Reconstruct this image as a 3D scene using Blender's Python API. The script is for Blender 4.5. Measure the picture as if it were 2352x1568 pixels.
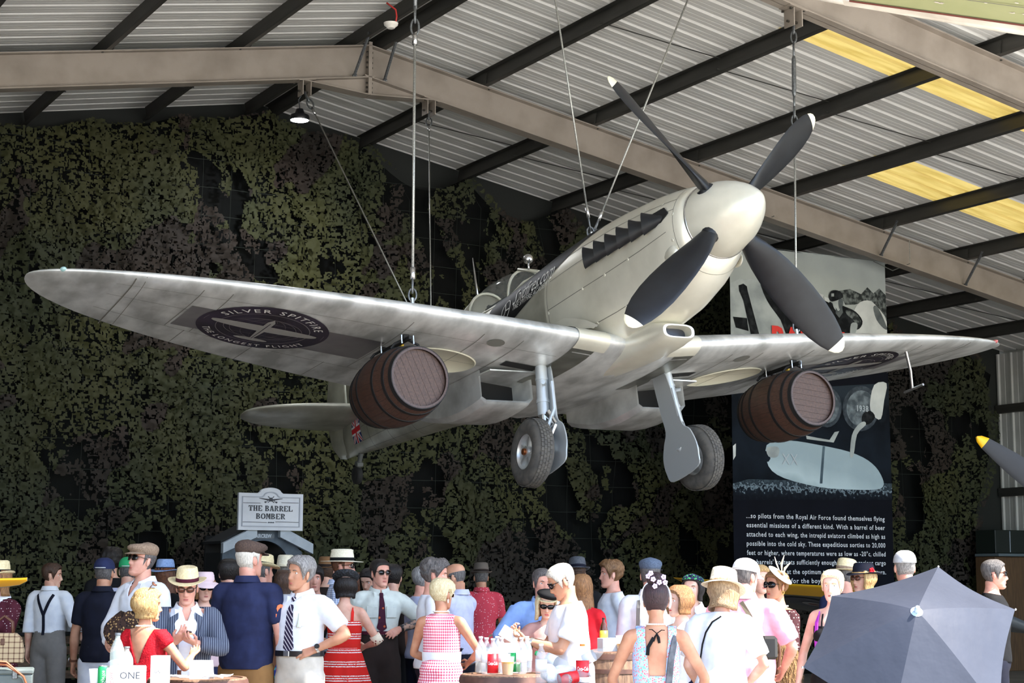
import bpy, bmesh, math, random
import numpy as np
from mathutils import Vector, Matrix, Euler
for _o in list(bpy.data.objects):
 bpy.data.objects.remove(_o)
SC = bpy.context.scene
COL = SC.collection
PI = math.pi
rnd = random.Random(7)
# ------------------------------------------------------------------ camera
CAMH = 1.6
FPX, PITCH, ROLL = 3964.3, 0.1377, 0.0021
_cd = bpy.data.cameras.new('camera')
CAM = bpy.data.objects.new('camera', _cd)
COL.objects.link(CAM)
_cd.sensor_width = 36.0
_cd.lens = FPX / 2352 * 36
_cd.clip_end = 400
CAM.location = (0, 0, CAMH)
CAM.rotation_euler = (Matrix.Rotation(PI / 2 + PITCH, 3, 'X') @ Matrix.Rotation(ROLL, 3, 'Z')).to_euler()
SC.camera = CAM
# building frame: local x across the hangar (ridge at 0), y into it, z up
PSI = 0.5192
BW = Vector((math.cos(PSI), math.sin(PSI), 0))
BD = Vector((-math.sin(PSI), math.cos(PSI), 0))
U0 = 9.348
BMAT = Matrix.Translation(BW * U0) @ Matrix.Rotation(PSI, 4, 'Z')
# ------------------------------------------------------------------ world, sun, exposure
SUN_EL, SUN_AZ = math.radians(56), math.radians(38)      # azimuth off the opening's axis, towards the right
_sd = -BD * math.cos(SUN_AZ) + BW * math.sin(SUN_AZ)
SUN_DIR = Vector((_sd.x * math.cos(SUN_EL), _sd.y * math.cos(SUN_EL), math.sin(SUN_EL)))
WD = bpy.data.worlds.new('sky')
SC.world = WD
WD.use_nodes = True
_nt = WD.node_tree
_nt.nodes.clear()
_sky = _nt.nodes.new('ShaderNodeTexSky')
_sky.sky_type = 'NISHITA'
_sky.sun_disc = False
_sky.sun_elevation = SUN_EL
_sky.sun_rotation = math.atan2(SUN_DIR.x, SUN_DIR.y)
_bg = _nt.nodes.new('ShaderNodeBackground')
_bg.inputs['Strength'].default_value = 0.30
_out = _nt.nodes.new('ShaderNodeOutputWorld')
_nt.links.new(_sky.outputs[0], _bg.inputs[0])
_nt.links.new(_bg.outputs[0], _out.inputs[0])
_sl = bpy.data.lights.new('sun', 'SUN')
_sl.energy = 7.0
_sl.angle = math.radians(0.6)
_sl.color = (1.0, 0.95, 0.87)
SUN = bpy.data.objects.new('sun', _sl)
COL.objects.link(SUN)
SUN.location = (0, 0, 30)
SUN.rotation_euler = (-SUN_DIR).to_track_quat('-Z', 'Y').to_euler()
SC.view_settings.view_transform = 'Standard'
SC.view_settings.look = 'None'
SC.view_settings.exposure = 1.38
SC.view_settings.gamma = 1.0
SC.view_settings.use_curve_mapping = False
SC.cycles.max_bounces = 10
SC.cycles.diffuse_bounces = 5
SC.cycles.glossy_bounces = 4
SC.cycles.transmission_bounces = 6
SC.cycles.transparent_max_bounces = 10
SC.cycles.sample_clamp_indirect = 8
# ------------------------------------------------------------------ helpers
def ray(px, py):
 X, Y = px - 1176, py - 784
 c, s = math.cos(ROLL), math.sin(ROLL)
 a, b = c * X + s * Y, -s * X + c * Y
 cp, sp = math.cos(PITCH), math.sin(PITCH)
 return Vector((a, FPX * cp + b * sp, FPX * sp - b * cp))
def at(px, py, d):
 r = ray(px, py)
 return r * (d / r.y) + Vector((0, 0, CAMH))
def bpl(px, py, v):
 """(u, z) where the line of sight through a pixel meets the cross-plane v of the hangar"""
 r = ray(px, py)
 P = r * (v / r.dot(BD))
 return P.dot(BW) - U0, P.z + CAMH
def lin(c):
 return tuple(((v / 255) / 12.92 if v / 255 <= .04045 else ((v / 255 + .055) / 1.055) ** 2.4) for v in c)
MATS = {}
def mat(name, col, rough=.6, metal=0., col2=None, ns=6., nd=3., stretch=(1, 1, 1), mixr=(.35, .65),
  bump=0., bs=40., bstretch=None, coat=0., spec=.5, trans=0., alpha=1., emit=None, rough2=None, island=0., aniso=0.):
 """a procedural principled material; col, col2 are sRGB 0-255"""
 if name in MATS:
  return MATS[name]
 m = bpy.data.materials.new(name)
 m.use_nodes = True
 nt = m.node_tree
 b = nt.nodes['Principled BSDF']
 L = nt.links.new
 c1 = lin(col) + (1,)
 b.inputs['Base Color'].default_value = c1
 b.inputs['Roughness'].default_value = rough
 b.inputs['Metallic'].default_value = metal
 b.inputs['Specular IOR Level'].default_value = spec
 b.inputs['Coat Weight'].default_value = coat
 b.inputs['Coat Roughness'].default_value = .12
 b.inputs['Transmission Weight'].default_value = trans
 b.inputs['Alpha'].default_value = alpha
 if aniso:
  b.inputs['Anisotropic'].default_value = aniso
 if emit:
  b.inputs['Emission Color'].default_value = lin(emit[0]) + (1,)
  b.inputs['Emission Strength'].default_value = emit[1]
 tc = None
 def coords(st):
  nonlocal tc
  if tc is None:
   tc = nt.nodes.new('ShaderNodeTexCoord')
  mp = nt.nodes.new('ShaderNodeMapping')
  mp.inputs['Scale'].default_value = st
  L(tc.outputs['Object'], mp.inputs['Vector'])
  return mp.outputs[0]
 colsock = None
 if col2 is not None:
  n = nt.nodes.new('ShaderNodeTexNoise')
  n.inputs['Scale'].default_value = ns
  n.inputs['Detail'].default_value = nd
  L(coords(stretch), n.inputs['Vector'])
  r = nt.nodes.new('ShaderNodeMapRange')
  r.inputs[1].default_value, r.inputs[2].default_value = mixr
  L(n.outputs['Fac'], r.inputs[0])
  mx = nt.nodes.new('ShaderNodeMix')
  mx.data_type = 'RGBA'
  mx.inputs[6].default_value = c1
  mx.inputs[7].default_value = lin(col2) + (1,)
  L(r.outputs[0], mx.inputs[0])
  colsock = mx.outputs[2]
  if rough2 is not None:
   rr = nt.nodes.new('ShaderNodeMapRange')
   rr.inputs[3].default_value, rr.inputs[4].default_value = rough, rough2
   L(r.outputs[0], rr.inputs[0])
   L(rr.outputs[0], b.inputs['Roughness'])
 if island:
  g = nt.nodes.new('ShaderNodeNewGeometry')
  hv = nt.nodes.new('ShaderNodeHueSaturation')
  r = nt.nodes.new('ShaderNodeMapRange')
  r.inputs[3].default_value, r.inputs[4].default_value = 1 - island, 1 + island
  L(g.outputs['Random Per Island'], r.inputs[0])
  L(r.outputs[0], hv.inputs['Value'])
  if colsock:
   L(colsock, hv.inputs['Color'])
  else:
   hv.inputs['Color'].default_value = c1
  colsock = hv.outputs[0]
 if colsock:
  L(colsock, b.inputs['Base Color'])
 if bump:
  n = nt.nodes.new('ShaderNodeTexNoise')
  n.inputs['Scale'].default_value = bs
  n.inputs['Detail'].default_value = 3
  L(coords(bstretch or stretch), n.inputs['Vector'])
  bp = nt.nodes.new('ShaderNodeBump')
  bp.inputs['Strength'].default_value = bump
  bp.inputs['Distance'].default_value = .02
  L(n.outputs['Fac'], bp.inputs['Height'])
  L(bp.outputs[0], b.inputs['Normal'])
 MATS[name] = m
 return m
class MB:
 """collects vertices and faces, builds ONE mesh object"""
 def __init__(s):
  s.v, s.f = [], []
 def add(s, vs, fs):
  o = len(s.v)
  s.v += [tuple(p) for p in vs]
  s.f += [tuple(i + o for i in f) for f in fs]
  return s
 def box(s, c, d, rot=None, bevel=0.):
  x, y, z = d[0] / 2, d[1] / 2, d[2] / 2
  if bevel:
   b = bevel
   vs, fs = [], []
   for sx in (-1, 1):
    for sy in (-1, 1):
     for sz in (-1, 1):
      vs += [(sx * (x - b), sy * (y - b), sz * z), (sx * (x - b), sy * y, sz * (z - b)), (sx * x, sy * (y - b), sz * (z - b))]
   bm = bmesh.new()
   for p in vs:
    bm.verts.new(p)
   bmesh.ops.convex_hull(bm, input=bm.verts)
   bm.verts.index_update()
   vs = [tuple(q.co) for q in bm.verts]
   fs = [[q.index for q in f.verts] for f in bm.faces]
   bm.free()
  else:
   vs = [(i * x, j * y, k * z) for i in (-1, 1) for j in (-1, 1) for k in (-1, 1)]
   fs = [(0, 1, 3, 2), (4, 6, 7, 5), (0, 4, 5, 1), (2, 3, 7, 6), (0, 2, 6, 4), (1, 5, 7, 3)]
  R = rot if rot is not None else Matrix.Identity(3)
  c = Vector(c)
  return s.add([R @ Vector(p) + c for p in vs], fs)
 def rings(s, rings, cap0=True, cap1=True, closed=True):
  n = len(rings[0])
  vs = [p for r in rings for p in r]
  fs = []
  for i in range(len(rings) - 1):
   for j in range(n if closed else n - 1):
    k = (j + 1) % n
    fs.append((i * n + j, i * n + k, (i + 1) * n + k, (i + 1) * n + j))
  if cap0:
   fs.append(tuple(range(n))[::-1])
  if cap1:
   fs.append(tuple((len(rings) - 1) * n + j for j in range(n)))
  return s.add(vs, fs)
 def tube(s, pts, rad, n=8, up=None, cap=True):
  """pts: points; rad: one radius, a list, or a list of (across, along-up) pairs"""
  pts = [Vector(p) for p in pts]
  if not isinstance(rad, (list, tuple)):
   rad = [rad] * len(pts)
  rs = []
  pu = Vector(up) if up is not None else None
  for i, p in enumerate(pts):
   t = (pts[min(i + 1, len(pts) - 1)] - pts[max(i - 1, 0)])
   t = t.normalized() if t.length > 1e-9 else Vector((0, 0, 1))
   if pu is None:
    pu = Vector((0, 0, 1)) if abs(t.z) < .9 else Vector((0, 1, 0))
   a = pu.cross(t)
   if a.length < 1e-4:
    a = Vector((1, 0, 0)).cross(t)
   a.normalize()
   b = t.cross(a).normalized()
   if up is None:
    pu = b
   r = rad[i]
   rx, ry = r if isinstance(r, (list, tuple)) else (r, r)
   rs.append([p + a * (rx * math.cos(2 * PI * k / n)) + b * (ry * math.sin(2 * PI * k / n)) for k in range(n)])
  return s.rings(rs, cap, cap)
 def lathe(s, prof, n=16, c=(0, 0, 0), axis='Z', sx=1., sy=1., cap=True):
  c = Vector(c)
  rs = []
  for r, h in prof:
   ring = []
   for k in range(n):
    a = 2 * PI * k / n
    x, y = r * math.cos(a) * sx, r * math.sin(a) * sy
    ring.append(c + (Vector((x, y, h)) if axis == 'Z' else Vector((h, x, y)) if axis == 'X' else Vector((x, h, y))))
   rs.append(ring)
  return s.rings(rs, cap, cap)
 def prism(s, outline, depth, fr=None):
  """outline (a,b) extruded along c by depth; fr maps (a,b,c) to a point"""
  fr = fr or (lambda a, b, c: (a, c, b))
  n = len(outline)
  vs = [fr(a, b, 0) for a, b in outline] + [fr(a, b, depth) for a, b in outline]
  fs = [tuple(range(n)), tuple(range(2 * n - 1, n - 1, -1))] + [(i, (i + 1) % n + 0, (i + 1) % n + n, i + n) for i in range(n)]
  return s.add(vs, fs)
 def ball(s, c, r, n=10, m=7, rot=None):
  rx, ry, rz = r if isinstance(r, (list, tuple)) else (r, r, r)
  c = Vector(c)
  vs, fs = [], []
  for i in range(m + 1):
   t = PI * i / m
   for j in range(n):
    a = 2 * PI * j / n
    p = Vector((rx * math.sin(t) * math.cos(a), ry * math.sin(t) * math.sin(a), -rz * math.cos(t)))
    vs.append(c + (rot @ p if rot is not None else p))
  for i in range(m):
   for j in range(n):
    k = (j + 1) % n
    if i == 0:
     fs.append((j, n + k, n + j))
    elif i == m - 1:
     fs.append((i * n + j, i * n + k, (i + 1) * n + j))
    else:
     fs.append((i * n + j, i * n + k, (i + 1) * n + k, (i + 1) * n + j))
  return s.add(vs, fs)
 def build(s, name, material=None, parent=None, smooth=False, angle=None, fix=True, mw=None):
  me = bpy.data.meshes.new(name)
  me.from_pydata(s.v, [], s.f)
  if fix:
   bm = bmesh.new()
   bm.from_mesh(me)
   bmesh.ops.remove_doubles(bm, verts=bm.verts, dist=1e-6)
   bmesh.ops.recalc_face_normals(bm, faces=bm.faces)
   bm.to_mesh(me)
   bm.free()
  o = bpy.data.objects.new(name, me)
  finish(o, material, parent, smooth, angle, mw)
  return o
def finish(o, material=None, parent=None, smooth=False, angle=None, mw=None):
 me = o.data
 COL.objects.link(o)
 if material:
  me.materials.append(material)
 if smooth or angle:
  me.polygons.foreach_set('use_smooth', [True] * len(me.polygons))
  if angle:
   me.set_sharp_from_angle(angle=math.radians(angle))
 if parent:
  o.parent = parent
 if mw is not None:
  o.matrix_world = mw
 me.update()
def empty(name, mw=None, loc=None):
 o = bpy.data.objects.new(name, None)
 o.empty_display_size = .1
 COL.objects.link(o)
 if mw is not None:
  o.matrix_world = mw
 if loc is not None:
  o.location = loc
 return o
def tag(o, label=None, cat=None, group=None, kind=None):
 if label:
  o['label'] = label
 if cat:
  o['category'] = cat
 if group:
  o['group'] = group
 if kind:
  o['kind'] = kind
 return o
def dup(o, name=None, parent=None, mat_local=None):
 c = o.copy()
 if name:
  c.name = name
 COL.objects.link(c)
 c.parent = parent
 if mat_local is not None:
  c.matrix_local = mat_local
 return c
def dup_tree(o, parent=None):
 c = o.copy()
 COL.objects.link(c)
 c.parent = parent
 for ch in [k for k in bpy.data.objects if k.parent == o]:
  dup_tree(ch, c)
 return c
FONT_SANS = None
def text_mesh(txt, size, bold=0., align='CENTER', extrude=.0, space=1., shear=0.):
 """outline text turned into mesh data lying in its local xy plane"""
 cu = bpy.data.curves.new('text', 'FONT')
 cu.body = txt
 cu.size = size
 cu.align_x = align
 cu.offset = bold
 cu.extrude = extrude
 cu.space_character = space
 cu.shear = shear
 cu.resolution_u = 2
 o = bpy.data.objects.new('text', cu)
 COL.objects.link(o)
 dg = bpy.context.evaluated_depsgraph_get()
 me = bpy.data.meshes.new_from_object(o.evaluated_get(dg))
 bpy.data.objects.remove(o)
 bpy.data.curves.remove(cu)
 me.materials.clear()
 return me
def text_obj(name, txt, size, material, parent=None, width=None, mw=None, local=None, **k):
 me = text_mesh(txt, size, **k)
 if width:
  co = np.zeros(len(me.vertices) * 3)
  me.vertices.foreach_get('co', co)
  co = co.reshape(-1, 3)
  w = co[:, 0].max() - co[:, 0].min()
  co[:, 0] *= width / w
  me.vertices.foreach_set('co', co.ravel())
 me.name = name
 o = bpy.data.objects.new(name, me)
 COL.objects.link(o)
 me.materials.append(material)
 if parent:
  o.parent = parent
 if local is not None:
  o.matrix_local = local
 if mw is not None:
  o.matrix_world = mw
 return o
def frame(origin, xdir, ydir):
 x = Vector(xdir).normalized()
 z = x.cross(Vector(ydir)).normalized()
 y = z.cross(x)
 m = Matrix((x, y, z)).transposed().to_4x4()
 m.translation = Vector(origin)
 return m
# ================================================================== hangar
TH = 0.1769
TT = math.tan(TH)
ZR = 7.0358 + CAMH          # top of the rafters at the ridge
V1, BAY = 20.144, 6.0
RH, RWD = .44, .195
VF, VB = 7.6, 24.25
UR = 15.4
PS = 1.7719
M_sheet = mat('white_roof_sheet', (222, 221, 217), .45, col2=(206, 204, 199), ns=1.2, stretch=(.3, 2, 1))
M_raf = mat('taupe_steel_paint', (150, 140, 129), .55, col2=(128, 118, 107), ns=2.5, nd=5, mixr=(.4, .75), bump=.05, bs=60)
M_pur = mat('black_purlin_steel', (66, 65, 61), .5, col2=(52, 51, 48), ns=3, stretch=(3, .4, 3), metal=.2)
M_galv = mat('galvanised_steel', (125, 128, 130), .4, metal=.7, col2=(95, 98, 100), ns=60)
M_bolt = mat('dark_bolt', (70, 66, 60), .45, metal=.6)
M_yel = bpy.data.materials.new('yellow_rooflight')
M_yel.use_nodes = True
_n = M_yel.node_tree
_b = _n.nodes['Principled BSDF']
_b.inputs['Base Color'].default_value = lin((216, 192, 116)) + (1,)
_b.inputs['Roughness'].default_value = .5
_tr = _n.nodes.new('ShaderNodeBsdfTranslucent')
_nz = _n.nodes.new('ShaderNodeTexNoise')
_nz.inputs['Scale'].default_value = 2.2
_nz.inputs['Detail'].default_value = 4
_tc = _n.nodes.new('ShaderNodeTexCoord')
_mp = _n.nodes.new('ShaderNodeMapping')
_mp.inputs['Scale'].default_value = (.6, 4, 1)
_cr = _n.nodes.new('ShaderNodeValToRGB')
_cr.color_ramp.elements[0].position, _cr.color_ramp.elements[0].color = .35, lin((176, 150, 72)) + (1,)
_cr.color_ramp.elements[1].position, _cr.color_ramp.elements[1].color = .62, lin((214, 190, 112)) + (1,)
_n.links.new(_tc.outputs['Object'], _mp.inputs[0])
_n.links.new(_mp.outputs[0], _nz.inputs['Vector'])
_n.links.new(_nz.outputs['Fac'], _cr.inputs[0])
_n.links.new(_cr.outputs[0], _tr.inputs['Color'])
_mx = _n.nodes.new('ShaderNodeMixShader')
_mx.inputs[0].default_value = .16
_n.links.new(_b.outputs[0], _mx.inputs[1])
_n.links.new(_tr.outputs[0], _mx.inputs[2])
_n.links.new(_mx.outputs[0], _n.nodes['Material Output'].inputs[0])
ceiling = tag(empty('ceiling', BMAT), kind='structure')
ceiling['label'] = 'white ribbed hangar roof on dark purlins and taupe steel rafters'
def child(mb, name, material, parent=ceiling, **k):
 o = mb.build(name, material, None, **k)
 o.parent = parent
 return o
# roof sheets: 1 m wide, running down the slope, three ribs each
PUR_H = .2
def sheet_mesh(u_a, u_b, side):
 prof = []
 for k in range(3):
  y = k / 3
  prof += [(y, 0), (y + .085, 0), (y + .093, .0025), (y + .105, .0025), (y + .113, 0), (y + .17, 0), (y + .178, .0025), (y + .19, .0025), (y + .198, 0),
                 (y + .262, 0), (y + .285, .034), (y + .31, .034)]
 prof.append((1.0, 0))
 mb = MB()
 rs = []
 for u in (u_a, u_b):
  rs.append([Vector((u * side, y, ZR + PUR_H / math.cos(TH) - u * TT + z)) for y, z in prof])
 mb.rings(rs, False, False, closed=False)
 return mb
def u_at(px, py):
 """hangar (u, v) of the point of the right roof slope seen at a pixel"""
 r = ray(px, py)
 ru = r.dot(BW)
 z0 = ZR + PUR_H / math.cos(TH)
 t = (z0 + U0 * TT - CAMH) / (r.z + ru * TT)
 return t * ru - U0, t * r.dot(BD)
def rooflight(u_a, u_b):
 prof = []
 for k in range(3):
  y = k / 3
  prof += [(y, 0), (y + .255, 0), (y + .28, .034), (y + .312, .034)]
 prof.append((1.0, 0))
 rs = [[Vector((u, y, ZR + PUR_H / math.cos(TH) - u * TT + z)) for y, z in prof] for u in np.linspace(u_a, u_b, 6)]
 return MB().rings(rs, False, False, closed=False).build('rooflight', M_yel, None)
va, vb = u_at(1845, 92)[1] - 1.0, u_at(2100, 372)[1]
ua = u_at(1880, 68)[0] - .3
LIGHTS = {}
kA = round(va - VF)
VF0 = va - kA
kB = round(vb - VF0)
LIGHTS[kA] = (ua, ua + 5.6)
LIGHTS[kB] = (-.0594 + 4 * PS, -.0594 + 4 * PS + 5.4)
nsh = int(VB - VF0) + 1
for side in (1, -1):
 sm = None
 for k in range(0, nsh):
  if side == 1 and k in LIGHTS:
   a, b = LIGHTS[k]
   parts_ = [sheet_mesh(0, a, 1).build('roof_sheet', M_sheet), sheet_mesh(b, UR + .5, 1).build('roof_sheet', M_sheet), rooflight(a, b)]
  elif sm is None:
   sm = sheet_mesh(0, UR + .5, side).build('roof_sheet', M_sheet)
   parts_ = [sm]
  else:
   parts_ = [dup(sm, 'roof_sheet')]
  for o in parts_:
   o.parent = ceiling
   o.location = (0, VF0 + k, 0)
# purlins
def purlin_mesh(side):
 mb = MB()
 R = Matrix.Rotation(side * TH, 3, 'Y')
 L = VB - VF
 h = PUR_H
 mb.box(R @ Vector((0, 0, h / 2)) + Vector((0, L / 2, 0)), (.012, L, h), R)
 mb.box(R @ Vector((side * .032, 0, .004)) + Vector((0, L / 2, 0)), (.066, L, .008), R)
 mb.box(R @ Vector((-side * .03, 0, h - .006)) + Vector((0, L / 2, 0)), (.066, L, .008), R)
 mb.box(R @ Vector((side * .062, 0, .012)) + Vector((0, L / 2, 0)), (.006, L, .02), R)
 return mb
PU = []
for side in (1, -1):
 pm = None
 us = [.16] + [-.0594 + k * PS for k in range(1, 9)]
 for u in us:
  if pm is None:
   pm = child(purlin_mesh(side), 'purlin', M_pur)
   o = pm
  else:
   o = dup(pm, 'purlin', ceiling)
  o.location = (side * u, VF, ZR - u * TT + .002)
  PU.append((side, u))
# rafters
def rafter(v):
 root = bpy.data.objects.new('rafter', None)
 COL.objects.link(root)
 root.parent = ceiling
 root.location = (0, v, 0)
 for side in (1, -1):
  mb = MB()
  R = Matrix.Rotation(side * TH, 3, 'Y')
  L = UR / math.cos(TH)
  c0 = Vector((side * UR / 2, RWD / 2, ZR - UR / 2 * TT))
  mb.box(c0 + R @ Vector((0, 0, -RH / 2)), (L, .012, RH), R)
  mb.box(c0 + R @ Vector((0, 0, -.008)), (L, RWD, .016), R)
  mb.box(c0 + R @ Vector((0, 0, -RH + .008)), (L, RWD, .016), R)
  mb.build('rafter_beam', M_raf, root)
 # haunch and end plates at the apex
 mb = MB()
 for side in (1, -1):
  mb.prism([(side * .01, ZR - RH), (side * .01, ZR - RH - .235), (side * .93, ZR - RH - .93 * TT)], .012, lambda a, b, c: (a, RWD / 2 - .006 + c, b))
  a, b = Vector((side * .005, RWD / 2, ZR - RH - .24)), Vector((side * .95, RWD / 2, ZR - RH - .95 * TT - .006))
  d = b - a
  R = Matrix.Rotation(-math.atan2(d.z, d.x), 3, 'Y')
  mb.box((a + b) / 2, (d.length, RWD, .014), R)
 mb.build('haunch', M_raf, root)
 MB().box((0, RWD / 2, ZR - RH / 2 - .1), (.05, RWD, RH + .28)).build('end_plate', M_raf, root)
 mb = MB()
 for s in (-1, 1):
  for z in (.1, .17, .24, .31, .52, .58, .64):
   for q in (.035, RWD - .035):
    mb.lathe([(.014, 0), (.014, .02)], 6, (s * .025 if s > 0 else -.045, q, ZR - z), 'X')
 mb.build('bolts', M_bolt, root)['kind'] = 'stuff'
 # cleats where the purlins cross
 for side in (1, -1):
  mb = MB()
  for u in [-.0594 + k * PS for k in range(1, 9)]:
   R = Matrix.Rotation(side * TH, 3, 'Y')
   mb.box(Vector((side * u, RWD / 2, ZR - u * TT)) + R @ Vector((-side * .02, -.0, .08)), (.012, .34, .16), R)
   mb.box(Vector((side * (u + .1), .03, ZR - u * TT - .1 * TT)) + R @ Vector((0, 0, -.02)), (.02, .02, .016), R)
  mb.build('purlin_cleats', M_pur, root)['kind'] = 'stuff'
 return root
RAF1 = rafter(V1)
RAF0 = rafter(V1 - BAY)
RAFF = rafter(V1 - 2 * BAY)
# fly braces from purlin to the bottom flange
def brace(v, u, side, du=.02, length=.62):
 a = Vector((side * u, v - length * .62, ZR - u * TT + .05))
 b = Vector((side * (u + du), v + .03, ZR - u * TT - RH + .03))
 mb = MB()
 d = (b - a).normalized()
 mb.tube([a, b], .022, 6)
 mb.lathe([(.02, -.02), (.02, .03)], 6, a, 'X')
 mb.lathe([(.02, -.02), (.02, .03)], 6, b, 'X')
 child(mb, 'fly_brace', M_galv)
for u, s in ((.2, 1), (.2, -1), (-.0594 + 5 * PS, 1), (-.0594 + 6 * PS, 1)):
 brace(V1, u, s)
# sag rods between purlins, mid-bay
for side in (1, -1):
 for vm in (V1 - 9, V1 - 3, V1 + 2.2):
  for k in range(1, 8):
   u1, u2 = -.0594 + k * PS, -.0594 + (k + 1) * PS
   mb = MB().tube([(side * (u1 - .05), vm, ZR - u1 * TT + .03), (side * (u2 + .12), vm + .02, ZR - u2 * TT + .17)], .008, 5)
   child(mb, 'sag_rod', M_pur)
# ---------------------------------------------------------------- walls and floor
M_wall = mat('white_wall_sheet', (186, 186, 182), .5, col2=(168, 168, 163), ns=1.5)
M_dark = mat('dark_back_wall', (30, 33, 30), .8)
def bobj(mb, name, material, kind='structure', label=None, **k):
 o = mb.build(name, material, None, **k)
 o.matrix_world = BMAT
 if kind:
  o['kind'] = kind
 if label:
  o['label'] = label
 return o
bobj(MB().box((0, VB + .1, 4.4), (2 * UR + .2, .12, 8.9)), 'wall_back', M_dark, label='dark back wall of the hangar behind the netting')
# right side wall, vertical ribbed sheets
wr = empty('wall_right', BMAT)
wr['kind'] = 'structure'
wr['label'] = 'white vertically ribbed side wall'
EV = ZR - UR * TT + .1
prof = []
for k in range(3):
 y = k / 3
 prof += [(y, 0), (y + .1, 0), (y + .105, .006), (y + .14, .006), (y + .145, 0), (y + .262, 0), (y + .28, -.034), (y + .315, -.034)]
prof.append((1, 0))
sm = MB().rings([[Vector((UR + x, y, z)) for y, x in prof] for z in (0, EV)], False, False, closed=False).build('wall_sheet', M_wall)
sm.parent = wr
sm.location = (0, VF, 0)
for k in range(1, 17):
 c = dup(sm, 'wall_sheet', wr)
 c.location = (0, VF + k, 0)
for z in (1.9, 3.3, 4.9):
 MB().box((UR - .06, (VF + VB) / 2, z), (.1, VB - VF, .16)).build('rail', M_pur, wr)
bobj(MB().box((UR + .2, (VF + VB) / 2, EV / 2 + .1), (.05, VB - VF, EV + .2)), 'wall_right_cladding', M_wall)
bobj(MB().box((-UR - .1, (VF + VB) / 2, EV / 2 + .1), (.1, VB - VF, EV + .2)), 'wall_left', mat('left_wall_sheet', (110, 110, 106), .6), label='grey side wall on the left')  # out of view; darkened so less light bounces inside the hangar
M_floor = mat('hangar_concrete', (128, 122, 113), .6, col2=(110, 105, 97), ns=1.4, nd=6, bump=.1, bs=8)
M_apron = mat('pale_apron_concrete', (206, 201, 190), .85, col2=(186, 181, 170), ns=.8, nd=6, bump=.1, bs=10)
bobj(MB().box((0, (VF + VB) / 2, -.05), (2 * UR, VB - VF, .1)), 'floor', M_floor, label='concrete hangar floor')
bobj(MB().box((0, VF - 40.02, -.06), (160, 80, .1)), 'ground', M_apron, label='pale concrete apron outside the hangar')
# ================================================================== the silver fighter
AR = Matrix(((0.48339501, 0.87057239, -0.09183131), (-0.85976485, 0.49187978, 0.13732695), (0.16472301, 0.01257017, 0.98625976)))
AT = Vector((2.15477493, 14.67180241, 3.31194081 + CAMH))
AM = Matrix.Translation(AT) @ AR.to_4x4()
def metal_mat(name, col, col2, rough, rough2, metal, ns=3.5, stretch=(1, 1, 1), coat=0., bump=.02):
 return mat(name, col, rough, metal, col2=col2, ns=ns, nd=6, stretch=stretch, mixr=(.38, .66), rough2=rough2, coat=coat, bump=bump, bs=12)
M_alu = metal_mat('brushed_silver_skin', (232, 233, 231), (168, 169, 166), .28, .44, .5, 2.4, (.8, 1.6, 1))
M_cowl = metal_mat('pale_silver_cowl_paint', (228, 224, 208), (200, 196, 180), .30, .38, .35, 1.6, (1, 1, 1), coat=.5, bump=.01)
M_tail = metal_mat('dull_silver_tail_skin', (198, 196, 182), (160, 157, 142), .32, .45, .5, 2.2)
M_black = mat('satin_black_blade', (20, 21, 24), .42, col2=(26, 28, 31), ns=8, spec=.35)
M_matt = mat('matt_black_panel', (26, 27, 30), .3)
M_rubber = mat('worn_tyre_rubber', (62, 60, 58), .85, col2=(84, 80, 74), ns=14, nd=5, bump=.1, bs=60)
M_hub = mat('silver_wheel_hub', (190, 190, 188), .35, metal=.7)
M_leg = mat('grey_leg_paint', (182, 187, 190), .35, metal=.45)
M_copper = mat('copper_hub_cap', (150, 88, 52), .35, metal=.8)
M_chrome = mat('bright_steel', (205, 205, 205), .22, metal=.95)
M_dkseam = mat('dark_seam', (96, 94, 86), .6)
M_hole = mat('dark_opening', (14, 14, 15), .8)
M_tip = mat('cream_blade_tip', (226, 218, 186), .4)
M_cable = mat('steel_wire_rope', (178, 178, 172), .4, metal=.6, col2=(140, 140, 136), ns=90)
M_glass = mat('canopy_perspex', (225, 232, 230), .04, alpha=.13, spec=.9)
plane = tag(empty('fighter_aircraft', AM), 'polished silver single-engined fighter aircraft hanging on steel cables from the roof', 'aircraft')
def apart(mb, name, m, parent=plane, smooth=True, angle=None, **k):
 return mb.build(name, m, parent, smooth, angle)
# ---- fuselage
ST = [  # x, top, bottom, half width, level of greatest width, upper and lower exponents
 (-.66, .345, -.345, .345, 0, 2, 2), (-.74, .378, -.42, .372, -.01, 2, 2.1), (-.95, .425, -.545, .40, -.03, 2.05, 2.3),
 (-1.3, .475, -.66, .42, -.05, 2.1, 2.45), (-1.8, .515, -.735, .43, -.06, 2.15, 2.5), (-2.4, .54, -.765, .438, -.07, 2.1, 2.45),
 (-3.0, .53, -.78, .445, -.09, 2.0, 2.35), (-3.6, .49, -.785, .45, -.11, 1.9, 2.3), (-4.2, .45, -.77, .45, -.12, 1.85, 2.2),
 (-4.8, .45, -.72, .435, -.12, 1.85, 2.1), (-5.3, .46, -.665, .41, -.1, 1.75, 2.0), (-6.0, .43, -.585, .365, -.06, 1.75, 2),
 (-6.7, .38, -.515, .305, -.03, 1.8, 2), (-7.4, .33, -.445, .235, 0, 1.9, 2), (-8.0, .30, -.385, .165, .01, 2, 2), (-8.5, .28, -.33, .10, .01, 2, 2), (-8.9, .26, -.30, .045, .01, 2, 2)]
def fus_at(x):
 xs = [s[0] for s in ST]
 for i in range(len(xs) - 1):
  if xs[i] >= x >= xs[i + 1]:
   t = (xs[i] - x) / (xs[i] - xs[i + 1])
   return [a + (b - a) * t for a, b in zip(ST[i], ST[i + 1])]
 return list(ST[0] if x > xs[0] else ST[-1])
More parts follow.
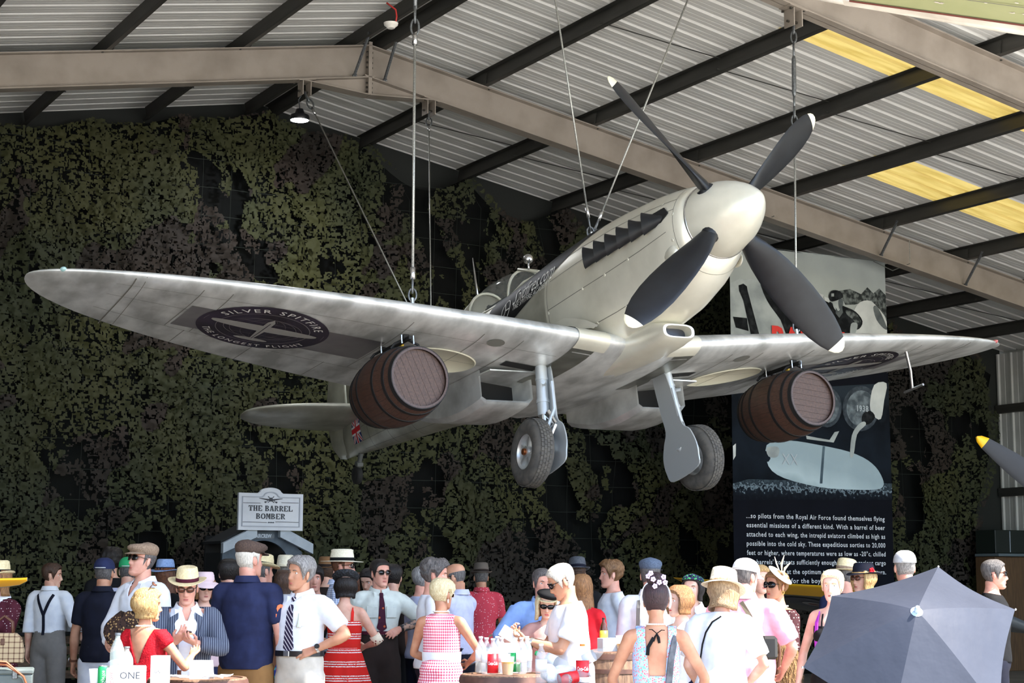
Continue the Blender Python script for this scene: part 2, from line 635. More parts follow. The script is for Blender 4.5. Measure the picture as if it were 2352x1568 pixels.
def fus_pt(x, a, off=0.):
 """point on the skin at station x, angle a (0 = port side, 90 deg = top)"""
 _, zt, zb, w, zm, nu, nl = fus_at(x)
 c, s = math.cos(a), math.sin(a)
 n = nu if s >= 0 else nl
 y = math.copysign(abs(c) ** (2 / n), c) * (w + off)
 z = zm + math.copysign(abs(s) ** (2 / n), s) * ((zt - zm if s >= 0 else zm - zb) + off)
 return Vector((x, y, z))
xs = np.unique(np.concatenate([np.linspace(-.66, -3.0, 22), np.linspace(-3.0, -8.9, 42)]))[::-1]
NF = 56
rs = [[fus_pt(x, 2 * PI * k / NF) for k in range(NF)] for x in xs]
nose = [r for r, x in zip(rs, xs) if x >= -3.02]
aft = [r for r, x in zip(rs, xs) if x <= -2.98]
apart(MB().rings(nose, True, False), 'engine_cowling', M_cowl)
apart(MB().rings(aft, False, True), 'fuselage', M_tail)
# seams on the skin: thin raised strips following the surface
def skin_line(pts_xa, name='panel_seam', w=.006, mb=None):
 mb = mb or MB()
 P = [fus_pt(x, a, .0015) for x, a in pts_xa]
 C = [fus_pt(x, a, -.2) for x, a in pts_xa]
 rs = []
 for i, p in enumerate(P):
  t = (P[min(i + 1, len(P) - 1)] - P[max(0, i - 1)]).normalized()
  nrm = (p - C[i]).normalized()
  b = t.cross(nrm).normalized() * (w / 2)
  rs.append((p - b, p + b))
 vs = [q for r in rs for q in r]
 mb.add(vs, [(2 * i, 2 * i + 1, 2 * i + 3, 2 * i + 2) for i in range(len(rs) - 1)])
 return mb
mb = MB()
D_ = math.radians
for x in (-.80, -2.95):
 skin_line([(x, 2 * PI * k / 72) for k in range(73)], mb=mb)
for sgn in (0, 1):
 f = (lambda a: PI - D_(a)) if sgn else (lambda a: D_(a))
 for a0, a1, x0, x1 in ((38, 38, -.8, -2.95), (22, 20, -.8, -2.9), (-2, -4, -.9, -2.95), (-38, -34, -.9, -2.95), (62, 62, -.8, -3.2)):
  skin_line([(x0 + (x1 - x0) * t, f(a0 + (a1 - a0) * t)) for t in np.linspace(0, 1, 16)], mb=mb)
 skin_line([(-3.0 - 1.6 * t, f(-22)) for t in np.linspace(0, 1, 10)], mb=mb)
 for x in (-5.2, -5.9, -6.6, -7.3, -7.9):
  skin_line([(x, f(a)) for a in range(-90, 60, 8)], mb=mb)
 for a in (-64, -40, -12, 14):
  skin_line([(-4.9 - 3.3 * t, f(a)) for t in np.linspace(0, 1, 20)], w=.004, mb=mb)
mb.build('panel_seams', M_dkseam, plane, fix=False)['kind'] = 'stuff'
# cowl fasteners
mb = MB()
for sgn in (0, 1):
 f = (lambda a: PI - D_(a)) if sgn else (lambda a: D_(a))
 spots = [(-.76, 50), (-.77, 40), (-.80, 15), (-.84, -14), (-1.0, 38), (-1.03, 32), (-1.5, -3), (-1.9, -3.4), (-2.3, -3.8), (-2.95, -6), (-2.95, -16), (-2.95, -28), (-2.2, -36), (-1.7, -38), (-1.4, -38), (-2.9, 24), (-2.9, 34)]
 for x, a in spots:
  p = fus_pt(x, f(a), .001)
  nrm = (p - fus_pt(x, f(a), -.2)).normalized()
  R = nrm.to_track_quat('Z', 'Y').to_matrix()
  mb.add([p + R @ Vector((.018 * math.cos(k * PI / 5), .018 * math.sin(k * PI / 5), 0)) for k in range(10)] + [p + R @ Vector((.014 * math.cos(k * PI / 5), .014 * math.sin(k * PI / 5), .004)) for k in range(10)],
               [(k, (k + 1) % 10, 10 + (k + 1) % 10, 10 + k) for k in range(10)] + [tuple(range(10, 20))])
mb.build('cowl_fasteners', M_cowl, plane, fix=False)['kind'] = 'stuff'
# ---- spinner and propeller
prof = [(.345, -.655), (.343, -.61), (.335, -.55), (.318, -.47), (.292, -.39), (.26, -.31), (.222, -.235), (.18, -.165), (.135, -.105), (.092, -.055), (.056, -.022), (.028, -.005), (.01, 0)]
spin = apart(MB().lathe([(.33, -.675), (.33, -.655)] + prof, 48, axis='X'), 'spinner', M_cowl, angle=50)
MB().lathe([(.345, -.672), (.352, -.668), (.352, -.652), (.347, -.648)], 48, axis='X', cap=False).build('spinner_ring', M_chrome, spin, True)
PH = 2.319
BX = -.50
M_grey_blade = M_black
def blade_mesh():
 """blade along +Z from the hub axis, chord in the y-x plane, twisted"""
 rsA, rsB = [], []
 rad = [.30, .36, .42, .52, .66, .82, 1.0, 1.18, 1.34, 1.46, 1.54, 1.59, 1.618, 1.63]
 chord = [.18, .215, .25, .295, .335, .355, .36, .345, .305, .25, .19, .135, .08, .012]
 thick = [.095, .09, .075, .055, .043, .036, .03, .025, .021, .018, .015, .012, .009, .004]
 secs = []
 for r, c, t in zip(rad, chord, thick):
  pitch = math.radians(62) - (r - .3) / 1.33 * math.radians(36)
  tw = Matrix.Rotation(pitch, 3, 'Z')
  ring = []
  for k in range(20):
   a = 2 * PI * k / 20
   q = Vector((math.cos(a) * t * .5 * (1 + .25 * math.cos(a)), math.sin(a) * c * .5, 0))
   q.x += .012 * c / .29 * (1 - math.sin(a) ** 2)
   q = tw @ q
   ring.append(Vector((q.x, q.y, r)))
  secs.append(ring)
 return secs
secs = blade_mesh()
for k in range(4):
 a = PH - k * PI / 2
 # local y,z direction of this blade
 M = Matrix.Translation((BX, 0, 0)) @ Matrix.Rotation(a - PI / 2, 4, 'X')
 bl = bpy.data.objects.get('propeller_blade')
 if bl is None:
  bl = MB().rings(secs[:11], True, True).build('propeller_blade', M_black, plane, True, 60)
  tip = MB().rings([[p * 1.0 for p in r] for r in secs[10:]], True, True).build('blade_tip', M_tip, bl, True, 60)
  tip['label'] = 'cream painted blade tip'
  cf = MB().lathe([(.09, .25), (.092, .30), (.07, .33)], 16).build('blade_cuff', M_black, bl, True, 40)
  kids = [tip, cf]
  o = bl
 else:
  o = dup(bl, 'propeller_blade', plane)
  for q in kids:
   dup(q, q.name.split('.')[0], o)
 o.matrix_local = M
# ---- exhaust stacks, blisters, anti-glare panel
for side in (-1, 1):
 mb = MB()
 for x0, x1 in ((-.88, -2.1),):
  pts = [(x0 + .02, .10), (x0 - .02, .165), (x0 - .2, .16), (x1 + .1, .12), (x1 + .1, .07), (x0 - .2, .04), (x0 - .08, .04)]
  mb.prism(pts, .012, lambda a, b, c: (a, side * (fus_pt(a, PI / 2 - 1.3).y - .004 + c), b + .02))
 slot = mb.build('exhaust_slot', M_hole, plane)
 for k in range(6):
  x = -.93 - k * .195
  y0 = fus_pt(x, .2).y - .01
  rs = []
  for t, r1, r2 in ((0, .04, .04), (.3, .045, .05), (.7, .05, .08), (1.0, .052, .112)):
   cx, cy = x - .01 - t * .2, side * (y0 - .04 + t * .125)
   ax = Vector((-.75, side * .55, 0)).normalized()
   up = Vector((0, 0, 1))
   sd = ax.cross(up)
   rs.append([Vector((cx, cy, .105)) + sd * (r1 * math.cos(q * PI / 6)) + up * (r2 * math.sin(q * PI / 6)) for q in range(12)])
  st = MB().rings(rs, True, False).build('exhaust_stack', M_black, plane, True, 50)
  MB().rings([[p + (sum(rs[3], Vector()) / 12 - p) * .1 for p in rs[3]], [p + (sum(rs[2], Vector()) / 12 - p) * .2 for p in rs[2]]], False, True).build('stack_mouth', M_hole, st)
 p = fus_pt(-.92, PI - D_(-24) if side < 0 else D_(-24))
 rs = []
 for t in np.linspace(0, 1, 12):
  w = .075 * math.sin(PI * min(1, t * 1.0) ** .62) if t < 1 else .0
  w = max(w, .002)
  rs.append([p + Vector((.12 - .26 * t, side * w * .55 * max(0, math.cos(q * PI / 5)) - side * .01, w * math.sin(q * PI / 5))) for q in range(10)])
 MB().rings(rs).build('cowl_blister', M_cowl, plane, True)
# black anti-glare band: from the top of the cowl down the side below the windscreen
def band(aoff, x0, x1, n, lo, name, m):
 mb = MB()
 rows = []
 for i in range(n + 1):
  t = i / n
  x = x0 + (x1 - x0) * t
  al = lo(t)
  rows.append([fus_pt(x, D_(al) + (PI - 2 * D_(al)) * k / 24, .004) for k in range(25)])
 mb.rings(rows, False, False, closed=False)
 return mb.build(name, m, plane, True)
band(0, -2.15, -4.3, 26, lambda t: 60 - 56 * min(1, t * 1.35) ** .75 + 40 * max(0, t - .8), 'anti_glare_band', mat('black_band', (11, 12, 13), .5, spec=.12))
M_wtxt = mat('white_lettering', (214, 214, 210), .6)
def skin_text(txt, size, x0, ang, off=.007, side=-1, m=None, slope=0., name='lettering', width=None):
 me = text_mesh(txt, size, align='CENTER', shear=.2)
 co = np.zeros(len(me.vertices) * 3)
 me.vertices.foreach_get('co', co)
 co = co.reshape(-1, 3)
 if width:
  co[:, 0] *= width / (co[:, 0].max() - co[:, 0].min())
 out = []
 for x, y, z in co:
  X = x0 + x if side < 0 else x0 - x
  a = D_(ang) + (y + slope * x) / .42
  out.append(fus_pt(X, PI - a if side < 0 else a, off))
 me.vertices.foreach_set('co', np.array(out).ravel())
 me.name = name
 o = bpy.data.objects.new(name, me)
 COL.objects.link(o)
 o.parent = plane
 me.materials.append(m or M_wtxt)
 return o
for sd in (-1, 1):
 skin_text('Spitfires.com', .19, -3.26, 23.5, side=sd, width=.84, off=.011)
 skin_text('THE SPITFIRE ACADEMY', .06, -3.28, 17, side=sd, width=.76, off=.011)
 mb = MB()
 rg = []
 for k in range(33):
  a = 2 * PI * k / 32
  rg.append((-3.82 + .085 * math.cos(a), (23 if sd < 0 else 23) + math.degrees(.085 * math.sin(a) / .42)))
 skin = [(x, PI - D_(a) if sd < 0 else D_(a)) for x, a in rg]
 skin_line([(x, a) for x, a in skin], w=.012, mb=mb)
 for k in (0, 11, 21):
  skin_line([(-3.82, PI - D_(23) if sd < 0 else D_(23)), skin[k]], w=.014, mb=mb)
 for v_ in range(len(mb.v)):
  x, y, z = mb.v[v_]
  mb.v[v_] = (x, y * 1.014, z * 1.02 + .004)
 mb.build('propeller_logo', M_wtxt, plane, fix=False)
# ---- canopy and windscreen
def arch(x, w, z0, z1, n=14, lean=0., flat=.0, ex=2.2):
 r = []
 for k in range(n + 1):
  a = PI * k / n
  c, s = math.cos(a), math.sin(a)
  r.append(Vector((x - lean * (abs(s) ** (2 / ex)), math.copysign(abs(c) ** (2 / ex), c) * w, z0 + (z1 - z0) * abs(s) ** (2 / ex))))
 return r
cst = [(-4.02, .255, .30, .655), (-4.3, .27, .30, .70), (-4.6, .275, .31, .71), (-4.9, .26, .33, .67)]
MB().rings([arch(*c) for c in cst], False, False, closed=False).build('canopy', M_glass, plane, True)
M_frame = mat('pale_canopy_frame', (204, 200, 182), .4, metal=.2)
mb = MB()
for c in (cst[0], cst[3]):
 mb.tube(arch(*c), .016, 6)
for s in (-1, 1):
 mb.tube([Vector((c[0], s * c[1], c[2])) for c in cst], .018, 6)
can_f = mb.build('canopy_frame', M_frame, plane, True)
a0 = arch(-4.02, .255, .44, .80, 14)
wsv = [Vector((-3.55, .12, .46)), Vector((-3.55, -.12, .46)), Vector((-3.98, -.11, .64)), Vector((-3.98, .11, .64))]
ws = MB()
ws.add(wsv, [(0, 1, 2, 3)])
for s in (-1, 1):
 ws.add([Vector((-3.55, s * .12, .46)), Vector((-3.98, s * .11, .64)), Vector((-4.02, s * .2, .56)), Vector((-4.02, s * .255, .32)), Vector((-3.68, s * .23, .39))], [(0, 1, 2, 3, 4)])
ws.build('windscreen', M_glass, plane)
mb = MB()
for s in (-1, 1):
 mb.tube([(-3.53, s * .12, .455), (-3.99, s * .115, .645)], .016, 6)
 mb.tube([(-3.53, s * .12, .455), (-3.7, s * .235, .40), (-4.02, s * .262, .31)], .014, 6)
mb.tube([(-3.53, .12, .455), (-3.53, -.12, .455)], .016, 6)
mb.tube([(-3.99, .115, .645), (-3.99, -.115, .645)], .016, 6)
mb.build('windscreen_frame', M_frame, plane, True)
mb = MB().ball((-3.96, 0, .76), .055, 16, 10)
mb.tube([(-3.97, 0, .63), (-3.965, 0, .73)], .012, 8)
mb.build('rear_view_mirror', M_chrome, plane, True)
# rear fairing behind the canopy
rs = []
for t in np.linspace(0, 1, 12):
 x = -4.93 - 1.65 * t
 h = .66 - .26 * t ** .8
 w = .255 * (1 - t) ** .6 + .03
 rs.append(arch(x, w, fus_at(x)[1] - .14, max(h, fus_at(x)[1] + .005), 14))
MB().rings(rs, True, True, closed=False).build('rear_fairing', M_tail, plane, True)
MB().tube([(-5.12, 0, .55), (-5.14, 0, .85), (-5.16, 0, 1.18)], [(.03, .018), (.02, .012), (.006, .005)], 8).build('aerial_mast', M_chrome, plane, True)
# cockpit: seat back and dark tub seen through the perspex
MB().box((-4.62, 0, .28), (.05, .34, .34), Matrix.Rotation(-.15, 3, 'Y'), .02).build('seat_back', M_matt, plane)
MB().box((-4.3, 0, .36), (.62, .42, .05)).build('cockpit_sill', M_hole, plane)
def smooth_poly(p, n=4):
 r = []
 m = len(p)
 for i in range(m):
  a, b, c, d = p[i - 1], p[i], p[(i + 1) % m], p[(i + 2) % m]
  for k in range(n):
   t = k / n
   r.append(tuple(.5 * (2 * b[q] + (c[q] - a[q]) * t + (2 * a[q] - 5 * b[q] + 4 * c[q] - d[q]) * t * t + (3 * b[q] - a[q] - 3 * c[q] + d[q]) * t ** 3) for q in range(2)))
 return r
# ---- wings
XS, ZW0 = -2.94, -.787
T6 = math.tan(math.radians(6))
def wing_e(y):
 return math.sqrt(max(0., 1 - (abs(y) / 5.60) ** 2))
def wing_sec(y, t, upper):
 """point on the wing at span y, chord fraction t"""
 e = wing_e(y)
 xl, xt = XS + .92 * e, XS - 1.56 * e
 c = xl - xt
 s = abs(y) / 5.6
 th = .135 - .045 * s
 yt = th / .2 * (.2969 * math.sqrt(t) - .126 * t - .3516 * t * t + .2843 * t ** 3 - .1015 * t ** 4) * c
 camb = (.02 / .16 * (.8 * t - t * t) if t < .4 else .02 / .36 * (.2 + .8 * t - t * t)) * c
 inc = math.radians(2.2 - 2.4 * s)
 z = ZW0 + abs(y) * T6 + camb + (yt if upper else -yt) - (t - .3) * c * math.tan(inc)
 return Vector((xl - t * c, y, z))
def wing_under(x, y, off=.003):
 e = wing_e(y)
 xl, c = XS + .92 * e, 2.48 * e
 t = min(1., max(0., (xl - x) / max(c, .01)))
 p = wing_sec(y, t, False)
 return Vector((x, y, p.z - off))
def wing_over(x, y, off=.003):
 e = wing_e(y)
 xl, c = XS + .92 * e, 2.48 * e
 return wing_sec(y, min(1., max(0., (xl - x) / max(c, .01))), True) + Vector((0, 0, off))
TS = [0, .004, .012, .025, .05, .09, .15, .23, .33, .44, .56, .68, .8, .9, 1.0]
def wing_ring(y):
 up = [wing_sec(y, t, True) for t in TS[::-1]]
 lo = [wing_sec(y, t, False) for t in TS[1:]]
 return up + lo
for side in (-1, 1):
 ys = [.30, .5, .62] + list(np.linspace(.8, 5.0, 26)) + [5.15, 5.28, 5.38, 5.46, 5.52, 5.56, 5.585, 5.597]
 w = apart(MB().rings([wing_ring(side * y) for y in ys], True, True), 'wing', M_alu, angle=60)
 # seams on the underside
 mb = MB()
 def useam(x0, y0, x1, y1, wd=.007, n=14):
  P = [wing_under(x0 + (x1 - x0) * t, side * (y0 + (y1 - y0) * t)) for t in np.linspace(0, 1, n)]
  d = Vector((x1 - x0, side * (y1 - y0), 0)).normalized()
  b = Vector((-d.y, d.x, 0)) * wd / 2
  mb.add([q for p in P for q in (p - b, p + b)], [(2 * i, 2 * i + 1, 2 * i + 3, 2 * i + 2) for i in range(n - 1)])
 useam(-2.5, 4.78, -3.85, 4.72, .012)
 useam(-2.45, 4.7, -3.8, 4.6, .005)
 for y in (4.2, 3.95, 2.3, 1.6, 1.2):
  e = wing_e(y)
  useam(XS + .75 * e, y, XS - .9 * e, y)
 for y in (2.55, 3.3, 4.0):
  e = wing_e(y)
  useam(XS - .9 * e, y, XS - 1.54 * e, y)
 for fr in (.55, -.05, -.92):
  n = 20
  pts = [(XS + fr * wing_e(y), y) for y in np.linspace(.75, 4.9, n)]
  for a, b in zip(pts, pts[1:]):
   useam(a[0], a[1], b[0], b[1], .005, 3)
 mb.build('wing_seams', M_dkseam, w, fix=False)['kind'] = 'stuff'
 # flush round access panel
 P0 = (-2.35, 1.42)
 mb = MB()
 mb.add([wing_under(P0[0] + .085 * math.cos(k * PI / 12), side * (P0[1] + .085 * math.sin(k * PI / 12)), .004) for k in range(24)], [tuple(range(24))])
 mb.build('access_panel', mat('grey_access_panel', (132, 132, 126), .5, metal=.5), w, fix=False)
 # darker patch on which the roundel sits
 def under_grid(pts_fn, nu, nv, name, m, off):
  mb = MB()
  rows = [[wing_under(*pts_fn(i / nu, j / nv), off) for i in range(nu + 1)] for j in range(nv + 1)]
  return mb.rings(rows, False, False, closed=False).build(name, m, w, True, fix=False)
 under_grid(lambda u, v: (-2.84 - .62 * v, side * (2.32 + 1.85 * u)), 24, 6, 'grey_patch', mat('grey_roundel_patch', (150, 147, 148), .4, metal=.6, col2=(120, 116, 120), ns=2), .004)
 # roundel: dark disc, rings, aeroplane figure, curved words
 RC = (-3.10, 3.42)
 RR = .60
 M_disc = mat('dark_roundel_vinyl', (34, 28, 38), .3, col2=(52, 44, 60), ns=3, coat=.3)
 M_rline = mat('silver_roundel_print', (150, 148, 146), .35, metal=.5)
 def rpt(a, b, off):
  # a towards the outer wing as read, b towards the leading edge
  return wing_under(RC[0] + b, side * (RC[1]) + a, off)
 mb = MB()
 rows = [[rpt(RR * r * math.cos(2 * PI * k / 48), RR * r * math.sin(2 * PI * k / 48), .006) for k in range(48)] for r in (.001, .25, .5, .75, 1)]
 mb.rings(rows, False, False)
 disc = mb.build('roundel', M_disc, w, True, fix=False)
 disc['label'] = 'dark round emblem with a silver aeroplane and words'
 def rring(r, wd, a0=0, a1=2 * PI, sx=1., n=48, off=.009):
  rows = [[rpt((r + s * wd / 2) * sx * math.cos(a0 + (a1 - a0) * k / n), (r + s * wd / 2) * math.sin(a0 + (a1 - a0) * k / n), off) for k in range(n + 1)] for s in (-1, 1)]
  return MB().rings(rows, False, False, closed=False)
 mb = MB()
 for m2 in (rring(.425, .007), rring(.30, .004, sx=.62), rring(.30, .004, sx=.25), rring(.30, .004), rring(.30, .004, sx=1.2), rring(.56, .005, PI * .93, PI * 1.0), rring(.56, .005, 0, PI * .07)):
  mb.add(m2.v, m2.f)
 for b in (-.18, 0, .18):
  h = math.sqrt(max(.0, .3 ** 2 - b * b))
  rows = [[rpt(-h + 2 * h * k / 10, b + s * .002, .009) for k in range(11)] for s in (-1, 1)]
  mb.rings(rows, False, False, closed=False)
 mb.build('globe_lines', M_rline, disc, fix=False)
 # aeroplane figure
 M_fig = mat('silver_plane_print', (176, 174, 170), .4, metal=.5)
 mb = MB()
 def strip(xs_, lo, hi, off):
  rows = [[rpt(x, f(x), off) for x in xs_] for f in (lo, hi)]
  mb.rings(rows, False, False, closed=False)
 sp = np.linspace(-.5, .5, 40)
 el = lambda x: math.sqrt(max(0, 1 - (x / .502) ** 2))
 strip(sp, lambda x: .04 - .10 * el(x), lambda x: .06 + .045 * el(x), .011)
 fz = np.linspace(-.36, .31, 24)
 rows = [[rpt(s * (.036 * (1 - max(0, -b - .05) * 2.2) if b < .22 else .036 * (.31 - b) / .09), b, .012) for b in fz] for s in (-1, 1)]
 mb.rings(rows, False, False, closed=False)
 tp = np.linspace(-.16, .16, 14)
 strip(tp, lambda x: -.33 - .04 * math.sqrt(max(0, 1 - (x / .161) ** 2)), lambda x: -.32 + .03 * math.sqrt(max(0, 1 - (x / .161) ** 2)), .0115)
 mb.build('aeroplane_figure', M_fig, disc, fix=False)
 MB().rings([[rpt(s * .004 + 0 * b, b, .0135) for b in np.linspace(-.3, .2, 10)] for s in (-1, 1)], False, False, closed=False).build('figure_spine', M_disc, disc, fix=False)
 M_word = mat('pale_roundel_words', (206, 204, 200), .5)
 def arc_text(txt, size, rad, a_mid, span, flip):
  n = len(txt)
  cw = []
  total = MB()
  me = text_mesh(txt, size, align='CENTER', space=1.3, bold=.0)
  co = np.zeros(len(me.vertices) * 3)
  me.vertices.foreach_get('co', co)
  co = co.reshape(-1, 3)
  wd = co[:, 0].max() - co[:, 0].min()
  k = span / wd
  out = []
  for x, y, z in co:
   if not flip:
    a = a_mid - x * k
    r = rad + y
   else:
    a = a_mid + x * k
    r = rad - y
   # readable from below with the leading edge up: a runs mirrored
   out.append(rpt(-r * math.cos(a) if False else r * math.cos(a), r * math.sin(a), .010))
  me.vertices.foreach_set('co', np.array(out).ravel())
  me.name = 'roundel_words'
  o = bpy.data.objects.new('roundel_words', me)
  COL.objects.link(o)
  o.parent = disc
  me.materials.append(M_word)
 arc_text('SILVER SPITFIRE', .118, .465, PI / 2, 2.25, False)
 arc_text('THE LONGEST FLIGHT', .095, .545, -PI / 2, 2.3, True)
 # wheel well cut into the underside, with a pale lining and rim
 well = [(-3.08 + .36 * math.cos(2 * PI * k / 40), side * 1.72 + .42 * math.sin(2 * PI * k / 40)) for k in range(40)]
 zc = wing_under(-3.08, side * 1.72).z
 cut = MB().rings([[Vector((x, y, zc - .3)) for x, y in well], [Vector((x, y, wing_under(x, y).z + .09)) for x, y in well]]).build('cutter', None, None)
 bo = w.modifiers.new('well', 'BOOLEAN')
 bo.object = cut
 bo.solver = 'EXACT'
 w.matrix_world = Matrix.Identity(4)
 dg = bpy.context.evaluated_depsgraph_get()
 me = bpy.data.meshes.new_from_object(w.evaluated_get(dg))
 w.modifiers.clear()
 w.data = me
 me.materials.clear()
 me.materials.append(M_alu)
 me.set_sharp_from_angle(angle=D_(50))
 w.parent = plane
 w.matrix_local = Matrix.Identity(4)
 bpy.data.objects.remove(cut)
 sc = lambda k: [(-3.08 + (x + 3.08) * k, side * 1.72 + (y - side * 1.72) * k) for x, y in well]
 lin_r = [[wing_under(x, y, .004) for x, y in sc(1.03)], [wing_under(x, y, .012) for x, y in sc(1.0)], [wing_under(x, y, .002) for x, y in sc(.985)], [wing_under(x, y, -.06) for x, y in sc(.96)], [wing_under(x, y, -.085) for x, y in sc(.86)]]
 MB().rings(lin_r, False, True).build('wheel_well', mat('cream_well_lining', (206, 202, 182), .45), w, True, 60)
 mb = MB()
 rows = [[wing_under(-2.72 - .14 * s, side * (.75 + .36 * t), .005) for t in np.linspace(0, 1, 10)] for s in (0, 1)]
 mb.rings(rows, False, False, closed=False).build('leg_slot', M_hole, w, fix=False)
 # radiator box under the trailing half
 y0, y1 = .62, 1.20
 def rad_ring(x, zb, in_=0.):
  z_t = lambda y: wing_under(x, side * y, -.02).z
  pts = [(y0 + in_, z_t(y0)), (y0 + in_, zb + .05), (y0 + .05 + in_, zb + in_), (y1 - .05 - in_, zb + in_), (y1 - in_, zb + .05), (y1 - in_, z_t(y1))]
  return [Vector((x, side * a, b)) for a, b in pts]
 prof_r = [(-3.12, -1.09), (-3.14, -1.10), (-3.3, -1.115), (-3.55, -1.125), (-3.8, -1.11), (-4.05, -1.07), (-4.3, -1.0), (-4.5, -.93)]
 rb = MB().rings([rad_ring(*q) for q in prof_r], False, True, closed=False).build('radiator_fairing', M_alu, plane, True, 35)
 mb = MB()
 mb.rings([rad_ring(-3.12, -1.09), rad_ring(-3.10, -1.085, .004), rad_ring(-3.13, -1.075, .018), rad_ring(-3.5, -1.075, .018)], False, True, closed=False)
 r1 = rad_ring(-3.12, -1.135)
 mb.build('radiator_mouth', M_alu, rb, True, 35)
 MB().add([p + Vector((-.35, 0, .0)) for p in rad_ring(-3.12, -1.075, .018)], [tuple(range(6))]).build('radiator_core', M_hole, rb)
 zt0 = wing_under(-3.1, side * .9).z
 MB().box((-3.0, side * .91, zt0 - .02), (.26, .6, .012), Matrix.Rotation(.05, 3, 'Y')).build('splitter_plate', M_alu, rb)
 # undercarriage
 leg = bpy.data.objects.new('undercarriage_leg', None)
 COL.objects.link(leg)
 leg.parent = plane
 yb, ya = side * .72, side * .80
 top, bot = Vector((-2.73, yb, -.72)), Vector((-2.66, ya, -1.60))
 mb = MB().tube([top, top.lerp(bot, .68)], .058, 20)
 mb.tube([top.lerp(bot, .50), top.lerp(bot, .54)], .066, 20)
 mb.tube([top.lerp(bot, .25), top.lerp(bot, .28)], .063, 20)
 mb.build('oleo_cylinder', M_leg, leg, True, 40)
 MB().tube([top.lerp(bot, .68), bot], .042, 16).build('piston', M_chrome, leg, True, 40)
 mb = MB()
 mb.tube([bot, bot + Vector((0, side * .17, -.09))], .038, 14)
 mb.tube([bot + Vector((0, side * -.05, .02)), bot + Vector((0, side * .02, -.05))], .05, 14)
 mb.tube([Vector((-2.6, yb - side * .02, -1.0)), Vector((-2.57, yb, -1.28)), Vector((-2.6, ya, -1.46))], .022, 8)
 mb.tube([top.lerp(bot, .33) + Vector((.05, 0, 0)), top.lerp(bot, .33) + Vector((.11, side * .05, 0))], .02, 8)
 mb.build('axle_and_links', M_leg, leg, True, 40)
 mb = MB()
 for z, a in ((-1.30, 0), (-1.42, 0)):
  pass
 p1, p2, p3 = top.lerp(bot, .66) + Vector((.06, 0, 0)), Vector((-2.54, yb + side * .02, -1.43)), bot + Vector((.05, 0, .05))
 mb.tube([p1, p2], [(.012, .04), (.012, .022)], 8)
 mb.tube([p2, p3], [(.012, .022), (.012, .04)], 8)
 mb.build('torque_link', M_chrome, leg, True, 40)
 # leg fairing on the inboard side, spoon shaped at the wheel
 FY = side * .655
 out = [(-2.66, -.80), (-2.86, -.80), (-2.85, -1.2), (-2.83, -1.40), (-2.90, -1.52), (-2.96, -1.66), (-2.95, -1.80), (-2.86, -1.90), (-2.42, -1.84), (-2.36, -1.72), (-2.36, -1.6), (-2.42, -1.46), (-2.52, -1.38), (-2.56, -1.2)]
 out = smooth_poly(out)
 mb = MB()
 mb.prism(out, .014, lambda a, b, c: (a, FY + side * (.10 * max(0, -b - .8)) + c * side, b))
 fr = mb.build('leg_fairing', M_leg, leg, False)
 bv = fr.modifiers.new('bevel', 'BEVEL')
 bv.width = .006
 bv.segments = 1
 # wheel
 wc = Vector((-2.66, side * .955, -1.69))
 wheel = MB()
 tyre_prof = [(.17, -.085), (.20, -.098), (.25, -.104), (.29, -.092), (.312, -.066), (.321, -.035), (.323, 0), (.321, .035), (.312, .066), (.29, .092), (.25, .104), (.20, .098), (.17, .085)]
 wh = wheel.lathe(tyre_prof, 56, (0, 0, 0), 'Y', cap=False).build('wheel', M_rubber, leg, True)
 wh.location = wc
 wh.rotation_euler = (side * D_(6), 0, D_(4) * side)
 mb = MB()
 for row, (r, yy) in enumerate(((.3235, -.045), (.325, -.015), (.325, .015), (.3235, .045))):
  for k in range(48):
   a = 2 * PI * (k + .5 * (row % 2)) / 48
   R = Matrix.Rotation(-a, 3, 'Y')
   mb.box(R @ Vector((r, yy, 0)), (.008, .026, .034), R)
 mb.build('tread_blocks', M_rubber, wh)['kind'] = 'stuff'
 mb = MB().lathe([(.172, -.08), (.165, -.084), (.155, -.07), (.15, -.03), (.06, -.03), (.055, -.075), (.0, -.078)], 32, axis='Y', cap=False)
 mb.lathe([(.172, .08), (.165, .084), (.155, .07), (.15, .03), (.06, .03), (.055, .075), (.0, .078)], 32, axis='Y', cap=False)
 hub = mb.build('hub', M_hub, wh, True, 35)
 mb = MB()
 for k in range(5):
  a = 2 * PI * k / 5
  for s in (-1, 1):
   R = Matrix.Rotation(-a, 3, 'Y')
   mb.box(R @ Vector((.1, s * .045, 0)), (.1, .03, .035), R)
 mb.build('hub_spokes', M_hub, wh)
 MB().lathe([(.03, side * -.10 if False else -.1), (.034, -.085), (.034, .085), (.03, .1)], 12, axis='Y').build('axle_cap', M_copper, wh, True, 30)
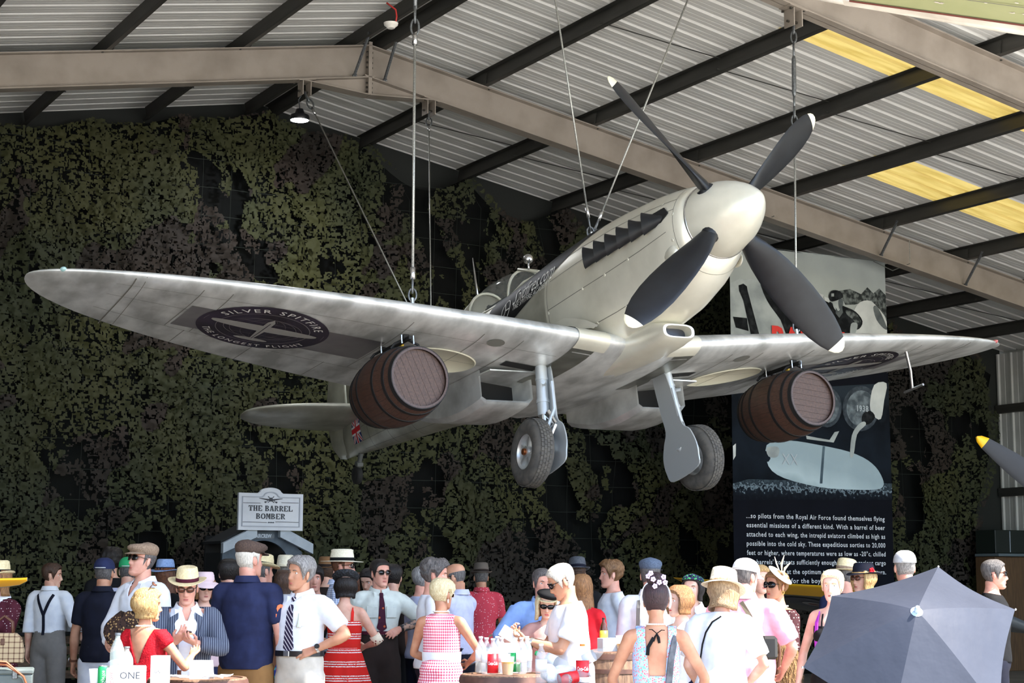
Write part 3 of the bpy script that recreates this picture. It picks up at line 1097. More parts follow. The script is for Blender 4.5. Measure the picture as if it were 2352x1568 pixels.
# pale wing-root fillet and leading-edge glove
for side in (-1, 1):
 rs = []
 for t in np.linspace(0, 1, 14):
  x = -2.12 - 2.5 * t
  yi = fus_at(x)[3]
  wy = .58 + .12 * t
  up = wing_over(x, side * wy).z
  f0 = Vector((x, side * (yi - .015), up + .05 + .16 * min(1, t * 4)))
  f2 = Vector((x, side * (wy - .08), up + .012))
  f3 = Vector((x, side * wy, up + .002))
  f1 = Vector((x, side * (yi + .015), up + .03 + .04 * min(1, t * 4)))
  rs.append([f0, f0.lerp(f1, .5) + Vector((0, 0, -.01)), f1, f1.lerp(f2, .5) + Vector((0, 0, -.012)), f2, f3])
 MB().rings(rs, False, False, closed=False).build('wing_root_fillet', M_cowl, plane, True)
 rs = []
 for y in (.36, .44, .52, .60, .68, .70):
  rs.append([wing_sec(side * y, t, True) + Vector((.006, 0, .005)) for t in (.16, .1, .06, .03, .012, .003)] + [wing_sec(side * y, t, False) + Vector((.006, 0, -.005)) for t in (0, .004, .015, .035, .06)])
 MB().rings(rs, False, False, closed=False).build('root_glove', M_cowl, plane, True)
 rs = [[wing_under(XS + .92 - 2.48 * t, side * y, .004) for t in np.linspace(.062, .5, 8)] for y in (.46, .54, .62, .70)]
 MB().rings(rs, False, False, closed=False).build('root_panel', mat('dull_root_panel', (150, 150, 142), .4, metal=.75, col2=(120, 120, 112), ns=4), plane, True)
# belly centre section joining both wings
rs = []
for y in np.linspace(-.66, .66, 13):
 rs.append([wing_sec(.0 + y, t, False) - Vector((0, 0, .002 + .0 * abs(y))) for t in TS] + [wing_sec(y, t, True) for t in TS[::-1]][:-1])
MB().rings(rs, True, True).build('belly_panel', M_alu, plane, True, 50)
# carburettor intake under the nose
rs = []
for x, w, zb, zt in ((-1.42, .175, -.865, -.735), (-1.46, .19, -.885, -.715), (-1.6, .205, -.905, -.66), (-1.9, .205, -.92, -.64), (-2.3, .175, -.915, -.66), (-2.7, .12, -.90, -.7), (-3.0, .05, -.87, -.75), (-3.1, .01, -.85, -.8)):
 rs.append([Vector((x + (.0 if s < 0 else .0), math.copysign(abs(c) ** .45, c) * w, (zb + zt) / 2 + math.copysign(abs(s) ** .75, s) * (zt - zb) / 2)) for c, s in [(math.cos(2 * PI * k / 28), math.sin(2 * PI * k / 28)) for k in range(28)]])
ci = MB().rings([[p.lerp(sum(rs[0], Vector()) / 28, .22) + Vector((-.12, 0, 0)) for p in rs[0]], [p.lerp(sum(rs[0], Vector()) / 28, .18) for p in rs[0]]] + rs, False, True).build('air_intake', M_cowl, plane, True, 50)
MB().add([p.lerp(sum(rs[0], Vector()) / 28, .2) + Vector((-.1, 0, 0)) for p in rs[0]], [tuple(range(28))]).build('intake_duct', mat('dark_grille', (52, 54, 60), .4, metal=.4), ci)
# ---- tail
def surf(name, span, xr, cr, zt, ex=2., n=16, frac=(0, 1), th=.10, label=None, side=1, m=None):
 rs = []
 for s in list(np.linspace(0, .93, n)) + [.96, .98, .993, .999]:
  e = (1 - s ** ex) ** (1 / ex)
  y = side * s * span
  c = cr * e
  xl = xr - (cr - c) * .42
  ring = []
  for t in TS[::-1]:
   yt = th / .2 * (.2969 * math.sqrt(t) - .126 * t - .3516 * t * t + .2843 * t ** 3 - .1015 * t ** 4) * c
   ring.append(Vector((xl - t * c, y, zt + yt)))
  for t in TS[1:]:
   yt = th / .2 * (.2969 * math.sqrt(t) - .126 * t - .3516 * t * t + .2843 * t ** 3 - .1015 * t ** 4) * c
   ring.append(Vector((xl - t * c, y, zt - yt)))
  rs.append(ring)
 return MB().rings(rs, True, True).build(name, m or M_tail, plane, True, 60)
for side in (-1, 1):
 tpn = surf('tailplane', 1.60, -7.82, 1.32, .13, 2.3, side=side)
 mb = MB()
 mb.tube([(-8.62, side * .12, .115), (-8.6, side * 1.38, .125)], .006, 5)
 mb.tube([(-8.1, side * 1.33, .13), (-8.62, side * 1.33, .125)], .005, 5)
 mb.build('elevator_hinge_line', M_dkseam, tpn)
# fin and rudder
rs = []
fin = [(-7.6, .30), (-7.85, .62), (-8.05, .95), (-8.25, 1.18), (-8.5, 1.30), (-8.75, 1.32)]
finb = fin + [(-8.78, .3), (-8.8, -.3), (-8.3, -.3)]
def fin_part(outl, name, thick):
 mb = MB()
 n = len(outl)
 c = Vector((sum(a for a, b in outl) / n, 0, sum(b for a, b in outl) / n))
 rsx = []
 for y, k in ((-thick, .86), (-thick * .7, .95), (0, 1), (thick * .7, .95), (thick, .86)):
  rsx.append([Vector((c.x + (a - c.x) * k, y, c.z + (b - c.z) * k)) for a, b in outl])
 return mb.rings(rsx).build(name, M_tail, plane, True, 40)
fin_part([(-7.55, .25), (-7.85, .62), (-8.05, .95), (-8.25, 1.18), (-8.5, 1.30), (-8.72, 1.31), (-8.74, .2)], 'fin', .06)
fin_part([(-8.76, .95), (-8.56, 1.0), (-8.55, 1.27), (-8.62, 1.36), (-8.8, 1.38), (-9.02, 1.28), (-9.25, .98), (-9.38, .6), (-9.40, .2), (-9.30, -.1), (-9.12, -.25), (-8.92, -.3), (-8.76, -.28)], 'rudder', .045)
# tail wheel
mb = MB().tube([(-8.45, 0, -.28), (-8.58, 0, -.47)], .032, 12)
mb.tube([(-8.58, 0, -.46), (-8.62, 0, -.55)], .022, 10)
mb.box((-8.56, 0, -.44), (.09, .09, .06), Matrix.Rotation(.5, 3, 'Y'), .01)
tw = mb.build('tail_wheel', mat('dark_tail_leg', (96, 98, 96), .5, metal=.4), plane, True, 40)
MB().lathe([(.03, -.03), (.08, -.04), (.11, -.03), (.118, 0), (.11, .03), (.08, .04), (.03, .03)], 24, (-8.64, 0, -.57), 'Y').build('tyre', mat('black_tail_tyre', (24, 24, 24), .8), tw, True)
# union flag on the rear fuselage, both sides, draped on the skin
M_fb, M_fr, M_fw = mat('flag_blue', (24, 36, 92), .5), mat('flag_red', (190, 30, 40), .5), mat('flag_white', (220, 220, 220), .5)
for side in (-1, 1):
 fl0 = (-8.16, -8.50)      # front and rear edges
 def fp(u, v, off):
  x = -8.48 + .34 * u if side < 0 else -8.14 - .34 * u
  a = D_(-40) + D_(58) * v
  return fus_pt(x, PI - a if side < 0 else a, off)
 mb = MB()
 mb.rings([[fp(i / 8, j / 8, .004) for i in range(9)] for j in range(9)], False, False, closed=False)
 flag = mb.build('union_flag', M_fb, plane, True, fix=False)
 def fbar(p, q, w, off, m, name):
  d = Vector((q[0] - p[0], q[1] - p[1], 0)).normalized()
  b = Vector((-d.y, d.x, 0)) * w
  rows = [[fp(min(1, max(0, p[0] + (q[0] - p[0]) * t + s * b.x)), min(1, max(0, p[1] + (q[1] - p[1]) * t + s * b.y)), off) for t in np.linspace(0, 1, 9)] for s in (-1, 1)]
  MB().rings(rows, False, False, closed=False).build(name, m, flag, fix=False)
 fbar((0, 0), (1, 1), .09, .006, M_fw, 'flag_saltire')
 fbar((0, 1), (1, 0), .09, .006, M_fw, 'flag_saltire')
 fbar((0, 0), (1, 1), .035, .007, M_fr, 'flag_saltire')
 fbar((0, 1), (1, 0), .035, .007, M_fr, 'flag_saltire')
 fbar((0, .5), (1, .5), .16, .008, M_fw, 'flag_cross')
 fbar((.5, 0), (.5, 1), .13, .008, M_fw, 'flag_cross')
 fbar((0, .5), (1, .5), .09, .009, M_fr, 'flag_cross')
 fbar((.5, 0), (.5, 1), .07, .009, M_fr, 'flag_cross')
# pitot head under the port wing, wing-tip lamps
pp = wing_under(-2.62, 3.9)
mb = MB().tube([pp + Vector((0, 0, .03)), (-2.72, 4.02, -.62), (-2.80, 4.08, -.80)], .017, 10)
mb.tube([(-2.93, 4.08, -.81), (-2.62, 4.08, -.80)], .014, 10)
mb.build('pitot_head', M_chrome, plane, True, 40)
for side, c in ((-1, (150, 185, 185)), (1, (190, 90, 90))):
 p = wing_sec(side * 5.35, 0.02, True)
 MB().ball(p + Vector((-.01, 0, -.005)), (.05, .03, .022), 12, 8).build('navigation_lamp', mat('lamp_glass_%s' % ('green' if side < 0 else 'red'), c, .1, coat=1), plane, True)
# ================================================================== barrels under the wings, cables
M_stave = mat('dark_stained_oak', (78, 51, 39), .5, col2=(46, 31, 25), ns=9, nd=6, stretch=(1.2, 14, 14), mixr=(.35, .7), bump=.15, bs=18, bstretch=(1, 12, 12), coat=.15, island=.22)
M_head = mat('barrel_head_boards', (76, 55, 46), .6, col2=(54, 38, 33), ns=7, nd=6, stretch=(8, 8, 8), mixr=(.35, .7), bump=.15, bs=18, island=.2)
M_hoop = mat('black_iron_hoop', (22, 21, 21), .6, spec=.3)
def barrel_r(t, r0, r1):
 return r0 + (r1 - r0) * (1 - (2 * t - 1) ** 2)
def make_barrel(root, L, r0, r1, hoops, ms, mh, mp, nst=22, axis='X', chime=.035, nboards=9, hrot=0.):
 """barrel along local X: staves, head boards and hoops as parts"""
 def stave(k):
  pass
 mb = MB()
 a = PI / nst * .985
 N = 11
 rs = []
 for i in range(N):
  t = i / (N - 1)
  r = barrel_r(t, r0, r1)
  x = (t - .5) * L
  th = .022
  rs.append([Vector((x, r * math.sin(q), r * math.cos(q))) for q in (-a, -a * .5, 0, a * .5, a)] + [Vector((x, (r - th) * math.sin(q), (r - th) * math.cos(q))) for q in (a, 0, -a)])
 st = mb.rings(rs).build('stave', ms, root, True, 40)
 for k in range(1, nst):
  o = dup(st, 'stave', root)
  o.rotation_euler = (2 * PI * k / nst, 0, 0)
 for s in (-1, 1):
  R = r0 - .018
  w = 2 * R / nboards
  for k in range(nboards):
   y0, y1 = -R + k * w + .001, -R + (k + 1) * w - .001
   ys = np.linspace(y0, y1, 4)
   out = [(y, math.sqrt(max(0, R * R - y * y))) for y in ys] + [(y, -math.sqrt(max(0, R * R - y * y))) for y in ys[::-1]]
   b = MB().prism(out, .02, lambda p, q, c: (s * (L / 2 - chime - c), p * math.cos(hrot) - q * math.sin(hrot), p * math.sin(hrot) + q * math.cos(hrot))).build('head_board', mh, root)
 for t in hoops:
  w = .042 if min(t, 1 - t) < .12 else .032
  rs = []
  for dt, dr in ((-w / 2, -.004), (-w / 2, .006), (w / 2, .006), (w / 2, -.004)):
   tt = min(1, max(0, t + dt / L))
   r = barrel_r(tt, r0, r1) + dr
   rs.append([Vector(((tt - .5) * L, r * math.cos(2 * PI * k / 40), r * math.sin(2 * PI * k / 40))) for k in range(40)])
  h = MB().rings(rs, False, False).build('hoop', mp, root, True, 50)
  rv = MB()
  tt = t
  r = barrel_r(tt, r0, r1)
for side in (-1, 1):
 bz = wing_under(-2.75, side * 2.25).z
 lab = 'dark wooden barrel slung under the starboard wing' if side < 0 else 'dark wooden barrel slung under the port wing'
 root = tag(empty('barrel', AM @ Matrix.Translation((-2.78, side * 2.25, bz - .44)) @ Matrix.Rotation(D_(3), 4, 'Y')), lab, 'barrel', 'barrels hung under the wings')
 make_barrel(root, .92, .285, .355, (.022, .135, .32, .68, .865, .978), M_stave, M_head, M_hoop, hrot=D_(22) if side < 0 else D_(84))
 # carrier rack bolted under the wing: square tube, sway braces, chain links
 rk = MB().box((0, 0, .405), (.62, .035, .035), None, .004).build('carrier_rail', M_hoop, root)
 for x in (-.24, .2):
  mb = MB().box((x, 0, .43), (.05, .06, .05), None, .005)
  for s in (-1, 1):
   mb.tube([(x, s * .02, .41), (x + .02, s * .12, .36), (x, s * .15, .32)], .012, 7)
  mb.build('sway_brace', M_hoop, rk)
  for s in (-1, 1):
   MB().tube([(x + .05, s * .06, .44), (x + .05, s * .06, .36)], .008, 6).build('bolt', M_chrome, rk)
 MB().lathe([(.0, -.012), (.022, -.012), (.022, .012), (0, .012)], 10, (.06, .03, .39), 'Y').build('shackle_pin', mat('yellow_clip', (196, 160, 40), .4), rk)
# ---- wire ropes
def link(mb, c, d, L, w, r=.011, flat=(1, 0, 0)):
 """an oval chain link centred at c along d"""
 d = Vector(d).normalized()
 s = d.cross(Vector(flat))
 if s.length < .1:
  s = d.cross(Vector((0, 1, 0)))
 s.normalize()
 pts = []
 for k in range(17):
  a = 2 * PI * k / 16
  pts.append(Vector(c) + d * (math.sin(a) * (L / 2)) + s * (math.cos(a) * w / 2))
 mb.tube(pts, r, 6, cap=False)
def wire(top, bot, label, hardware='plain', r=.011, top_len=.0):
 """steel rope with a swaged thimble at both ends, shackle below"""
 top, bot = Vector(top), Vector(bot)
 d = (bot - top).normalized()
 root = tag(empty('suspension_cable', loc=top), label, 'cable', 'steel cables holding the aircraft')
 def part(mb, name, m, sm=True):
  mb.v = [tuple(Vector(p) - top) for p in mb.v]
  o = mb.build(name, m, root, sm)
  return o
 t0 = top + d * (.02 + top_len)
 if hardware == 'turnbuckle':
  mb = MB()
  link(mb, top + d * .06, d, .14, .06, .010)
  link(mb, top + d * .17, d, .14, .06, .010, (0, 1, 0))
  part(mb, 'shackle', M_galv)
  mb = MB().tube([top + d * .22, top + d * .42], .013, 8)
  mb.tube([top + d * .40, top + d * .44, top + d * .84, top + d * .88], [.014, .024, .024, .014], 10)
  mb.tube([top + d * .86, top + d * 1.02], .013, 8)
  part(mb, 'turnbuckle', M_galv)
  mb = MB()
  link(mb, top + d * 1.07, d, .13, .06, .009)
  link(mb, top + d * 1.17, d, .13, .06, .009, (0, 1, 0))
  part(mb, 'shackle', M_galv)
  t0 = top + d * 1.24
 elif hardware == 'hook':
  mb = MB().tube([top, top + d * top_len], .02, 8)
  link(mb, top + d * (top_len + .06), d, .17, .065, .011)
  link(mb, top + d * (top_len + .19), d, .17, .075, .011, (0, 1, 0))
  part(mb, 'shackle', M_galv)
  t0 = top + d * (top_len + .26)
 b0 = bot - d * .2
 part(MB().tube([t0, b0], r, 8), 'rope', M_cable)
 part(MB().tube([t0, t0 + d * .11], r * 1.9, 8), 'ferrule', M_chrome)
 mb = MB().tube([b0 - d * .11, b0], r * 1.9, 8)
 part(mb, 'ferrule', M_chrome)
 mb = MB()
 link(mb, b0 + d * .06, d, .14, .075, .009)
 link(mb, bot - d * .05, d, .12, .07, .009, (0, 1, 0))
 part(mb, 'thimble', M_galv)
 return root
def aloc(p):
 return AM @ Vector(p)
def on_plane_up(px, py, bot, zt):
 """extend the rope from its lower end through the plane holding it and the line of sight, up to height zt"""
 bot = Vector(bot)
 v = bot.dot(BD) + .0
 u, z = bpl(px, py, v)
 P = BW * (U0 + u) + BD * v + Vector((0, 0, z))
 d = P - bot
 return bot + d * ((zt - bot.z) / d.z)
def raf_z(u):
 return ZR - abs(u) * TT - RH
def b2w(u, v, z):
 return BMAT @ Vector((u, v, z))
v0 = V1 - BAY + RWD / 2
def hanger(u, v, label_parent=None):
 """bracket bolted under a rafter"""
 z = raf_z(u)
 R = Matrix.Rotation(TH if u > 0 else -TH, 3, 'Y')
 mb = MB().box((u, v, z - .008), (.24, .2, .014), R)
 mb.box((u - .055, v, z - .11), (.012, .17, .2))
 mb.box((u + .055, v, z - .11), (.012, .17, .2))
 o = child(mb, 'cable_bracket', M_raf)
 mb = MB().tube([(u - .09, v, z - .15), (u + .09, v, z - .15)], .014, 8)
 for a in (-.09, .09):
  for b in (-.07, .07):
   mb.lathe([(.016, 0), (.016, -.02)], 6, (u + a, v + b, z - .014))
 q = mb.build('bracket_bolts', M_bolt, o)
 q['kind'] = 'stuff'
 return b2w(u, v, z - .16)
# wing eyes
eyeS = aloc(wing_over(-2.2, -2.33) + Vector((0, 0, .02)))
eyeP = aloc(wing_over(-2.2, 2.05) + Vector((0, 0, .02)))
uP, _ = bpl(1822, 30, v0)
topP = hanger(uP, v0)
wire(topP, eyeP, 'steel cable with turnbuckle down to the port wing, right of the propeller', 'turnbuckle')
uS, _z = bpl(947, 0, v0)
topS = hanger(uS + .03, v0)
wire(topS, eyeS, 'steel cable down to the starboard wing, linked to the roof by a long hook', 'hook', r=.013, top_len=max(.1, topS.z - at(947, 30, topS.y).z))
cowl_eye = aloc((-2.70, 0, .56))
for px, lab in ((1258, 'left cable of the pair rising in a V from the cowling'), (1558, 'right cable of the pair rising in a V from the cowling')):
 v = cowl_eye.dot(BD)
 u, z = bpl(px, 0, v)
 cu = cowl_eye.dot(BW) - U0
 # extend to the underside of the front rafter
 k = (raf_z(u) - .12 - cowl_eye.z) / (z - cowl_eye.z)
 uu = cu + (u - cu) * k
 tp = hanger(uu, v0)
 wire(tp, cowl_eye, lab, 'plain', r=.0095)
mb = MB().tube([(-2.70, 0, .50), (-2.70, 0, .60)], .02, 10)
mb.lathe([(.03, -.02), (.03, .02)], 12, (-2.7, 0, .61), 'Y')
mb.build('lifting_eye', M_chrome, plane, True, 40)
for s in (eyeS, eyeP):
 p = AM.inverted() @ s
 MB().tube([p - Vector((0, 0, .05)), p + Vector((0, 0, .02))], .02, 8).build('lifting_eye', M_chrome, plane, True, 40)
# rear pair, meeting on the rear fuselage
v1c = V1 + RWD / 2
uL, _z = bpl(700, 190, v1c)
uR, _z = bpl(985, 238, v1c)
tail_eye = aloc((-6.35, 0, .40))
wire(hanger(uL, v1c), tail_eye, 'slanting rear cable from the rafter left of the ridge', 'hook', r=.009, top_len=.02)
wire(hanger(uR, v1c), tail_eye, 'upright thin rear cable from the rafter right of the ridge', 'hook', r=.008, top_len=.02)
# ================================================================== camouflage net over the back wall
def vnoise(x, y, seed=0):
 """smooth value noise on arrays"""
 xi, yi = np.floor(x).astype(np.int64), np.floor(y).astype(np.int64)
 xf, yf = x - xi, y - yi
 u, v = xf * xf * (3 - 2 * xf), yf * yf * (3 - 2 * yf)
 def h(a, b):
  n = (a * 374761393 + b * 668265263 + seed * 1442695041) & 0x7fffffff
  n = ((n ^ (n >> 13)) * 1274126177) & 0x7fffffff
  return ((n ^ (n >> 16)) & 0xffff) / 65535.0
 return (h(xi, yi) * (1 - u) + h(xi + 1, yi) * u) * (1 - v) + (h(xi, yi + 1) * (1 - u) + h(xi + 1, yi + 1) * u) * v
def fbm(x, y, seed=0, o=3):
 s, a, t = 0, 1, 0
 for k in range(o):
  s = s + a * vnoise(x * 2 ** k, y * 2 ** k, seed + k)
  t += a
  a *= .5
 return s / t
NL, NR = -5.6, 15.0
def net_top(u):
 """upper edge: hooked to each purlin, sagging between"""
 z = ZR - np.abs(u) * TT
 ph = (np.abs(u) + .0594) / PS
 sag = .42 * np.abs(np.sin(PI * (ph % 1))) * (u > 1.5) + .10 * np.abs(np.sin(PI * ph * 1.3)) * (u <= 1.5)
 return z - .02 - sag
def net_depth(u, z):
 """how far the drape stands out from the wall"""
 return .10 + .34 * fbm(u * .9 + z * .25, z * .33, 3) + .22 * fbm(u * 2.6 + z * .5, z * .8, 11)
def net_right(z):
 return 14.55 + .55 * (z / 6.0) + .16 * np.sin(z * 2.1) - .35 * np.exp(-((z - 3.2) / 1.2) ** 2)
net = tag(empty('camouflage_net', BMAT), 'green and brown camouflage netting hung over the whole back wall', 'camouflage net')
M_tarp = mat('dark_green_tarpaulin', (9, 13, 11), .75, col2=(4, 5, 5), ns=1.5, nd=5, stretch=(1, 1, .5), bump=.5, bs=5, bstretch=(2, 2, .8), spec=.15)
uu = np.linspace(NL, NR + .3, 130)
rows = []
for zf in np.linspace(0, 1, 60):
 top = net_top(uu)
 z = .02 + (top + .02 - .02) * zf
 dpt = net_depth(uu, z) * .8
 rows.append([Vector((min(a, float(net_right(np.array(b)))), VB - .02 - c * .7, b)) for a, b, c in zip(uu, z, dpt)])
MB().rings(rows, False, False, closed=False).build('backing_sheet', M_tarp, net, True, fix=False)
# scrim: leaf-cut cloth, a sheet pierced all over with curling holes, in two loose layers
rg = np.random.default_rng(5)
def scrim(name, brown, layer, m):
 h = .0185 if layer == 0 else .022
 gu, gz = np.meshgrid(np.arange(NL, NR + .2, h), np.arange(.25, 8.75, h), indexing='ij')
 nu, nz = gu.shape
 pu = gu + rg.uniform(-.3, .3, gu.shape) * h
 pz = gz + rg.uniform(-.3, .3, gu.shape) * h
 curl = fbm(pu * 11 + layer * 31, pz * 11, 61 + layer, 2)
 pd = net_depth(pu, pz) + .05 + .07 * layer + .10 * (curl - .5) + rg.uniform(0, .018, gu.shape)
 cu, cz = gu[:-1, :-1] + h / 2, gz[:-1, :-1] + h / 2
 tone = fbm(cu * 1.25 - cz * .5 + 40, cz * 1.0 + 9, 33, 3) + .05 * (vnoise(cu * 6, cz * 6, 5) - .5)
 dens = fbm(cu * 1.7 + cz * .5 + layer * 17, cz * .95 + layer * 5, 21, 4) + .06 * (vnoise(cu * 7, cz * 7, 8) - .5)
 w1 = fbm(cu * 13 + layer * 9.3, cz * 13, 91 + layer, 2)
 w2 = vnoise(cu * 25 + 3.7, cz * 25 + layer * 4.1, 17 + layer)
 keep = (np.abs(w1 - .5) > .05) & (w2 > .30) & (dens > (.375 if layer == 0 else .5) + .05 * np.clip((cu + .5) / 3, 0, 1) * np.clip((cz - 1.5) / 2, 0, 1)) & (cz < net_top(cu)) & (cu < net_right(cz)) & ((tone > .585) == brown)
 ii, jj = np.nonzero(keep)
 q = np.stack([ii * nz + jj, (ii + 1) * nz + jj, (ii + 1) * nz + jj + 1, ii * nz + jj + 1], 1)
 P = np.stack([pu.ravel(), VB - .05 - pd.ravel(), pz.ravel()], 1)
 used, inv_ = np.unique(q.ravel(), return_inverse=True)
 me = bpy.data.meshes.new(name)
 me.vertices.add(len(used))
 me.vertices.foreach_set('co', P[used].ravel())
 me.loops.add(q.size)
 me.loops.foreach_set('vertex_index', inv_.ravel().astype(np.int32))
 me.polygons.add(len(q))
 me.polygons.foreach_set('loop_start', np.arange(0, q.size, 4, dtype=np.int32))
 me.polygons.foreach_set('loop_total', np.full(len(q), 4, np.int32))
 me.update()
 o = bpy.data.objects.new(name, me)
 me.materials.append(m)
 COL.objects.link(o)
 o.parent = net
 o['kind'] = 'stuff'
 return o
M_lg = mat('olive_scrim', (52, 53, 19), .8, col2=(36, 42, 18), ns=.7, island=.2)
M_lb = mat('brown_scrim', (44, 34, 26), .85, col2=(31, 26, 21), ns=.7, island=.2)
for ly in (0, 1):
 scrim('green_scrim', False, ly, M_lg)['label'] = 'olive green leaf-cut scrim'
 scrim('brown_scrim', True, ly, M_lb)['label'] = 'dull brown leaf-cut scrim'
# thin net cords showing between the scraps
mb = MB()
for z in np.arange(.6, 8.6, .42):
 pts = [(u, VB - .1 - float(net_depth(np.array(u), np.array(z))), z) for u in np.arange(NL, 14, .45) if z < float(net_top(np.array(u)))]
 if len(pts) > 2:
  mb.tube(pts, .003, 3, cap=False)
for u in np.arange(NL, 14.2, .42):
 zt = float(net_top(np.array(u)))
 pts = [(u, VB - .1 - float(net_depth(np.array(u), np.array(z))), z) for z in np.arange(.5, zt, .5)] + [(u, VB - .15, zt)]
 mb.tube(pts, .003, 3, cap=False)
o = mb.build('net_cords', mat('grey_green_cord', (40, 46, 40), .8), net, fix=False)
o['kind'] = 'stuff'
# ================================================================== hanging lamp, smoke detector
def lamp():
 P = at(688, 276, 0.001 + (BD * (V1 + 2.3) + BW * (U0 - 1.2)).y)
 root = tag(empty('pendant_lamp', loc=P), 'round high-bay lamp, lit white, hanging under the ridge', 'lamp')
 MB().lathe([(.0, .012), (.115, .012), (.125, 0), (.0, 0)][::-1], 28).build('diffuser', mat('lit_diffuser', (255, 255, 255), .4, emit=((245, 248, 255), 260)), root, True)
 MB().lathe([(.128, -.004), (.14, .03), (.13, .07), (.07, .10), (.05, .16), (.001, .16)], 28, cap=False).build('housing', M_matt, root, True, 40)
 zt = ZR - .3
 MB().tube([(0, 0, .16), (-.02, .02, .3), (.02, .0, zt - P.z)], .008, 6).build('chain', M_galv, root)
lamp()
def detector():
 p = at(898, 57, (BD * 15.6 + BW * (U0 - .0)).y)
 root = tag(empty('smoke_detector', loc=p), 'small white smoke detector on a purlin under the ridge', 'smoke detector')
 MB().lathe([(.0, -.04), (.04, -.04), (.055, -.02), (.075, -.005), (.08, .02), (.0, .02)], 20).build('body', mat('white_plastic', (220, 216, 208), .4), root, True, 40)
 MB().tube([(.05, 0, .02), (.06, .02, .1), (.05, .0, .17), (-.05, 0, .25)], .01, 6).build('cable_tail', mat('red_cable', (170, 40, 36), .5), root, True)
detector()
# ================================================================== printed banner
VBAN = V1 + .75
def ban(px, py):
 return bpl(px, py, VBAN)
uL0 = ban(1686, 1250)[0]
uR0 = ban(2052, 1250)[0]
zT0 = ban(2037, 603)[1]
zB0 = 1.25
BWD = uR0 - uL0
BHT = zT0 - zB0
banner = tag(empty('hanging_banner', BMAT @ Matrix.Translation((uL0, VBAN, zB0))), 'tall printed banner with old photographs and white typed words', 'banner')
def bn_pt(a, b, off=.004):
 """a, b in metres from the lower left corner; the cloth hangs in faint folds"""
 k = .014 * math.sin(a * 4.2 + .6) * (.4 + b / BHT) + .004 * math.sin(a * 7 + b)
 return Vector((a, -off + k, b))
def bpatch(poly, m, name, off, sm=0):
 if sm:
  poly = smooth_poly(poly, 3)
 ab = []
 for px, py in poly:
  u, z = ban(px, py)
  ab.append((min(BWD, max(0, u - uL0)), min(BHT, max(0, z - zB0))))
 bm = bmesh.new()
 vs = [bm.verts.new((a, 0, b)) for a, b in ab]
 f = bm.faces.new(vs)
 bmesh.ops.triangulate(bm, faces=[f])
 for _ in range(5):
  lo = [e for e in bm.edges if e.calc_length() > .16]
  if not lo:
   break
  bmesh.ops.subdivide_edges(bm, edges=lo, cuts=1)
  bmesh.ops.triangulate(bm, faces=bm.faces[:])
 for v in bm.verts:
  v.co = bn_pt(v.co.x, v.co.z, off)
 bmesh.ops.recalc_face_normals(bm, faces=bm.faces)
 me = bpy.data.meshes.new(name)
 bm.to_mesh(me)
 bm.free()
 me.materials.append(m)
 o = bpy.data.objects.new(name, me)
 COL.objects.link(o)
 o.parent = banner
 return o
def pm(name, c1, c2, ns=4, **k):
 return mat('print_' + name, c1, .85, col2=c2, ns=ns, nd=6, spec=.12, **k)
def pgrad(name, stops, px, y0, y1, amp=.25, ns=5., tilt=0.):
 """printed tone running down the cloth between two photo rows, broken by grain"""
 m = bpy.data.materials.new('print_' + name)
 m.use_nodes = True
 nt = m.node_tree
 L = nt.links.new
 b = nt.nodes['Principled BSDF']
 b.inputs['Roughness'].default_value, b.inputs['Specular IOR Level'].default_value = .85, .12
 tc = nt.nodes.new('ShaderNodeTexCoord')
 sp = nt.nodes.new('ShaderNodeSeparateXYZ')
 L(tc.outputs['Object'], sp.inputs[0])
 z0, z1 = ban(px, y1)[1] - zB0, ban(px, y0)[1] - zB0
 ad = nt.nodes.new('ShaderNodeMath')
 ad.operation = 'MULTIPLY_ADD'
 L(sp.outputs[0], ad.inputs[0])
 ad.inputs[1].default_value = tilt
 L(sp.outputs[2], ad.inputs[2])
 mr = nt.nodes.new('ShaderNodeMapRange')
 mr.inputs[1].default_value, mr.inputs[2].default_value = z0, z1
 L(ad.outputs[0], mr.inputs[0])
 n = nt.nodes.new('ShaderNodeTexNoise')
 n.inputs['Scale'].default_value, n.inputs['Detail'].default_value = ns, 8
 L(tc.outputs['Object'], n.inputs['Vector'])
 ma = nt.nodes.new('ShaderNodeMath')
 ma.operation = 'MULTIPLY_ADD'
 L(n.outputs['Fac'], ma.inputs[0])
 ma.inputs[1].default_value = amp
 su = nt.nodes.new('ShaderNodeMath')
 su.operation = 'SUBTRACT'
 L(mr.outputs[0], su.inputs[0])
 su.inputs[1].default_value = amp / 2
 L(su.outputs[0], ma.inputs[2])
 cr = nt.nodes.new('ShaderNodeValToRGB')
 cr.color_ramp.elements.remove(cr.color_ramp.elements[1])
 cr.color_ramp.elements[0].position, cr.color_ramp.elements[0].color = stops[0][0], lin(stops[0][1]) + (1,)
 for t, c in stops[1:]:
  e = cr.color_ramp.elements.new(t)
  e.color = lin(c) + (1,)
 L(ma.outputs[0], cr.inputs[0])
 L(cr.outputs[0], b.inputs['Base Color'])
 return m
P_navy = pm('navy', (15, 17, 26), (10, 12, 19), 1.5)
P_sky = pm('grey_sky', (168, 174, 170), (152, 158, 155), 1)
P_dk = pm('black', (20, 22, 24), (46, 49, 51), 9, mixr=(.45, .7))
P_mid = pm('mid_grey', (112, 118, 118), (76, 82, 84), 4)
P_lt = pm('light_grey', (172, 178, 176), (140, 147, 147), 3)
P_wht = pm('off_white', (205, 208, 205), (184, 188, 186), 3)
P_tree = pm('tree_grey', (44, 48, 48), (110, 116, 114), 14, mixr=(.42, .62))
P_night = pgrad('blue_black', [(0, (10, 14, 20)), (.4, (22, 29, 38)), (.75, (12, 16, 22)), (1, (40, 48, 56))], 1860, 880, 1148, .9, 2.5)
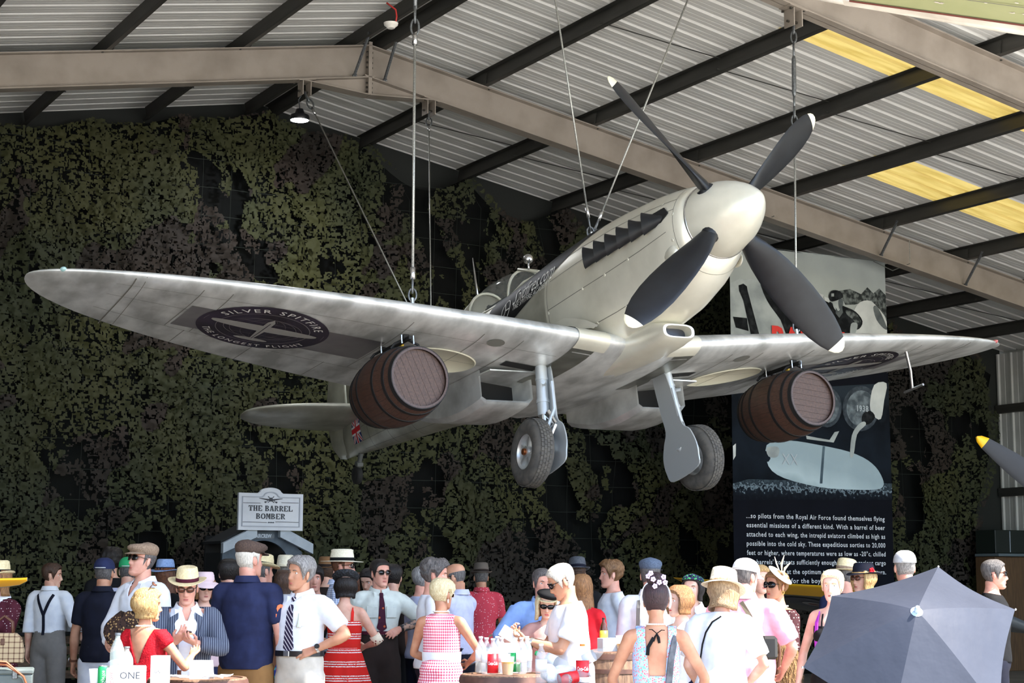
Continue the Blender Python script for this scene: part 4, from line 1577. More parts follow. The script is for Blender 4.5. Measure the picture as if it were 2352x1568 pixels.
P_water = pgrad('spray', [(0, (14, 17, 24)), (.42, (24, 30, 38)), (.55, (120, 136, 146)), (.68, (34, 42, 50)), (1, (60, 72, 80))], 1860, 1100, 1148, 1.5, 17)
P_tank = pgrad('tank_grey', [(0, (48, 60, 70)), (.3, (128, 146, 154)), (.62, (176, 194, 200)), (1, (150, 168, 176))], 1900, 1018, 1126, .35, 3, .20)
P_tank2 = pm('tank_shade', (92, 110, 120), (58, 72, 82), 4)
P_bh = pm('barrel_head', (70, 78, 84), (120, 130, 136), 9, mixr=(.4, .7))
P_barrel = pm('barrel_grey', (40, 46, 52), (70, 78, 86), 8)
rows = [[bn_pt(BWD * i / 60, BHT * j / 80, 0) for i in range(61)] for j in range(81)]
cloth = MB().rings(rows, False, False, closed=False).build('cloth', P_navy, banner, True, fix=False)
bpatch([(1672, 560), (1780, 574), (2037, 603), (2042, 782), (1676, 782)], P_sky, 'printed_sky', .004)
bpatch([(1674, 650), (1700, 640), (1745, 640), (1790, 690), (1870, 720), (1925, 760), (1940, 782), (1676, 782)], P_lt, 'printed_aircraft', .007)
bpatch([(1745, 640), (1770, 622), (1800, 640), (1850, 668), (1890, 690), (1915, 700), (1925, 760), (1940, 782), (1820, 782), (1790, 735), (1760, 690)], P_dk, 'printed_cowling', .010, sm=1)
for k in range(6):
 x, y = 1818 + k * 15, 636 + k * 9
 bpatch([(x, y), (x + 14, y + 5), (x + 11, y + 14), (x + 1, y + 9)], P_wht, 'printed_exhaust', .013)
bpatch([(1740, 640), (1752, 634), (1880, 762), (1872, 782), (1845, 782)], P_dk, 'printed_blade', .014)
bpatch([(1697, 655), (1708, 651), (1716, 657), (1718, 668), (1744, 770), (1744, 782), (1728, 782), (1708, 690), (1698, 668)], P_dk, 'printed_blade', .014)
bpatch([(1683, 727), (1716, 730), (1720, 760), (1690, 752)], P_dk, 'printed_hut', .012)
bpatch([(1925, 668), (1950, 664), (1975, 676), (1990, 660), (2005, 674), (2020, 662), (2038, 678), (2041, 752), (2020, 712), (2000, 690), (1960, 700), (1940, 700)], P_tree, 'printed_trees', .009)
bpatch([(1966, 700), (1990, 690), (2012, 702), (2041, 740), (2042, 782), (1960, 782), (1955, 735)], P_wht, 'printed_wing_root', .012, sm=1)
bpatch([(2004, 706), (2016, 706), (2038, 752), (2030, 754), (2012, 734)], P_mid, 'printed_canopy', .014, sm=1)
# the airman
bpatch([(1908, 712), (1925, 700), (1938, 704), (1962, 716), (1978, 738), (1970, 756), (1952, 760), (1944, 782), (1918, 782), (1910, 750)], P_dk, 'printed_jacket', .016, sm=1)
bpatch([(1913, 690), (1932, 684), (1934, 700), (1928, 712), (1920, 714), (1913, 704)], P_lt, 'printed_face', .018, sm=1)
bpatch([(1903, 678), (1909, 668), (1922, 667), (1932, 674), (1933, 684), (1914, 692), (1905, 690)], P_dk, 'printed_cap', .020, sm=1)
bpatch([(1924, 690), (1933, 686), (1934, 700), (1929, 711), (1925, 706)], P_mid, 'printed_face_shade', .0195, sm=1)
bpatch([(1940, 712), (1962, 720), (1974, 738), (1966, 748), (1956, 734), (1944, 724)], P_tree, 'printed_jacket_folds', .0175, sm=1)
bpatch([(1918, 706), (1924, 716), (1932, 704), (1934, 718), (1926, 730), (1918, 720)], P_mid, 'printed_collar', .019)
bpatch([(1952, 744), (1964, 742), (1966, 752), (1958, 772), (1950, 770)], P_lt, 'printed_hand', .019, sm=1)
bpatch([(1908, 674), (1914, 674), (1914, 681), (1908, 681)], P_lt, 'printed_cap_badge', .023)
# lower photograph
bpatch([(1678, 900), (2046, 880), (2050, 1148), (1683, 1148)], P_night, 'printed_night', .004)
for cx, cy, rx, ry in ((1900, 935, 32, 46), (1976, 938, 42, 52), (1840, 930, 30, 44)):
 bpatch([(cx + rx * math.cos(a), cy + ry * math.sin(a)) for a in np.linspace(0, 2 * PI, 25)[:-1]], P_barrel, 'printed_barrel', .008)
 bpatch([(cx + rx * .8 * math.cos(a), cy + ry * .8 * math.sin(a)) for a in np.linspace(0, 2 * PI, 25)[:-1]], P_bh, 'printed_barrel_head', .011)
bpatch([(2006, 884), (2036, 880), (2030, 920), (2022, 962), (2004, 954), (1996, 930)], P_wht, 'printed_sleeve', .014, sm=1)
bpatch([(1980, 950), (1998, 944), (2008, 958), (1994, 974), (1978, 972)], P_dk, 'printed_glove', .015, sm=1)
bpatch([(1968, 976), (1982, 968), (1986, 976), (1966, 998), (1958, 1046), (1950, 1046), (1954, 1000)], P_lt, 'printed_hose', .016, sm=1)
bpatch([(1683, 1110), (1720, 1100), (2050, 1110), (2050, 1148), (1683, 1148)], P_water, 'printed_spray', .007)
tank = [(1760, 1022), (1800, 1012), (1850, 1016), (1930, 1032), (1980, 1050), (2010, 1072), (2026, 1098), (2028, 1116), (2010, 1124), (1950, 1124), (1880, 1118), (1800, 1098), (1764, 1070)]
bpatch(tank, P_tank, 'printed_tank', .010, sm=1)
bpatch([(1890, 1024), (1895, 1025), (1889, 1110), (1883, 1110)], P_tank2, 'printed_tank_band', .014)
bpatch([(1690, 1032), (1700, 1026), (1760, 1036), (1764, 1060), (1720, 1056), (1692, 1050)], P_night, 'printed_cuff', .012, sm=1)
bpatch([(1760, 1028), (1784, 1026), (1788, 1038), (1782, 1050), (1764, 1048)], P_lt, 'printed_fingers', .013, sm=1)
bpatch([(1850, 1000), (1905, 1010), (1916, 992), (1926, 990), (1914, 1016), (1852, 1008)], P_lt, 'printed_strap', .013)
bpatch([(1683, 1024), (1690, 1018), (1690, 1046), (1684, 1056)], P_wht, 'printed_tag', .012)
P_words = mat('print_white_words', (218, 221, 226), .6)
P_red = mat('print_red_words', (214, 44, 36), .6)
P_num = mat('print_pale_figures', (170, 180, 186), .6)
def bword(txt, x0, x1, y, m, name, hpx, bold=.012, off=.022):
 """a line of print: baseline at y, stretched between two pixel columns, laid on the cloth"""
 me = text_mesh(txt, 1.0, bold=bold, align='LEFT', space=1.12)
 co = np.zeros(len(me.vertices) * 3)
 me.vertices.foreach_get('co', co)
 co = co.reshape(-1, 3)
 ua_, za = ban(x0, y)
 ub_, zb = ban(x1, y)
 h = ban(x0, y - hpx)[1] - za
 sx = (ub_ - ua_) / (co[:, 0].max() - co[:, 0].min())
 sy = h / .73
 mx0 = co[:, 0].min()
 out = []
 for x, yy, _ in co:
  out.append(bn_pt(ua_ - uL0 + (x - mx0) * sx, za - zB0 + yy * sy, off))
 me.vertices.foreach_set('co', np.array(out).ravel())
 me.name = name
 o = bpy.data.objects.new(name, me)
 me.materials.append(m)
 COL.objects.link(o)
 o.parent = banner
LINES = ['...so pilots from the Royal Air Force found themselves flying', 'essential missions of a different kind. With a barrel of beer', 'attached to each wing, the intrepid aviators climbed as high as',
         'possible into the cold sky. These expeditious sorties to 20,000', 'feet or higher, where temperatures were as low as -20\u00b0c, chilled', "the barrels' contents sufficiently enough for the precious cargo",
         'to be consumed at the optimum temperature on their return.', 'A great victory for the boys']
for k, tx in enumerate(LINES):
 y = 1189 + k * 21.2
 x0, x1 = 1713 + k * .4, (2030 + k * .6)
 if k == 7:
  x1 = 1888
  x0 = 1716
 bword(tx, x0, x1, y + (k > 5) * 1.0, P_words, 'typed_line', 11.5)
bword('BARREL', 1770, 1952, 798, P_red, 'red_title', 50, .05, .03)
bword('1938', 1966, 1992, 944, P_num, 'printed_figures', 14, .02, .02)
bword('1938', 1886, 1912, 934, P_num, 'printed_figures', 14, .02, .02)
bword('XX', 1794, 1830, 1066, P_num, 'printed_figures', 26, .0, .02)
# hanging cord from the rafter and top batten
mb = MB().tube([bn_pt(0, BHT, 0), bn_pt(BWD, BHT, 0)], .012, 6)
mb.build('top_batten', P_lt, banner)
ucl, zcl = ban(2006, 600)
MB().tube([(ucl - uL0, 0, zcl - zB0), (ucl - uL0 + .04, -.4, raf_z(ucl) - zB0 - .03), (ucl - uL0 + .04, -.80, raf_z(ucl) - zB0 + .02), (ucl - uL0 + .04, -.80, raf_z(ucl) - zB0 + RH - .05)], .007, 6).build('hanging_cord', M_cable, banner)
ucl2 = ban(1700, 566)[0]
MB().tube([(ucl2 - uL0, 0, BHT), (ucl2 - uL0 + .04, -.4, raf_z(ucl2) - zB0 - .03), (ucl2 - uL0 + .04, -.80, raf_z(ucl2) - zB0 + .02)], .007, 6).build('hanging_cord', M_cable, banner)
# ================================================================== kiosk and sign at the back
VK = 21.9
KU, _kz = bpl(611, 1250, VK)
KM = BMAT @ Matrix.Translation((KU, VK, 0))
def kp(px, py, v=VK):
 u, z = bpl(px, py, v)
 return u - KU, z
M_slate = mat('slate_blue_board', (78, 90, 104), .7, col2=(62, 73, 86), ns=7, nd=5, bump=.1, bs=12)
M_kdark = mat('black_side_board', (24, 26, 30), .8)
M_pale = mat('pale_grey_paint', (176, 186, 198), .6, col2=(156, 166, 180), ns=5, nd=5)
M_signw = mat('sign_white', (206, 210, 220), .55, col2=(192, 197, 208), ns=3)
M_signk = mat('sign_ink', (40, 44, 56), .6)
kiosk = tag(empty('kiosk', KM), 'slate grey arched kiosk with pale eave boards, marked AIRCREW', 'kiosk')
xl, zr_ = kp(511, 1262)
xr, _ = kp(694, 1262)
_, ztop = kp(611, 1216)
arch_c, arch_z = (kp(604, 1300)[0], kp(604, 1300)[1])
ar = kp(604, 1241)[1] - arch_z
aw = (kp(664, 1300)[0] - kp(544, 1300)[0]) / 2
front = [(xl, 0), (xl, kp(511, 1268)[1]), (kp(585, 1217)[0], ztop), (kp(640, 1217)[0], ztop), (xr, kp(694, 1268)[1]), (xr, 0), (arch_c + aw, 0)]
front += [(arch_c + aw * math.cos(a), arch_z + ar * math.sin(a)) for a in np.linspace(0, PI, 21)] + [(arch_c - aw, 0)]
MB().prism(front, .06, lambda a, b, c: (a, c, b)).build('front_panel', M_slate, kiosk)
for x in (xl + .03, xr - .03):
 MB().box((x, .36, kp(511, 1268)[1] / 2), (.05, .6, kp(511, 1268)[1])).build('side_panel', M_kdark, kiosk)
MB().box(((xl + xr) / 2, .68, 1.1), (xr - xl, .05, 2.2)).build('back_panel', mat('dark_inside', (18, 19, 22), .9), kiosk)
for (a, b, c, d) in ((507, 1247, 585, 1207), (713, 1249, 638, 1207)):
 p0, p1 = kp(a, b), kp(c, d)
 th = kp(a, b)[1] - kp(a, b + 23)[1]
 o = MB().prism([p0, p1, (p1[0], p1[1] - th * 1.15), (p0[0], p0[1] - th)], .09, lambda a, b, c: (a, c - .1, b)).build('eave_board', M_pale, kiosk)
 MB().prism([(p0[0], p0[1] + .03), (p1[0], p1[1] + .03), (p1[0], p1[1] - .005), (p0[0], p0[1] - .005)], .7, lambda a, b, c: (a, c - .0, b)).build('roof_slope', M_kdark, kiosk)
q = kp(604, 1231)
plate = [(q[0] + .16 * math.copysign(abs(math.cos(a)) ** .3, math.cos(a)), q[1] + .036 * math.copysign(abs(math.sin(a)) ** .5, math.sin(a))) for a in np.linspace(0, 2 * PI, 33)[:-1]]
pl = MB().prism(plate, .014, lambda a, b, c: (a, -.014 + c, b)).build('name_plate', mat('plate_grey', (70, 80, 92), .5), kiosk)
text_obj('plate_words', 'AIRCREW', .068, M_pale, pl, width=.23, bold=.003, local=frame((q[0], -.018, q[1] - .02), (1, 0, 0), (0, 0, 1)))
sign = tag(empty('sign', KM), 'white shaped sign board reading THE BARREL BOMBER above the kiosk', 'sign')
def board(x0, x1, y0, y1, bw, bt, ins):
 """sign outline with the round bump on top, in kiosk metres, inset by ins"""
 a, z0 = kp(x0, y1)
 b, z1 = kp(x1, y0)
 a, b, z0, z1 = a + ins, b - ins, z0 + ins, z1 - ins
 c = (kp(612, y0)[0])
 r = kp(612 + bw / 2, y0)[0] - c
 h = kp(612, bt)[1] - kp(612, y0)[1] - ins * .2
 top = [(c + r * 1.18 - ins, z1)] + [(c + (r - ins) * math.cos(t), z1 + .012 + h * math.sin(t)) for t in np.linspace(.12, PI - .12, 17)] + [(c - r * 1.18 + ins, z1)]
 return [(a, z0), (b, z0), (b, z1)] + top + [(a, z1)]
bo = MB().prism(board(537, 686, 1136, 1217, 48, 1125, 0), .05, lambda a, b, c: (a, -.16 + c, b)).build('board', M_signw, sign)
fr1, fr2 = board(537, 686, 1136, 1217, 48, 1125, .045), board(537, 686, 1136, 1217, 48, 1125, .057)
n = len(fr1)
mb = MB()
for i in range(n):
 k = (i + 1) % n
 a, b, c, d = fr1[i], fr1[k], fr2[k], fr2[i]
 mb.add([(p[0], -.162, p[1]) for p in (a, b, c, d)] + [(p[0], -.172, p[1]) for p in (a, b, c, d)], [(4, 5, 6, 7), (0, 1, 5, 4), (2, 3, 7, 6)])
mb.build('moulding', mat('sign_moulding_grey', (160, 166, 180), .6), bo)  # raised strip, greyer than the board
for px_ in (563, 655):
 a = kp(px_, 1230)
 MB().box((a[0], -.06, (kp(px_, 1217)[1] + kp(px_, 1236)[1]) / 2 + .02), (.05, .05, .22)).build('bracket', M_slate, sign)
# stencil slab letters drawn as polygons in a 1 x 1 cell
def glyph(ch):
 R = lambda a, b, c, d: [(a, b), (c, b), (c, d), (a, d)]
 def half(cx, cy, rx, ry, t, a0, a1):
  o = [(cx + rx * math.cos(x), cy + ry * math.sin(x)) for x in np.linspace(a0, a1, 13)]
  i = [(cx + (rx - t) * math.cos(x), cy + (ry - .13) * math.sin(x)) for x in np.linspace(a1, a0, 13)]
  return o + i
 st = [R(.02, 0, .40, .10), R(.02, .90, .40, 1), R(.09, .1, .33, .9)]
 if ch == 'T':
  return [R(.0, .86, .46, 1), R(.54, .86, 1, 1), R(0, .68, .1, .86), R(.9, .68, 1, .86), R(.37, .10, .63, .82), R(.25, 0, .75, .10)]
 if ch == 'H':
  return [R(0, 0, .4, .1), R(0, .9, .4, 1), R(.08, .1, .32, .9), R(.6, 0, 1, .1), R(.6, .9, 1, 1), R(.68, .1, .92, .9), R(.36, .45, .64, .56)]
 if ch == 'E':
  return st + [R(.45, .88, .95, 1), R(.85, .7, .95, .88), R(.45, 0, .95, .12), R(.85, .12, .95, .3), R(.4, .45, .7, .55)]
 if ch == 'L':
  return st + [R(.45, 0, .97, .12), R(.87, .12, .97, .34)]
 if ch == 'B':
  return st + [half(.42, .75, .46, .25, .24, -PI / 2, PI / 2), half(.42, .26, .54, .26, .24, -PI / 2, PI / 2)]
 if ch == 'R':
  return st + [half(.42, .73, .50, .27, .24, -PI / 2, PI / 2), [(.44, .42), (.64, .42), (.94, .1), (1.0, .1), (1.0, 0), (.76, 0)]]
 if ch == 'O':
  return [half(.53, .5, .5, .5, .25, -PI / 2, PI / 2), half(.47, .5, .5, .5, .25, PI / 2, PI * 1.5)]
 if ch == 'A':
  return [[(.36, 1), (.46, 1), (.46, .78), (.22, .1), (.10, .1)], [(.52, 1), (.62, 1), (.94, .1), (.68, .1), (.52, .62)], R(0, 0, .32, .1), R(.58, 0, 1.02, .1), R(.32, .26, .58, .35)]
 if ch == 'M':
  return [R(0, 0, .28, .1), R(.06, .1, .17, 1), R(.70, 0, 1.05, .1), R(.75, .1, 1.0, 1), [(.20, 1), (.40, 1), (.56, .36), (.50, .12), (.20, .9)], [(.72, 1), (.58, .5), (.60, .30), (.72, .8)]]
 return []
def stencil(txt, xc, z0, h, width, parent, m):
 n_ = sum(.55 if c == ' ' else 1.16 for c in txt)
 cw = width / n_
 x = xc - width / 2
 for c in txt:
  if c == ' ':
   x += cw * .55
   continue
  mb = MB()
  for poly in glyph(c):
   mb.prism([(x + a * cw, z0 + b * h) for a, b in poly], .006, lambda a, b, q: (a, -.168 + q, b))
  mb.build('letter', m, parent)
  x += cw * 1.16
sc_ = kp(612, 1180)[0]
stencil('THE BARREL', sc_, kp(612, 1174.5)[1], kp(612, 1162)[1] - kp(612, 1174.5)[1], kp(662, 1170)[0] - kp(560, 1170)[0], bo, M_signk)
stencil('BOMBER', sc_, kp(612, 1192.5)[1], kp(612, 1180)[1] - kp(612, 1192.5)[1], kp(644, 1180)[0] - kp(576, 1180)[0], bo, M_signk)
mb = MB()
for a, b, y in ((547, 588, 1155), (636, 675, 1155), (547, 602, 1199), (622, 675, 1199)):
 p0, p1 = kp(a, y), kp(b, y)
 mb.box(((p0[0] + p1[0]) / 2, -.165, p0[1]), (p1[0] - p0[0], .006, .006))
c0 = kp(612, 1200)
for k in (-.03, 0, .03):
 mb.ball((c0[0] + k, -.166, c0[1] - .002), (.014, .004, .008), 8, 5)
mb.build('rule_lines', M_signk, bo)
# little head-on aeroplane
c0 = kp(612, 1149)
mb = MB()
wing_o = [(-.165, .018), (-.02, -.012), (.02, -.012), (.165, .018), (.165, .024), (.03, .012), (-.03, .012), (-.165, .024)]
mb.prism([(c0[0] + a, c0[1] + b) for a, b in wing_o], .006, lambda a, b, q: (a, -.168 + q, b))
mb.ball((c0[0], -.166, c0[1] + .006), (.026, .004, .026), 12, 8)
for a in range(4):
 t = a * PI / 2 + .785
 mb.box((c0[0] + .03 * math.cos(t), -.167, c0[1] + .006 + .03 * math.sin(t)), (.06, .005, .008), Matrix.Rotation(-t, 3, 'Y'))
for s_ in (-1, 1):
 mb.ball((c0[0] + s_ * .08, -.166, c0[1] - .03), (.012, .004, .012), 8, 6)
 mb.box((c0[0] + s_ * .05, -.167, c0[1] - .012), (.05, .005, .006), Matrix.Rotation(s_ * .9, 3, 'Y'))
mb.build('aeroplane_emblem', M_signk, bo)
# ================================================================== bar along the back, with stacked cups
VBR = 18.95
bu0, _ = bpl(30, 1450, VBR)
bu1, _ = bpl(1190, 1440, VBR)
BZ = 1.04
bar = tag(empty('bar_counter', BMAT @ Matrix.Translation((bu0, VBR, 0))), 'long timber bar counter with black top behind the crowd', 'bar')
M_bart = mat('black_bar_top', (26, 26, 28), .35)
M_plank = mat('weathered_plank', (118, 96, 76), .8, col2=(82, 66, 54), ns=6, nd=6, stretch=(1.5, 12, 12), bump=.2, bs=20, bstretch=(1, 10, 10), island=.2)
M_plankd = mat('dark_plank', (74, 58, 48), .8, col2=(50, 40, 34), ns=6, nd=6, stretch=(1.5, 12, 12), bump=.2, bs=20, bstretch=(1, 10, 10), island=.2)
LB = bu1 - bu0
MB().box((LB / 2, .32, BZ - .02), (LB, .7, .04), None, .006).build('bar_top', M_bart, bar)
pk = MB().box((0, 0, 0), (1.98, .03, .085), None, .004).build('plank', M_plank, bar)
first = True
for i in range(int(LB / 2) + 1):
 for r, z in enumerate((.955, .84, .70, .58, .44, .32, .18, .08)):
  o = pk if first else dup(pk, 'plank', bar)
  if r and not first:
   pass
  first = False
  o.location = (1.0 + 2.0 * i + .006 * r, .02 + .006 * (r % 3), z)
  o.rotation_euler = (0, .004 * ((i * 3 + r) % 5 - 2), 0)
for i in range(int(LB / 1) + 1):
 o = MB().box((i * 1.0 + .05, .09, BZ / 2 - .03), (.09, .09, BZ - .06), None, .005).build('post', M_plankd, bar) if i == 0 else dup(o, 'post', bar)
 o.location = (i * 1.0, 0, 0)
M_cup = mat('clear_plastic_cup', (214, 220, 226), .25, alpha=.55, spec=.6)
cup_me = MB().lathe([(.030, 0), (.031, .002), (.043, .112), (.046, .114), (.046, .118), (.042, .118), (.041, .112), (.030, .006), (.0, .005)], 18, cap=False).build('plastic_cup', M_cup, None, True, 40)
cup0 = cup_me
used_cup = False
ORD = ['first', 'second', 'third', 'fourth', 'fifth', 'sixth', 'seventh', 'eighth', 'ninth']
NST = 0
def cups(px, d, n):
 global used_cup, NST
 if NST < 9:
  lb = 'clear plastic cup in the %s stack from the left, right of the man in braces' % ORD[NST]
 else:
  lb = 'clear plastic cup in the %s stack from the left, behind the arm akimbo man' % ORD[NST - 9]
 NST += 1
 P = at(px, 1447, d)
 for k in range(n):
  o = cup_me if not used_cup else cup_me.copy()
  if used_cup:
   COL.objects.link(o)
  used_cup = True
  inv_ = (k == 0)
  o.location = (P.x, P.y, BZ + .002 + k * .0155)
  tag(o, lb, 'cup', 'cups in the ' + lb[25:])
for px_, d_, n_ in ((153, 19.3, 11), (160, 19.05, 12), (167, 19.35, 11), (172, 19.1, 12), (180, 19.4, 17), (186, 19.1, 11), (191, 19.4, 19), (198, 19.1, 9), (202, 19.4, 11), (931, 20.6, 14), (939, 20.9, 18), (946, 20.5, 12), (956, 20.8, 17)):
 cups(px_, d_, n_)
# ================================================================== barrel tables
M_oak = mat('pale_oak_stave', (150, 118, 92), .7, col2=(96, 74, 60), ns=4, nd=6, stretch=(1.2, 9, 9), mixr=(.35, .68), bump=.2, bs=16, bstretch=(1, 10, 10), island=.28)
M_oakt = mat('oak_barrel_top', (140, 104, 82), .6, col2=(100, 72, 58), ns=5, nd=6, stretch=(9, 9, 1.2), bump=.2, bs=16, island=.2)
M_iron = mat('rusty_hoop', (110, 78, 66), .55, metal=.4, col2=(84, 60, 52), ns=12)
def barrel_table(px, d, zt, label):
 P = at(px, 1540, d)
 root = tag(empty('barrel_table', Matrix.Translation((P.x, P.y, zt / 2)) @ Matrix.Rotation(-PI / 2, 4, 'Y')), label, 'barrel', 'barrels used as tables')
 make_barrel(root, zt, .30, .365, (.03, .13, .32, .68, .87, .97), M_oak, M_oakt, M_iron, nst=20, chime=.008, nboards=8)
 return P
T_MID = barrel_table(1163, 11.7, .985, 'oak barrel table crowded with clear bottles, beneath the blush top')
T_LEFT = barrel_table(455, 10.92, 1.0, 'oak barrel table with folded cards and napkins by the pinstripe jacket')
T_GIN = barrel_table(285, 10.2, .99, 'oak barrel table holding gin bottles in front of the red dress')
T_RIGHT = barrel_table(1305, 10.9, .96, 'oak barrel table piled with bottles beside the woman with the bun')
T_BACK = barrel_table(1412, 13.4, 1.07, 'barrel table carrying a brown beer bottle behind the white tee shirt')
T_CASE = barrel_table(10, 10.6, .92, 'barrel table under the grey-green case at far left')
M_pet = mat('clear_bottle', (226, 232, 236), .08, alpha=.20, spec=.8)
M_capw = mat('white_cap', (232, 232, 234), .4)
M_lblw = mat('white_label', (232, 234, 238), .5)
M_lblr = mat('red_label', (214, 26, 38), .45)
M_lblg = mat('green_label', (30, 152, 84), .45)
M_gold_l = mat('beer', (208, 150, 50), .15, alpha=.9)
M_bcup = mat('beer_cup_plastic', (220, 226, 230), .15, alpha=.14, spec=.6)
M_amb = mat('amber_bottle', (74, 36, 14), .1, alpha=.9, coat=.6)
def bottle(px, d, z, label, h=.24, r=.036, m=None, lab=M_lblw, capm=M_capw, txt=None, tcol=None, py=1540, tilt=None, group=None, lz=(.32, .62)):
 P = at(px, py, d)
 Mx = Matrix.Translation((P.x, P.y, z))
 if tilt:
  Mx = Mx @ Matrix.Translation((0, 0, r)) @ Matrix.Rotation(D_(tilt[1]), 4, 'Z') @ Matrix.Rotation(D_(tilt[0]), 4, 'Y')
 root = tag(empty('bottle', Mx), label, 'bottle', group)
 prof = [(.0, .0), (r * .8, 0), (r, .01), (r * .96, h * .18), (r, h * .30), (r, h * .62), (r * .92, h * .70), (r * .62, h * .82), (r * .36, h * .89), (r * .34, h * .96)]
 MB().lathe(prof, 20).build('bottle_body', m or M_pet, root, True, 60)
 MB().lathe([(r * .40, h * .95), (r * .42, h * .955), (r * .42, h), (.0, h)], 14).build('cap', capm, root, True, 40)
 if lab:
  l = MB().lathe([(r * 1.012, h * lz[0]), (r * 1.02, h * lz[0]), (r * 1.02, h * lz[1]), (r * 1.012, h * lz[1])], 24, cap=False).build('wrap_label', lab, root, True)
  if txt:
   me = text_mesh(txt, h * .13, bold=.001, shear=.2 if tcol is M_capw else 0)
   co = np_mesh(me).copy()
   wv = co[:, 0].max() - co[:, 0].min()
   k = min(1.0, r * 1.9 / wv)
   out = [(r * 1.05 * math.sin(x * k / r), -r * 1.05 * math.cos(x * k / r), h * (lz[0] + lz[1]) / 2 + y - h * .04) for x, y, _ in co]
   me.vertices.foreach_set('co', np.array(out).ravel())
   me.name = 'label_words'
   me.materials.append(tcol or M_signk)
   o = bpy.data.objects.new('label_words', me)
   COL.objects.link(o)
   o.parent = l
 return root
def np_mesh(me):
 v = np.zeros(len(me.vertices) * 3)
 me.vertices.foreach_get('co', v)
 return v.reshape(-1, 3)
zt = .988
for px_, d_, h_, lb in ((1104, 11.80, .25, 'clear water bottle with white label, leftmost on the middle barrel'), (1117, 11.58, .25, 'clear water bottle with blue-marked label beside the red-labelled one'), (1142, 11.85, .245, 'clear bottle just right of the red label, set back'),
      (1152, 11.65, .23, 'clear bottle behind the beer cup on the middle barrel'), (1198, 11.65, .24, 'clear bottle with pale label at the right of the middle barrel'), (1210, 11.85, .235, 'clear bottle farthest right on the middle barrel, partly hidden')):
 bottle(px_, d_, zt, lb)
bottle(1132, 11.55, zt, 'bottle with red label and white script on the middle barrel', .235, .036, None, M_lblr, M_capw, 'Coca-Cola', M_capw, lz=(.05, .58))
bottle(1184, 11.70, zt, 'bottle with green label between the beer cup and a clear bottle', .235, .034, None, M_lblg, M_capw, 'Sprite', M_capw, lz=(.05, .58))
P = at(1166, 1530, 11.52)
bc = tag(empty('beer_cup', Matrix.Translation((P.x, P.y, zt))), 'plastic cup of golden beer on the middle barrel', 'cup')
MB().lathe([(.032, .002), (.041, .085), (.0, .085)], 20).build('beer', M_gold_l, bc, True, 40)
MB().lathe([(.034, 0), (.046, .118), (.048, .12), (.044, .118), (.033, .003)], 20, cap=False).build('cup_wall', M_bcup, bc, True, 40)
P = at(1170, 1520, 11.75)
mn = tag(empty('card_stand', Matrix.Translation((P.x, P.y, zt)) @ Matrix.Rotation(.15, 4, 'Z')), 'white folded card behind the beer cup, printed with grey capitals', 'card')
MB().box((0, 0, .10), (.12, .006, .2), Matrix.Rotation(.12, 3, 'X')).build('card_face', M_lblw, mn)
text_obj('card_words', 'GiNE', .032, M_signk, mn, local=frame((.02, -.008, .13), (1, 0, 0), (0, .12, 1)))
# pile of bottles and cans on the right table
zt = .963
bottle(1243, 10.9, zt, 'upright clear bottle with white cap, left of the bottle pile', .25, .036)
bottle(1278, 10.75, zt, 'red-labelled bottle lying across the front of the pile', .23, .036, None, M_lblr, M_capw, 'Coca-Cola', M_capw, tilt=(82, 20), lz=(.08, .6))
bottle(1300, 10.7, zt + .002, 'red-labelled bottle pointing at the camera in the pile', .23, .036, None, M_lblr, M_capw, 'Coca-Cola', M_capw, tilt=(85, 75), lz=(.08, .6))
bottle(1318, 10.95, zt + .075, 'clear bottle lying on top of the pile', .24, .036, tilt=(62, -20))
bottle(1338, 10.85, zt, 'bottle with orange cap and red label standing in the pile', .25, .04, None, M_lblr, mat('orange_cap', (236, 130, 40), .4), 'Coca-Cola', M_capw, lz=(.2, .6))
bottle(1300, 11.0, zt + .07, 'clear bottle with green cap slanting over the pile', .23, .036, capm=M_lblg, tilt=(70, 150))
bag = MB()
for k in range(9):
 a = 2 * PI * k / 9
 bag.ball((.10 * math.cos(a), .07 * math.sin(a), .04 + .03 * (k % 3)), (.07, .06, .05 + .015 * (k % 2)), 10, 7)
P = at(1285, 1550, 10.95)
v_, f_, n_ = None, None, None
M_poly = mat('white_carrier_bag', (232, 232, 236), .35, bump=.5, bs=22)
o = bag.build('carrier_bag', M_poly, None, True)
rm_ = o.modifiers.new('skin', 'REMESH')
rm_.mode, rm_.voxel_size = 'VOXEL', .012
o.location = (P.x, P.y, zt + .005)
o.scale = (.75, .75, .75)
tag(o, 'crumpled white carrier bag under the bottle pile', 'bag')
# beer bottle and box on the rear barrel
zt = 1.073
bottle(1387, 13.3, zt, 'brown glass beer bottle with yellow label behind the white tee shirt', .25, .031, M_amb, mat('yellow_label', (222, 186, 60), .5), mat('dark_cap', (40, 34, 30), .4))
P = at(1400, 1470, 13.25)
bx = tag(empty('drinks_box', Matrix.Translation((P.x, P.y, zt)) @ Matrix.Rotation(.4, 4, 'Z')), 'pale blue card box on the barrel behind the white tee shirt', 'box')
MB().box((0, 0, .05), (.16, .1, .1), None, .003).build('carton', mat('pale_blue_card', (196, 210, 222), .6), bx)
P = at(1428, 1470, 13.2)
c2 = tag(empty('beer_cup', Matrix.Translation((P.x, P.y, zt))), 'half full plastic beer cup beside the pale blue box', 'cup')
MB().lathe([(.032, .002), (.039, .06), (.0, .06)], 18).build('beer', M_gold_l, c2, True, 40)
MB().lathe([(.034, 0), (.046, .118), (.048, .12), (.044, .118), (.033, .003)], 18, cap=False).build('cup_wall', M_bcup, c2, True, 40)
